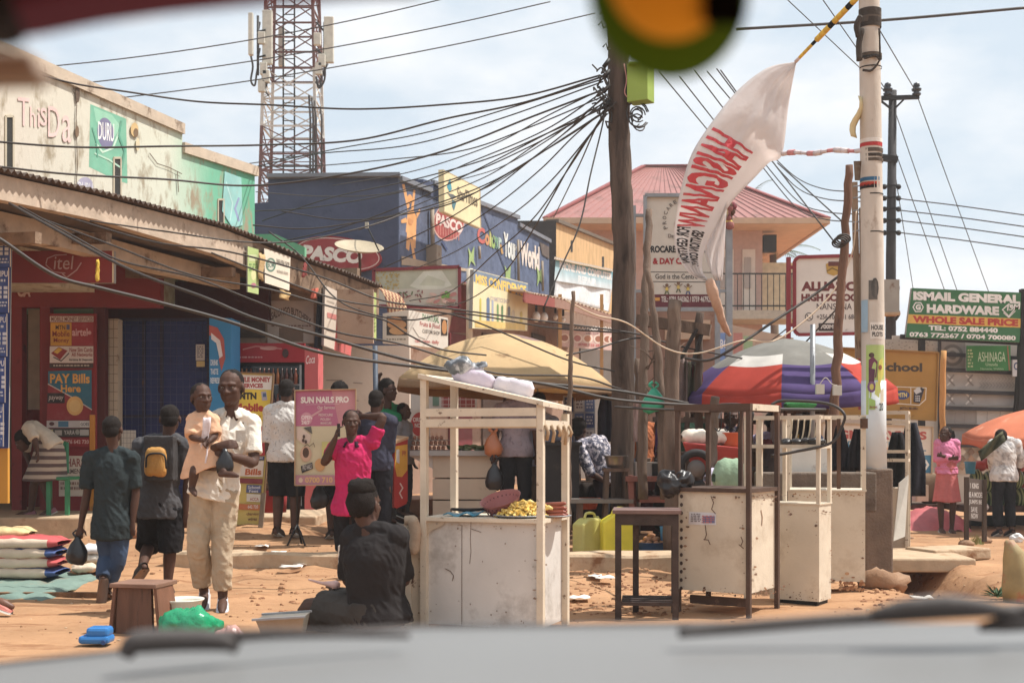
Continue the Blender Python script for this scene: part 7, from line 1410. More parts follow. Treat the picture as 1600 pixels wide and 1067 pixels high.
for dx,dy in ((-.09,-.1),(.10,-.1),(.02,.16)): mb.tube([V((b0.x,13.77,gz0+.22)),V((b0.x+dx,13.77+dy,gz0))],.011,DARKM,7)
mb.build('tripod',t)
t,sg=simple_sign('pavement_sign','tall yellow and red mobile money sign board leaning behind the man with the child','sign',[(372,582),(428,584),(410,822),(360,820)],14.9,yaw=-8,face=(206,180,90),thick=.03,frame=(130,96,60),fw=2)
sg.shape([(374,585),(426,587),(424,609),(373,607)],(222,212,200)); sg.text('MOBILE MONEY',362,589,423,597,(176,52,52),bold=.05); sg.text('SERVICES',378,599,411,606,(176,52,52),bold=.05); sg.shape([(373,608),(424,610),(419,664),(370,662)],(226,190,50)); sg.text('MTN',374,613,401,624,(54,48,40),bold=.06); sg.text('Mobile',366,630,412,643,(186,60,44),bold=.05); sg.text('Money',366,647,408,659,(186,60,44),bold=.05); sg.shape([(408,612),(416,611),(418,625),(410,626)],(170,160,170)); sg.rect(411,614,416,620,(70,90,130))
sg.shape([(370,664),(419,666),(414,712),(366,710)],(186,46,50)); sg.line([(392,700),(404,690),(408,676),(398,672),(394,684)],3,(226,206,200)); sg.shape([(366,711),(414,713),(413,719),(365,717)],(70,80,120)); sg.text('Replacement',388,713,411,717.5,(214,210,206)); sg.shape([(365,719),(413,720),(411,745),(363,743)],(220,206,190)); sg.text('Pay',382,721,402,731,(196,90,40),bold=.04,shear=.1); sg.text('Bills',383,732,409,742,(196,90,40),bold=.04,shear=.1)
sg.shape([(364,746),(411,748),(410,756),(363,754)],(140,50,56)); sg.shape([(386,757),(409,758),(408,770),(385,769)],(80,90,140)); sg.text('School',388,758.5,407,763.5,(214,214,220)); sg.text('Fees',390,764.5,404,769,(214,214,220)); sg.shape([(386,771),(408,772),(407,784),(386,783)],(214,206,190)); sg.text('ACCA',391,777,405,782,(170,70,60)); sg.shape([(362,786),(408,788),(407,797),(361,795)],(200,110,60)); sg.text('642 720',388,788.5,404,794,(220,210,200)); sg.text('charging',386,800,405,806,(110,70,60)); sg.text('wires',388,808,402,813,(110,70,60)); sg.done(t)
mb=MB(); mb.bar(P(407,826,14.7),P(412,770,14.75),.05,.05,wood((130,110,90))); mb.build('wooden_stake',None,'short wooden stake at the foot of the mobile money sign board','stake')
mb=MB(); mb.lathe(P(428,800,15.4),[(.15,0),(.16,.25),(.15,.27)],worn((176,52,56)),18); mb.build('barrel',None,'red drum behind the man in the white patterned shirt','drum')
r=random.Random(17); mb=MB()
for i in range(60): mb.ell(P(r.uniform(416,446),r.uniform(700,765),15.3),(.03,.03,.03),mat('dried_fish',r.choice([(140,104,80),(110,80,64),(170,136,110)]),rough=.7),6,5)
mb.build('dried_goods',None,'hanging bunch of dried brown goods above the red drum','goods')
t=thing('plastic_chair','green plastic chair in front of the red shop','chair',P(92,805,16.6)); GP=mat('green_chair_plastic',(46,130,84),rough=.45); YC=16.6
mb=MB(); mb.surf([[P(78+i*4.2,692+j*6+4*abs(i-3)/3-6,YC+.2-.01*j) for i in range(8)] for j in range(9)],GP); mb.build('backrest',t,solid=.02); mb=MB(); flat(mb,rc(74,745,108,750),YC-.25,.45,GP); mb.build('seat',t,bevel=.01)
for x,y in ((76,YC-.22),(105,YC-.22),(78,YC+.18),(106,YC+.18)): mb=MB(); mb.bar(V((P(x,0,y).x,y,.30)),P(x,750,y),.05,.04,GP); mb.build('leg',t)
# --- sacks, tarp, foreground things at left
SR_,SB_,SC_=mat('red_sack_weave',(196,74,74),rough=.7,bump=.25,bscale=120),mat('blue_sack_weave',(62,84,140),rough=.7,bump=.25,bscale=120),mat('cream_sack_weave',(206,182,156),rough=.7,bump=.25,bscale=120)
g0=G(40,915); zs=g0.z+.05
for i in range(4):
    c=SB_ if i % 2 == 0 else SR_
    def ms(u,v,c=c):
        if u>.78: return c
        return SC_ if .41<v<.66 else c
    sack(('bottom sack of the striped pile, blue and cream' if i == 0 else 'red and cream sack, second from the bottom of the striped pile' if i == 1 else 'blue and cream sack, third from the bottom of the striped pile' if i == 2 else 'top sack of the striped pile, red and cream'),V((g0.x-.12+.012*(i % 2),g0.y+.2,zs+i*.086)),(.76,.42,.122),c,rz=-.04+.03*(i % 2),group='striped grain sacks',mats=ms,seed=i,name='grain_sack')
sack('yellow and green sack on top of the striped pile at the photo edge',V((g0.x-.26,g0.y+.3,zs+.345)),(.42,.36,.10),mat('printed_sack',(206,176,120),rough=.7,dirt=(110,180,80),dirt_amt=.2,dscale=7),rz=.1,seed=9,name='grain_sack')
g1=G(128,905)
for i,(dz,c,l) in enumerate(((.02,(206,196,120),'yellowish white sack behind the striped pile, lowest of three'),(.10,(214,206,190),'plain white sack in the middle behind the striped pile'),(.18,(206,206,206),'white sack with dark marks on top of the pile behind the striped sacks'))): sack(l,V((g1.x-.02,g1.y+.55,g1.z+dz)),(.36,.34,.10),mat('white_sack_weave',c,rough=.7,bump=.25,bscale=100,dirt=(120,110,100),dirt_amt=.12),rz=.2,seed=20+i,name='grain_sack')
sack('small tan sack on the blue-green tarp',V((g1.x-.03,g1.y+.15,g1.z+.05)),(.22,.2,.08),SC_,rz=.3,seed=31,name='grain_sack')
mb=MB(); a0,a1,a2,a3=G(-120,930),G(72,940),G(155,905),G(-90,885); tarp=mat('blue_green_tarp',(112,136,124),rough=.7,var=.15,dirt=(140,120,96),dirt_amt=.25)
gr=[[lerp(lerp(a0,a1,i/20),lerp(a3,a2,i/20),j/10)+UP*(.035+.03*noise.noise(V((i*.6,j*.7,1)))+(-.04 if j == 0 else 0)-(.03 if i == 20 else 0)) for i in range(21)] for j in range(11)]; mb.surf(gr,tarp); mb.build('tarp',None,'blue-green tarp spread under the grain sacks','tarp',solid=.01,wr=.012,wrs=8)
mb=MB(); pb=G(60,936); mb.box(V((pb.x-.1,pb.y+.12,.015)),(1.3,.06,.05),wood((120,84,56))); mb.build('pallet_board',None,'brown board under the front edge of the tarp','board')
# wooden stool box in the foreground
FB=Fr(238,8.3,12); t=thing('wooden_stool','dark brown wooden box stool in the foreground with a lighter worn top','stool',FB(.14,.1,0)); BW=mat('dark_box_wood',(104,68,50),rough=.7,var=.25,dirt=(64,44,36),dirt_amt=.35,stretch=(3,3,.5),bump=.3)
mb=MB(); zt=P(0,912,8.3).z
mb.hexa([FB(-.0,0,0),FB(.26,0,0),FB(.26,.03,0),FB(0,.03,0),FB(.01,0,zt-.03),FB(.245,0,zt-.03),FB(.245,.03,zt-.03),FB(.01,.03,zt-.03)],BW); mb.build('front_panel',t)
for u in (-.022,.262): 
    mb=MB(); s_=1 if u>0 else-1; mb.hexa([FB(u+s_*.02,-.01,0),FB(u+s_*.045,-.01,0),FB(u+s_*.045,.25,0),FB(u+s_*.02,.25,0),FB(u-s_*.01,-.01,zt-.028),FB(u+s_*.012,-.01,zt-.028),FB(u+s_*.012,.22,zt-.028),FB(u-s_*.01,.22,zt-.028)],mat('side_box_wood',(120,76,54),rough=.7,var=.25,stretch=(3,3,.5))); mb.build('side_panel',t)
mb=MB(); cuboid(mb,FB,-.04,.29,-.03,.27,zt-.027,zt,mat('worn_top_wood',(132,94,74),rough=.7,var=.2,dirt=(90,64,50),dirt_amt=.3)); mb.build('seat',t,bevel=.004)
g=G(278,985); basin('translucent white plastic tub beside the wooden stool',g+V((0,.1,0)),.14,.2,(220,214,200),'tub','tub'); mb=MB(); mb.ell(g+V((0,.1,.13)),(.10,.10,.03),mat('yellow_food',(222,190,70),rough=.6),12,8); mb.build('sponge',None,'yellow lump inside the white tub','sponge')
def lump(label,c,size,rgb,seed,name,cat,rough=.25,n=14,amp=.02,fr=9):
    r=random.Random(seed); mb=MB(); m=mat('crumpled_plastic',rgb,rough=rough,var=.15,bump=.3,spec=.6)
    mb.ell(c+V((0,0,size[2]*.6)),size,m,36,22); o=mb.build(name,None,label,cat,wr=amp*1.6,wrs=fr*1.3); return o
lump('crumpled bright green plastic bag beside the white tub',G(292,1000)+V((0,.08,.02)),(.20,.12,.10),(20,150,96),3,'plastic_bag','bag',amp=.03)
lump('red and white printed plastic bag behind the car wiper',G(356,1018)+V((0,.05,-.02)),(.10,.08,.10),(206,150,136),5,'plastic_bag','bag',amp=.02)
t=thing('jerrycan','blue plastic container lying left of the wooden stool','container',G(146,1012)); g=G(146,1012); BP=mat('blue_plastic_shell',(40,116,190),rough=.35); mb=MB(); mb.box(g+V((0,.06,.045)),(.19,.14,.05),BP); mb.box(g+V((.02,.06,.09)),(.14,.12,.06),BP); mb.build('body',t,bevel=.02); mb=MB(); mb.tube([g+V((.07,-.02,.035)),g+V((.07,-.035,.035))],.014,mat('dark_blue_cap',(30,70,130),rough=.4),12); mb.build('cap',t)
g=G(438,1004); mb=MB(); q=lambda x,y,z: g+V((x,y+.1,z)); mb.hexa([q(-.10,-.09,0),q(.12,-.09,0),q(.12,.09,0),q(-.10,.09,0),q(-.15,-.12,.14),q(.15,-.12,.16),q(.15,.12,.16),q(-.15,.12,.14)],mat('grey_tin',(150,142,130),rough=.4,metal=.6)); mb.bar(q(-.17,-.13,.145),q(.16,-.13,.165),.03,.012,STEEL); mb.bar(q(-.16,.13,.145),q(.16,.13,.165),.03,.012,STEEL); mb.build('metal_basin',None,'square tin basin at the knees of the seated woman','basin')
mb=MB(); mb.box(G(532,905)+V((.02,.1,.12)),(.10,.10,.36),worn((206,200,190))); mb.build('paper_box',None,'white carton standing beside the seated woman','carton',bevel=.004)
# litter
PAPER=mat('paper_scrap',(226,216,204),rough=.9,var=.05)
for i,(x,y) in enumerate(((322,876),(420,882),(455,890),(470,886),(930,905),(945,908),(545,905),(410,858),(390,878),(435,868),(905,940),(1440,940),(1345,870))):
    r=random.Random(i); p=G(x,y); mb=MB(); sx=r.uniform(.05,.11); mb.surf([[p+V((sx*(u-2)*.5,.05*(v-1.5),.035+.022*noise.noise(V((u*.9+i,v*1.1,i))))) for u in range(5)] for v in range(4)],PAPER); mb.build('paper_scrap',None,'crumpled white paper scrap lying on the dirt','litter','paper scraps on the dirt',solid=.004)
lump('black plastic bag dropped on the dirt behind the man with the child',G(326,878) ,(.06,.05,.05),(40,38,40),8,'plastic_bag','litter',amp=.015)
mb=MB(); r=random.Random(5)
for x,y,s_ in ((212,842,.13),(196,838,.10),(224,850,.09),(228,836,.12),(186,846,.07)): mb.ell(G(x,y)+V((0,.1,s_*.4)),(s_,s_*.8,s_*.7),mat('broken_block',(170,118,84),rough=.95,var=.2),9,7,smooth=False)
mb.build('rubble',None,kind='stuff',wr=.02,wrs=9)
# --- right side market
t=thing('melon_stand','dark wooden melon stand under the torn orange umbrella','stall',P(1575,840,20.4)); mb=MB(); flat(mb,rc(1508,790,1660,800),20.0,1.0,wood((84,64,54))); mb.build('stand_top',t)
for x in (1512,1560,1640): mb=MB(); mb.bar(P(x,838,20.1),P(x,800,20.1),.08,.08,wood((70,54,46))); mb.build('leg',t)
mb=MB(); flat(mb,rc(1512,805,1660,832),20.9,.1,DARKM); mb.build('back_board',t)
def melon_mat():
    m=mat('watermelon_rind',(96,122,70),rough=.4,var=.1,bump=.05,spec=.4); t=m.node_tree; N=t.nodes; L=t.links; b=N['Principled BSDF']
    co=N.new('ShaderNodeTexCoord'); wv=N.new('ShaderNodeTexWave'); wv.inputs['Scale'].default_value=6.5; wv.inputs['Distortion'].default_value=3.5; wv.inputs['Detail'].default_value=3; L.new(co.outputs['Object'],wv.inputs['Vector'])
    r=N.new('ShaderNodeValToRGB'); r.color_ramp.elements[0].position=.42; r.color_ramp.elements[1].position=.58; r.color_ramp.elements[0].color=lin((52,76,44)); r.color_ramp.elements[1].color=lin((140,158,100)); L.new(wv.outputs['Fac'],r.inputs['Fac']); L.new(r.outputs['Color'],b.inputs['Base Color']); return m
MEL=melon_mat(); r=random.Random(2)
for x,y,s_ in ((1526,748,1),(1546,752,1.1),(1567,750,1),(1588,748,1.05),(1532,778,1.05),(1552,780,1.1),(1574,780,1),(1596,778,1.1),(1616,750,1),(1618,778,1)):
    mb=MB(); mb.ell(P(x,y,20.2),(.11*s_,.12*s_,.155*s_),MEL,16,12); mb.build('watermelon',None,'whole striped watermelon in the stacked rows beside the man in the tie-dye shirt','watermelon','whole watermelons on the stand')
for x,y,rz in ((1530,728,0),(1545,724,0),(1590,730,0),(1598,762,0)):
    mb=MB(); mb.ell(P(x,y,20.4),(.13,.1,.09),mat('melon_flesh',(190,66,58),rough=.4),12,9); mb.build('watermelon',None,'cut red watermelon half resting on the striped melons','watermelon','cut watermelons on the stand')
lump('white plastic bag on the melon stand',P(1528,792,19.9)-UP*.04,(.16,.1,.08),(214,210,206),9,'plastic_bag','bag',amp=.02); lump('white plastic bag on the ground beside the black trousers',G(1594,846)+V((0,.1,.0)),(.10,.08,.06),(220,216,212),10,'plastic_bag','bag',amp=.02)
mb=MB(); mb.lathe(P(1516,740,20.1),[(.07,0),(.085,.18),(.095,.19),(.08,.18)],mat('plastic_shell',(70,160,206),rough=.4),14); mb.build('bucket',None,'sky blue bucket beside the watermelons','bucket')
mb=MB(); mb.surf([[P(1528+i*5.5+j*1,705-i*4.5+j*3,18.2+.08*math.sin(i+j)) for i in range(8)] for j in range(6)],cloth((84,84,60))); mb.build('green_sheet',None,'dark green cloth hung beside the man in the tie-dye shirt','cloth',solid=.01)
ab=thing('pavement_sign','dark board with white hand lettering standing on two legs near the melons','sign',P(1523,846,16.8)); sg=Sign(P(1523,780,16.8),V((.22,-1,0))); mb=MB(); sg.slab(mb,[(1511,746),(1539,750),(1538,815),(1513,812)],.03,mat('blackboard',(112,100,92),rough=.8,dirt=(140,126,116),dirt_amt=.2)); mb.build('panel',ab)
for i,(s_,x0,x1,y) in enumerate((('1 KING',1516,1529,754),('BE A MODEL',1513,1536,768),('JUMPS BE',1514,1534,780),('SAVE',1517,1527,791),('NOW',1517,1528,801))): sg.text(s_,x0,y,x1,y+8.5,(222,218,212),bold=.03,dy=1)
sg.done(ab)
for x,t0 in ((1510,745),(1538,749)): mb=MB(); mb.bar(sg.pt(x,846),sg.pt(x,t0),.05,.05,wood((84,70,60))); mb.build('leg',ab)
mb=MB(); gr=[]
for i in range(25):
    u=i/24; row=[]
    for j in range(15): v=j/14; row.append(V((lerp(5.95,7.05,u),19.6+v*1.2,-.12+.36*math.sin(math.pi*min(1,v*1.1))*math.sin(math.pi*(.15+.85*(1-u)))+.05*noise.noise(V((u*7,v*6,1))))))
    gr.append(row)
mb.surf(gr,mat('red_tarp',(192,92,94),rough=.5,var=.15,dirt=(214,150,146),dirt_amt=.2)); mb.build('tarp',None,'crumpled red tarp heaped on the ground beside the girl in pink','tarp',wr=.03,wrs=7)
for x,y,s_,c,l in ((1420,780,(.3,.2,.2),(190,184,172),'pale printed carton behind the red tarp, left of two'),(1437,778,(.2,.2,.26),(206,190,160),'tan carton behind the red tarp, right of two')): mb=MB(); mb.box(P(x,y-8,20.6),s_,worn(c,amt=.15),rz=.2); mb.build('carton',None,l,'carton')
sack('slumped brown sack behind the girl in pink',P(1456,785,20.8),(.5,.3,.5),mat('jute',(130,104,78),rough=.95),seed=3); mb=MB(); flat(mb,rc(1408,788,1470,796),20.5,.6,wood((84,64,52))); mb.bar(P(1412,830,20.6),P(1412,794,20.6),.08,.08,DARKM); mb.bar(P(1466,830,20.6),P(1466,794,20.6),.08,.08,DARKM); mb.build('low_table',None,'low dark table carrying cartons behind the red tarp','table')
for x,y,s_,l in ((1510,852,.10,'flat brown stone by the foot of the lettered board, left of two'),(1536,848,.12,'dark stone by the foot of the lettered board, right of two'),(1382,916,.22,'large broken earth lump at the pole base'),(1420,842,.07,'small pale stone at the foot of the white panel')): mb=MB(); p=G(x,y); mb.ell(p+V((0,0,s_*.2)),(s_,s_*.7,s_*.45),mat('stone',(150,112,82),rough=.9,bump=.3),12,8); mb.build('stone',None,l,'stone',wr=.03*s_/.1,wrs=9)
mb=MB(); r=random.Random(6); p0=G(1520,850)
for i in range(70): p=p0+V((r.uniform(-.14,.14),r.uniform(-.08,.08),0)); mb.poly([p-V((.006,0,0)),p+V((.006,0,0)),p+V((r.uniform(-.06,.06),r.uniform(-.05,.05),r.uniform(.06,.16)))],mat('dry_grass',r.choice([(150,140,76),(120,130,64),(170,150,96)]),rough=.9,bump=0))
mb.build('grass',None,kind='stuff')
# pineapple crown and printed sack at the lower right
mb=MB(); g=G(1558,936); r=random.Random(8)
for i in range(34):
    a=r.uniform(0,6.283); el=r.uniform(.2,1.3); d_=V((math.cos(a)*math.cos(el),math.sin(a)*math.cos(el),math.sin(el))); s_=d_.cross(UP).normalized()*.014; l_=r.uniform(.10,.17); b_=g+UP*.02; mb.poly([b_-s_,b_+s_,b_+d_*l_*.6+s_*.7-UP*.01,b_+d_*l_-UP*.03,b_+d_*l_*.6-s_*.7-UP*.01],mat('pineapple_leaf',(76,104,66),rough=.6,var=.3,bump=0))
mb.build('pineapple_crown',None,'spiky green pineapple crown lying beside the printed sack','plant'); g=G(1590,940); mb=MB()
pts=[V((g.x,g.y,0)),V((g.x,g.y,.12)),V((g.x-.01,g.y,.25)),V((g.x-.04,g.y,.36)),V((g.x-.08,g.y,.45)),V((g.x-.10,g.y,.47))]; mb.tube(pts,[(.10,.08),(.115,.09),(.10,.07),(.065,.05),(.035,.03),(.012,.01)],mat('printed_sack_red_green',(150,130,84),rough=.6,var=.2,dirt=(170,84,66),dirt_amt=.4,dscale=5),22); mb.build('printed_sack',None,'green and red printed sack with a pointed top at the right edge of the photo','sack',wr=.03,wrs=7)
# ---------------------------------------------------------------- people, joints read as photo pixels plus a depth offset
def folk(px,Y,z,h,yaw,joints=None,**kw):
    base=V(((px-CXP)/FPX*Y,Y,z)); J={}
    for k,v in (joints or {}).items(): J[k]=P(v[0],v[1],Y+(v[2] if len(v)>2 else 0))-base
    return Person(base,h,yaw,J=J,**kw)
def gy(px,py): g=G(px,py); return g.y,g.z
CH_=lambda c: cloth(c)
# man carrying the child
Y,z=gy(340,952)
p=folk(340,Y,z,1.79,8,dict(pelvis=(336,758),waist=(344,728),chest=(355,690),neck=(360,645),head=(361,606,-.05),sha=(325,660,-.02),shb=(394,660,.03),ela=(312,712,-.16),elb=(396,722,-.08),wra=(342,696,-.30),wrb=(358,712,-.27),hia=(318,765),hib=(354,765),kna=(310,850,-.05),knb=(347,855,-.03),ana=(319,925,.12),anb=(348,936,-.02),toa=(317,944,.0),tob=(347,952,-.18)),head_yaw=-6,pitch=6,vox=.007,bulk=.92)
p.j['hda']=V((.9,-.1,.12)); p.j['hdb']=V((-.8,-.15,.35))
p.body('man in a cream shirt and beige trousers carrying a small child on his arm',curl=(.75,.8),hold=((0,.8,-.3),(0,.9,-.2))).hair()
p.shirt(CH_((226,216,200)),.78,.10,.020,wr=.008).collar(CH_((226,218,204))).trousers(CH_((178,156,128)),1.93,.014,.018,wr=.010).shoes(mat('pale_clog',(190,196,206),rough=.5,dirt=(80,100,150),dirt_amt=.3,dscale=14))
mb=MB()
for a in ((376,690),(374,712),(370,740)): mb.ell(P(a[0],a[1],Y-.16),.006,mat('button',(206,200,190)),6,5)
mb.surf([[P(368+i*4,672+j*6,Y-.155-.005*(i == 1)) for i in range(5)] for j in range(4)],CH_((208,198,182))); mb.build('shirt_pocket',p.o)
man_Y,man_z=Y,z
c=folk(318,Y-.17,z,1.0,22,dict(pelvis=(322,722,.02),waist=(321,702),chest=(318,676),neck=(316,645),head=(315,622,-.01),sha=(302,656,.02),shb=(332,657,-.02),ela=(300,682,-.08),elb=(336,680,-.06),wra=(316,688,-.14),wrb=(326,690,-.14),hia=(312,722),hib=(334,724),kna=(304,736,-.12),knb=(348,726,-.14),ana=(300,762,-.10),anb=(350,738,-.20),toa=(304,770,-.16),tob=(366,742,-.24)),head_yaw=38,hs=1.46,bulk=1.08,vox=.006)
c.body('small child in a peach dress carried by the man in the cream shirt',curl=(.6,.6)).hair(); PEA=CH_((222,170,132))
c.shirt(PEA,.95,.0,.022,name='dress_top',wr=.008)
mb=MB(); Yc=Y-.17; g=[]
for j in range(9):
    t_=j/8; cx,cy=lerp(321,318,t_),lerp(690,738,t_); w_=lerp(20,36,t_ ** .8); g.append([P(cx+w_*math.cos(a)*(1+.05*math.sin(6*a)),cy+6*t_*math.sin(2*a+.5)-t_*6*math.cos(a),Yc-.03+(w_/200)*.7*math.sin(a)) for a in [i*.2617994 for i in range(25)]])
mb.surf(g,PEA); mb.build('dress_skirt',c.o,solid=.008,sub=1,wr=.006,wrs=14)
mb=MB(); mb.surf([[P(318+i*2.2-j*.8,652+j*9,Yc-.125-.02*math.sin(j*.7+i*.5)) for i in range(6)] for j in range(9)],CH_((222,206,206))); mb.build('towel',None,'white towel hanging from the shoulder of the small child','towel',solid=.01,wr=.006,wrs=16)
bag('knotted black plastic bag hanging from the hand of the man in the cream shirt',352,700,Y-.33,.13,.19,(34,32,34),seed=4,handles=False)
# boy with a black bag, seen from behind
Y,z=gy(180,938)
p=folk(180,Y,z,1.46,180,dict(head=(176,672),neck=(178,704),chest=(178,745),waist=(176,785),pelvis=(175,818),shb=(142,716),sha=(206,716),elb=(136,770,.03),ela=(212,770),wrb=(126,822,.02),wra=(207,815,-.02),hib=(164,820),hia=(188,820),knb=(166,870,.05),kna=(186,872),anb=(160,908,-.10),ana=(168,922,.06),tob=(156,938,-.04),toa=(170,930,.22)),head_yaw=178,vox=.008,bulk=.92)
p.body('boy in a dark teal t-shirt and jeans seen from behind carrying a black bag',curl=(.5,1.0)).hair(); p.shirt(CH_((48,56,58)),.85,.12,.026,wr=.010).trousers(mat('faded_denim',(52,72,102),rough=.85,var=.25,bump=.3,bscale=60),1.92,.012,.010,wr=.007).shoes(mat('brown_sandal',(96,72,60),rough=.8),mat('tan_sole',(120,92,74),rough=.85))
bag('black plastic carrier bag hanging from the hand of the boy in the teal t-shirt',121,838,Y+.02,.17,.22,(38,36,38),seed=6)
# youth with a backpack
Y,z=gy(262,926)
p=folk(250,Y,z,1.58,180,dict(head=(266,655),neck=(262,684),chest=(253,720),waist=(250,760),pelvis=(250,790),shb=(220,696),sha=(288,696),elb=(214,745),ela=(294,745),wrb=(214,792),wra=(290,800),hib=(238,792),hia=(266,792),knb=(232,852,.12),kna=(266,856),anb=(222,885,-.25),ana=(262,915),tob=(214,896,-.16),toa=(268,925,.2)),head_yaw=186,vox=.008)
p.body('youth in a grey t-shirt and black shorts seen from behind wearing a yellow backpack').hair(); p.shirt(CH_((78,76,78)),.9,.10,.024,wr=.009).trousers(CH_((34,32,34)),1.22,.034,.03,wr=.010,name='shorts').shoes(mat('dark_sandal',(70,60,54),rough=.8),mat('tan_sole',(140,112,90),rough=.85))
bp=thing('backpack','yellow and black backpack on the back of the youth in black shorts','backpack',P(252,745,Y-.2)); mb=MB(); mb.box(P(252,716,Y-.16),(.235,.15,.36),mat('black_nylon',(56,52,52),rough=.7,bump=.3)); mb.tube(catmull([P(226,700,Y+.02),P(232,688,Y-.10),P(246,684,Y-.15)],5),.022,mat('black_nylon',(56,52,52),rough=.7,bump=.3),8); mb.tube(catmull([P(282,700,Y+.02),P(276,688,Y-.10),P(262,684,Y-.15)],5),.022,mat('black_nylon',(56,52,52),rough=.7,bump=.3),8); mb.build('shell',bp,bevel=.05,sub=2,wr=.010,wrs=12)
mb=MB(); mb.box(P(244,722,Y-.225),(.19,.10,.25),mat('yellow_nylon',(196,136,58),rough=.7,bump=.3)); mb.build('front_pocket',bp,bevel=.05,sub=2,wr=.008,wrs=14); mb=MB(); mb.tube(catmull([P(228,730,Y-.27),P(230,712,Y-.28),P(244,708,Y-.283),P(257,712,Y-.28),P(260,732,Y-.27)],5),.008,mat('black_zip',(36,34,36)),6); mb.build('zip',bp)
# seated woman with her back turned
Y,z=gy(560,1000); Y += .25
p=folk(570,Y,z,1.66,158,dict(head=(571,790,.03),neck=(580,826),chest=(585,872),waist=(588,930),pelvis=(590,962),shb=(552,840,.05),sha=(618,840,-.02),elb=(546,905,.12),ela=(630,905,.08),wra=(528,930,.3),wrb=(600,940,.3),hib=(560,966,.05),hia=(600,966,.05),knb=(482,950,.22),kna=(500,944,.42),anb=(500,1010,.25),ana=(520,1000,.45)),head_yaw=150,bulk=1.24,hs=1.12,vox=.007)
p.body('woman in a black t-shirt sitting with her back turned, hair in a high bun').hair('bun'); p.shirt(mat('black_jersey',(44,40,40),rough=.9,var=.15,bump=.2,spec=.15),.95,.04,.024,wr=.007,hipw=1.1)
p.trousers(mat('dark_olive_cloth',(64,56,50),rough=.9,var=.15,bump=.2),.82,.055,.01,wr=.006,name='skirt')
mb=MB(); mb.box(V((P(590,0,Y).x,Y+.08,z+.02)),(.26,.26,.16),wood((70,56,48))); mb.build('low_stool',None,'low wooden seat under the seated woman','stool')
mb=MB(); mb.tube(catmull([P(482,905,Y+.33),P(500,910,Y+.3),P(515,912,Y+.28),P(530,914,Y+.26)],4),[.006,.007,.008,.009,.01,.011,.014,.018,.02,.024,.03,.03,.02],mat('pinkish_wrap',(216,170,160),rough=.5),8); mb.build('wrapped_knife',None,'pale wrapped tool in the lap of the seated woman','tool')
# man in the pink polo on the phone
Y=12.9; z=gz(P(548,0,Y).x,Y)
p=folk(548,Y,z,1.66,-6,dict(head=(549,660,-.03),neck=(551,692),chest=(552,725),waist=(550,765),pelvis=(549,792),sha=(522,700),shb=(582,690),ela=(507,722,-.1),elb=(598,652,.0),wra=(524,685,-.2),wrb=(570,650,.14),hia=(535,795),hib=(562,795)),head_yaw=14,pitch=4,bulk=1.05,vox=.007)
p.j['hda']=V((.25,-.05,1)); p.j['hdb']=V((-1,.25,-.1)); p.body('man in a bright pink polo shirt on the phone with one hand behind his head',curl=(.7,.5),hold=((1,.1,0),(0,-1,0))).hair(); p.shirt(CH_((204,36,92)),.56,.08,.024,wr=.009).collar(CH_((56,34,48))).trousers(CH_((36,34,36)),1.95,.016).shoes(CH_((60,52,48)))
mb=MB(); mb.box(P(529,672,Y-.20),(.02,.07,.13),DARKM,rz=.3); mb.build('mobile_phone',None,'dark mobile phone held to the ear of the man in the pink polo','phone')
# man in the white patterned shirt, from behind
Y=14.3; z=gz(P(452,0,Y).x,Y)
WPAT=mat('patterned_shirt_cloth',(206,198,190),rough=.9,var=.04,dirt=(140,132,128),dirt_amt=.28,dscale=45,bump=.2,edge=.03)
p=folk(448,Y,z,1.74,172,dict(wrb=(426,738),elb=(420,700)),bulk=1.1,vox=.009); p.body('man in a white patterned shirt and black shorts seen from behind the pink sign').hair(); p.shirt(WPAT,.85,.10,.03,wr=.008).trousers(CH_((34,32,34)),1.2,.035,.02,name='shorts').shoes(CH_((90,66,52)))
# people half hidden behind
def simple(label,px,Y,z,h,yaw,shirt,trs,J=None,hair='short',**kw):
    p=folk(px,Y,z,h,yaw,J,vox=.010,**kw); p.body(label).hair(hair); 
    if shirt: p.shirt(shirt,.85,.10,.024,wr=.007)
    if trs: p.trousers(trs,1.95,.018,wr=.006)
    p.shoes(CH_((60,52,48))); return p
gzz=lambda px,Y: gz(P(px,0,Y).x,Y)
simple('man in a navy t-shirt behind the man in the pink polo',588,14.0,gzz(588,14),1.66,165,CH_((62,62,78)),CH_((38,38,44)),dict(wra=(606,752,-.05),ela=(607,715)))
p=simple('woman in a black skirt behind the pink nail salon sign, head showing above',530,14.4,gzz(530,14.4),1.72,200,CH_((90,60,60)),None,hair='braids'); p.skirt(CH_((34,32,36)),(0,0,.45),r1=(.22,.19),wr=.004)
bag('black leather handbag at the hip of the woman behind the pink sign',500,752,14.0,.2,.3,(36,32,32),seed=8)
simple('woman in a green top with one arm raised along a blue post',606,15.3,gzz(606,15.3)+.15,1.66,60,CH_((40,136,88)),CH_((50,46,50)),dict(ela=(584,640),wra=(590,600),sha=(592,668)),hair='braids')
mb=MB(); mb.tube([P(590,850,15.1),P(586,540,15.1)],.03,mat('blue_grey_post',(70,80,96),rough=.6),8); mb.build('awning_post',None,'thin blue-grey post held by the woman in the green top','post')
simple('boy in a grey polo shirt standing in profile beside the egg trays',630,15.4,gzz(630,15.4)+.2,1.36,70,CH_((136,134,138)),CH_((60,60,70)))
MAUV=mat('mottled_mauve_cloth',(150,134,140),rough=.9,var=.2,dirt=(110,92,104),dirt_amt=.35,dscale=20,bump=.2)
simple('man in a mottled mauve shirt seen from behind under the tan umbrella',806,14.9,gzz(806,14.9)+.1,1.74,180,MAUV,CH_((46,44,46)))
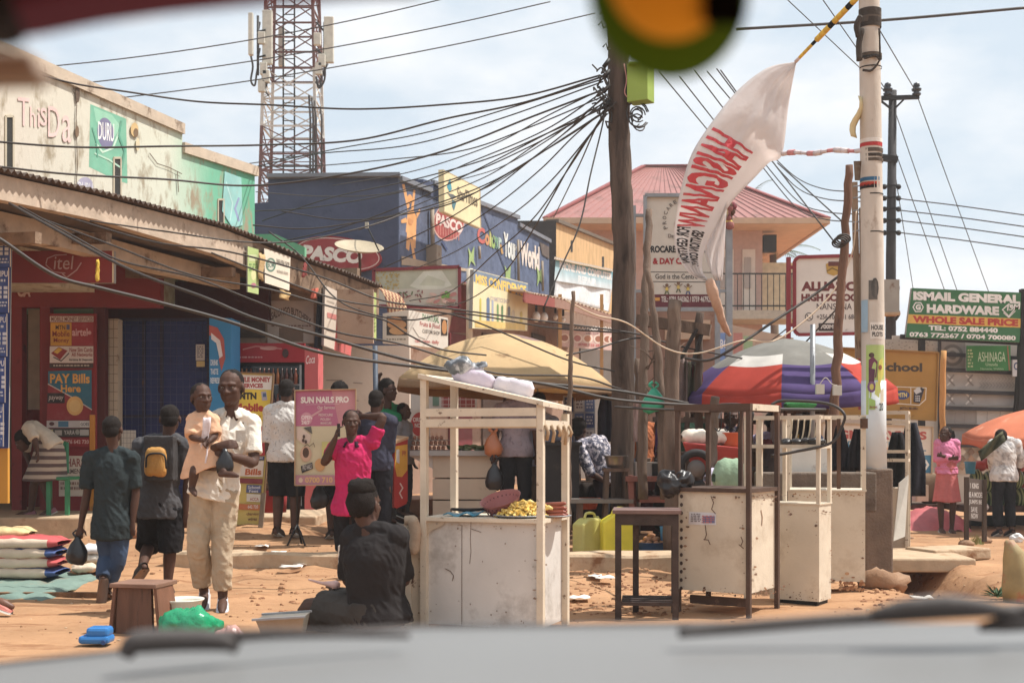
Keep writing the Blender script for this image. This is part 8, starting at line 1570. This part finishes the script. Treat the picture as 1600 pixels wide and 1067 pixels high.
simple('man in a pale blue shirt and khaki trousers beside the man in mauve',842,15.6,gzz(842,15.6),1.70,190,CH_((150,160,184)),CH_((120,108,92)))
FLO=mat('floral_cloth',(92,92,110),rough=.9,var=.2,dirt=(206,196,200),dirt_amt=.46,dscale=22,bump=.2,edge=.03)
p=folk(935,15.0,gzz(935,15),1.66,120,dict(head=(905,672),neck=(912,692),chest=(930,696),waist=(945,722),pelvis=(950,742),sha=(905,700,-.2),shb=(938,690,.2),ela=(922,738,-.25),elb=(960,720,.1),wra=(945,752,-.2),wrb=(972,738,0),hia=(940,748,-.08),hib=(956,748,.08)),head_yaw=150,vox=.010); p.body('cook in a dark floral shirt bending beside the black stove').hair('afro'); p.shirt(FLO,1.1,.1,.035,wr=.008).trousers(CH_((48,46,52)),1.9,.02).shoes(CH_((50,44,42)))
p=folk(1040,14.6,gzz(1040,14.6),1.5,260,dict(head=(1038,702),neck=(1046,722),chest=(1052,745),waist=(1058,775),pelvis=(1060,795),sha=(1042,735,.1),shb=(1060,730,-.12),ela=(1034,762,.1),elb=(1050,765,-.2),wra=(1020,770,0),wrb=(1030,772,-.15),kna=(1030,810,.05),knb=(1030,812,-.15)),head_yaw=280,vox=.010); p.body('vendor in a grey knitted cap stooping over the metal boxes'); p.hair('short',cloth((96,96,104))); p.shirt(CH_((110,92,70)),1.5,.06,.03).trousers(CH_((60,54,52)),1.9,.02)
simple('woman in an orange wrap standing behind the maroon table',1002,16.3,gzz(1002,16.3),1.6,20,CH_((176,96,56)),CH_((60,50,56)),hair='afro')
simple('man in a dark green shirt behind the red wheelbarrow',1082,16.2,gzz(1082,16.2),1.7,-20,CH_((56,84,66)),CH_((50,46,50)))
simple('woman in a mustard top under the red umbrella',1246,16.4,gzz(1246,16.4),1.62,150,CH_((170,130,60)),CH_((70,50,56)),hair='braids')
simple('man in a black cap standing behind the stall frames',1142,16.0,gzz(1142,16),1.62,20,CH_((60,52,66)),CH_((50,46,50)))
simple('man in a lilac shirt behind the white two tier frame',1205,15.6,gzz(1205,15.6),1.6,160,CH_((176,166,196)),CH_((60,56,66)))
# bending woman at the left
Y,z=16.5,.31
p=folk(62,Y,z,1.62,270,dict(head=(36,690,-.05),neck=(40,682),chest=(50,672),waist=(68,682),pelvis=(80,696),sha=(44,668,-.18),shb=(44,672,.18),ela=(54,686,-.24),elb=(40,705,.22),wra=(58,705,-.26),wrb=(48,728,.1),hia=(82,704,-.09),hib=(80,704,.09),kna=(68,752,-.05),knb=(54,755,.05),ana=(80,797,-.04),anb=(48,800,.1),toa=(66,804,-.08),tob=(30,804,.06)),head_yaw=270,pitch=35,vox=.009)
p.body('woman in a cream top and striped skirt bending down at the red shop').hair('afro'); p.shirt(CH_((206,192,170)),1.0,.06,.026)
def stripes():
    m=mat('striped_skirt_cloth',(150,132,118),rough=.9,var=.1,bump=.2); t=m.node_tree; N=t.nodes; L=t.links; b=N['Principled BSDF']; co=N.new('ShaderNodeTexCoord'); wv=N.new('ShaderNodeTexWave'); wv.bands_direction='Z'; wv.inputs['Scale'].default_value=3.2; wv.inputs['Distortion'].default_value=.6; L.new(co.outputs['Object'],wv.inputs['Vector']); r=N.new('ShaderNodeValToRGB'); r.color_ramp.elements[0].position=.45; r.color_ramp.elements[1].position=.6; r.color_ramp.elements[0].color=lin((176,160,142)); r.color_ramp.elements[1].color=lin((92,72,70)); L.new(wv.outputs['Fac'],r.inputs['Fac']); L.new(r.outputs['Color'],b.inputs['Base Color']); return m
p.skirt(stripes(),P(70,752,Y)-p.loc,r0=(.17,.15),r1=(.26,.30),wr=.006); p.shoes(CH_((150,96,104)))
# girl in pink with folded arms
Y,z=gy(1478,832)
p=folk(1479,Y,z,1.62,-4,dict(ela=(1462,718,-.02),elb=(1496,718,-.02),wra=(1486,716,-.17),wrb=(1472,712,-.17),sha=(1466,692),shb=(1493,692),head=(1477,679,-.02),ana=(1471,826),anb=(1487,827)),head_yaw=-62,bulk=.92,vox=.008)
PK=CH_((226,128,164)); p.body('girl in a pink cropped jacket and coral dress standing with folded arms').hair('pony'); p.skirt(CH_((206,110,108)),(0,0,.46),r0=(.15,.115),r1=(.24,.2),pleats=11,wr=.004,name='dress',top=(0,0,1.22)); p.shirt(CH_((206,110,108)),.1,-.02,.012,name='dress_top'); p.shirt(PK,1.85,-.10,.022,name='jacket',wr=.007).collar(PK).shoes(CH_((110,96,84)))
mb=MB(); mb.ell(p.hp(0,.09,.075),[.02]*3,mat('yellow_band',(226,190,50)),8,6); mb.build('hair_band',p.o)
# man in the tie-dye shirt choosing melons
Y,z=gy(1570,838); TD=mat('tie_dye_cloth',(206,202,198),rough=.9,var=.06,dirt=(116,112,116),dirt_amt=.56,dscale=9,bump=.25,edge=.2)
p=folk(1569,Y,z,1.66,185,dict(head=(1563,684),wra=(1592,735,.1),ela=(1596,715),wrb=(1552,738,.2),elb=(1549,718,.05)),vox=.008); p.body('man in a tie-dye shirt and black trousers choosing watermelons').hair(); p.shirt(TD,1.7,.10,.03,wr=.008).trousers(CH_((34,34,38)),1.95,.014).shoes(CH_((40,38,40)))
# passer-by stepping in at the left edge, one sandal in view
Y,z=gy(-8,962); p=folk(-75,Y,z,1.62,90,dict(ana=(-10,936,-.02),toa=(10,944,-.02),kna=(-40,880),anb=(-100,945),tob=(-78,955)),skin=SKIN2,vox=.010); p.body('passer-by stepping in at the left edge, only a pinkish sandal in view').hair(); p.shirt(CH_((150,110,100)),.8,.1,.024).trousers(CH_((70,64,70)),1.5,.02).shoes(mat('pink_sandal',(196,110,96),rough=.6))
# ---------------------------------------------------------------- the car the photo was taken from
car=thing('car','grey car in the foreground, its blurred bonnet and wipers along the bottom','car',(0,.2,0)); GB=mat('grey_car_paint',(118,117,116),rough=.45,var=.02,bump=0,spec=.5); BKR=mat('black_rubber',(84,78,76),rough=.7)
mb=MB(); rows=[]; Yb0,Yb1=.55,1.05
for j in range(13):
    v=j/12; Y=lerp(Yb0,Yb1,v); row=[]
    for i in range(41):
        px=-500+i*65; far=988-(px-640)*.010
        if px<640: far=988+58*((640-px)/640) ** 1.2
        zf=CAMZ+(HZ-far)/FPX*Yb1; x=(px-800)/FPX*Yb1; z=zf-.02*(1-v); row.append(V((x,Y,z)))
    rows.append(row)
rows.append([q+V((0,.01,-.10)) for q in rows[-1]]); mb.surf(rows,GB); mb.build('bonnet',car,solid=.008)
mb=MB(); e=[rows[12][i]+V((0,.005,.001)) for i in range(0,41)]; mb.tube(e[6:27],.005,BKR,8); mb.build('bonnet_edge_seal',car)
def wiper(pts,radii,Yw,nm):
    mb=MB(); c=catmull([P(x,y,Yw) for x,y in pts],6); n=len(c); k=len(radii)-1; rr=[]
    for i in range(n): t=i/(n-1)*k; q=min(k-1,int(t)); rr.append(lerp(radii[q],radii[q+1],t-q))
    mb.tube(c,rr,BKR,10); mb.build(nm,car)
wiper([(196,1024),(205,1008),(230,1001),(340,1000),(372,1012)],[.006,.008,.009,.008,.005],.95,'wiper_pivot'); wiper([(250,998),(320,992),(420,990),(520,990),(640,992)],[.003,.004,.004,.003,.0025],.95,'wiper_arm')
wiper([(1060,988),(1160,979),(1300,968),(1400,962),(1500,956),(1640,950)],[.004,.005,.005,.005,.005,.005],.95,'wiper_arm'); wiper([(1360,958),(1410,949),(1480,945),(1540,950),(1590,956)],[.003,.0065,.008,.0065,.003],.94,'wiper_blade'); wiper([(1530,980),(1570,974),(1660,968)],[.003,.006,.007],.95,'wiper_link')
mb=MB(); mb.box((0,-.33,1.49),(1.9,1.76,.05),GB); mb.build('roof',car,bevel=.01)  # unseen slab overhead, added to keep the sun off the hanging toy
MAR=mat('maroon_trim',(96,26,52),rough=.7,var=.05,bump=0); mb=MB(); Yr=.55
mb.prism([P(x,y,Yr) for x,y in ((-300,-400),(760,-400),(660,2),(560,5),(420,14),(260,30),(160,44),(70,62),(40,66),(-300,40))],V((0,-.03,.006)),MAR); mb.build('roof_lining',car,bevel=.004)
mb=MB(); mb.prism([P(x,y,.50) for x,y in ((-200,-200),(0,-60),(30,20),(52,72),(20,82),(-200,80))],V((0,-.03,0)),mat('black_trim',(24,18,20),rough=.8,bump=0)); mb.build('pillar_trim',car,bevel=.004)
mb=MB(); mb.prism([P(x,y,.60) for x,y in ((-120,84),(46,78),(60,108),(56,122),(-120,128))],V((0,.02,0)),mat('beige_visor',(150,128,110),rough=.8,bump=0)); mb.build('sun_visor',car,bevel=.004)
t=thing('hanging_toy','blurred yellow, green and black plush ball hanging at the top of the windscreen','toy',P(1045,120,.55)); Yt=.55; OT=mat('orange_plush',(224,154,36),rough=.95,bump=0,spec=.05); GT=mat('green_plush',(70,104,22),rough=.95,bump=0,spec=.05); KT=mat('black_plush',(10,8,8),rough=.95,bump=0,spec=.05)
mb=MB(); s_=Yt/FPX; mb.ell(P(1045,-20,Yt),(126*s_,70*s_,145*s_),GT,36,24,rot=Matrix.Rotation(R(-6),3,'Y')); mb.build('ball',t)
mb=MB(); mb.ell(P(1045,-42,Yt-.018),(94*s_,52*s_,102*s_),OT,30,20,rot=Matrix.Rotation(R(-14),3,'Y')); mb.build('yellow_patch',t); mb=MB(); mb.box(P(1132,0,Yt-.03),(62*s_,30*s_,74*s_),KT); mb.build('black_patch',t,bevel=.003)
mb=MB(); mb.tube([P(1045,-150,Yt),P(1045,-420,Yt)],.0015,KT,6); mb.build('string',t)
# far side of the street beyond the row, closing the view below the sky
t=thing('far_building','low pale building far behind the market stalls','building',P(1250,690,60)); mb=MB(); flat(mb,[(900,560),(1500,560),(1500,720),(900,720)],66,4,worn((170,150,132),amt=.3)); mb.build('walls',t); mb=MB()
for i in range(8): flat(mb,rc(930+i*66,590,950+i*66,640),65.9,.2,mat('dim_window',(70,70,74),rough=.3))
mb.build('windows',t)
# ---------------------------------------------------------------- thin air volume added to lift the shadows, like a windscreen veil
mb=MB(); mb.box((5,38,11.5),(150,96,27),None); hz=mb.build('haze',None,kind='stuff',base=(0,0,0)); hm=bpy.data.materials.new('haze'); hm.use_nodes=True; ht=hm.node_tree; ht.nodes.clear()
ho=ht.nodes.new('ShaderNodeOutputMaterial'); hv=ht.nodes.new('ShaderNodeVolumePrincipled'); hv.inputs['Color'].default_value=(.92,.9,.88,1); hv.inputs['Density'].default_value=.0014; hv.inputs['Anisotropy'].default_value=.2; ht.links.new(hv.outputs[0],ho.inputs['Volume']); hz.data.materials.clear(); hz.data.materials.append(hm)
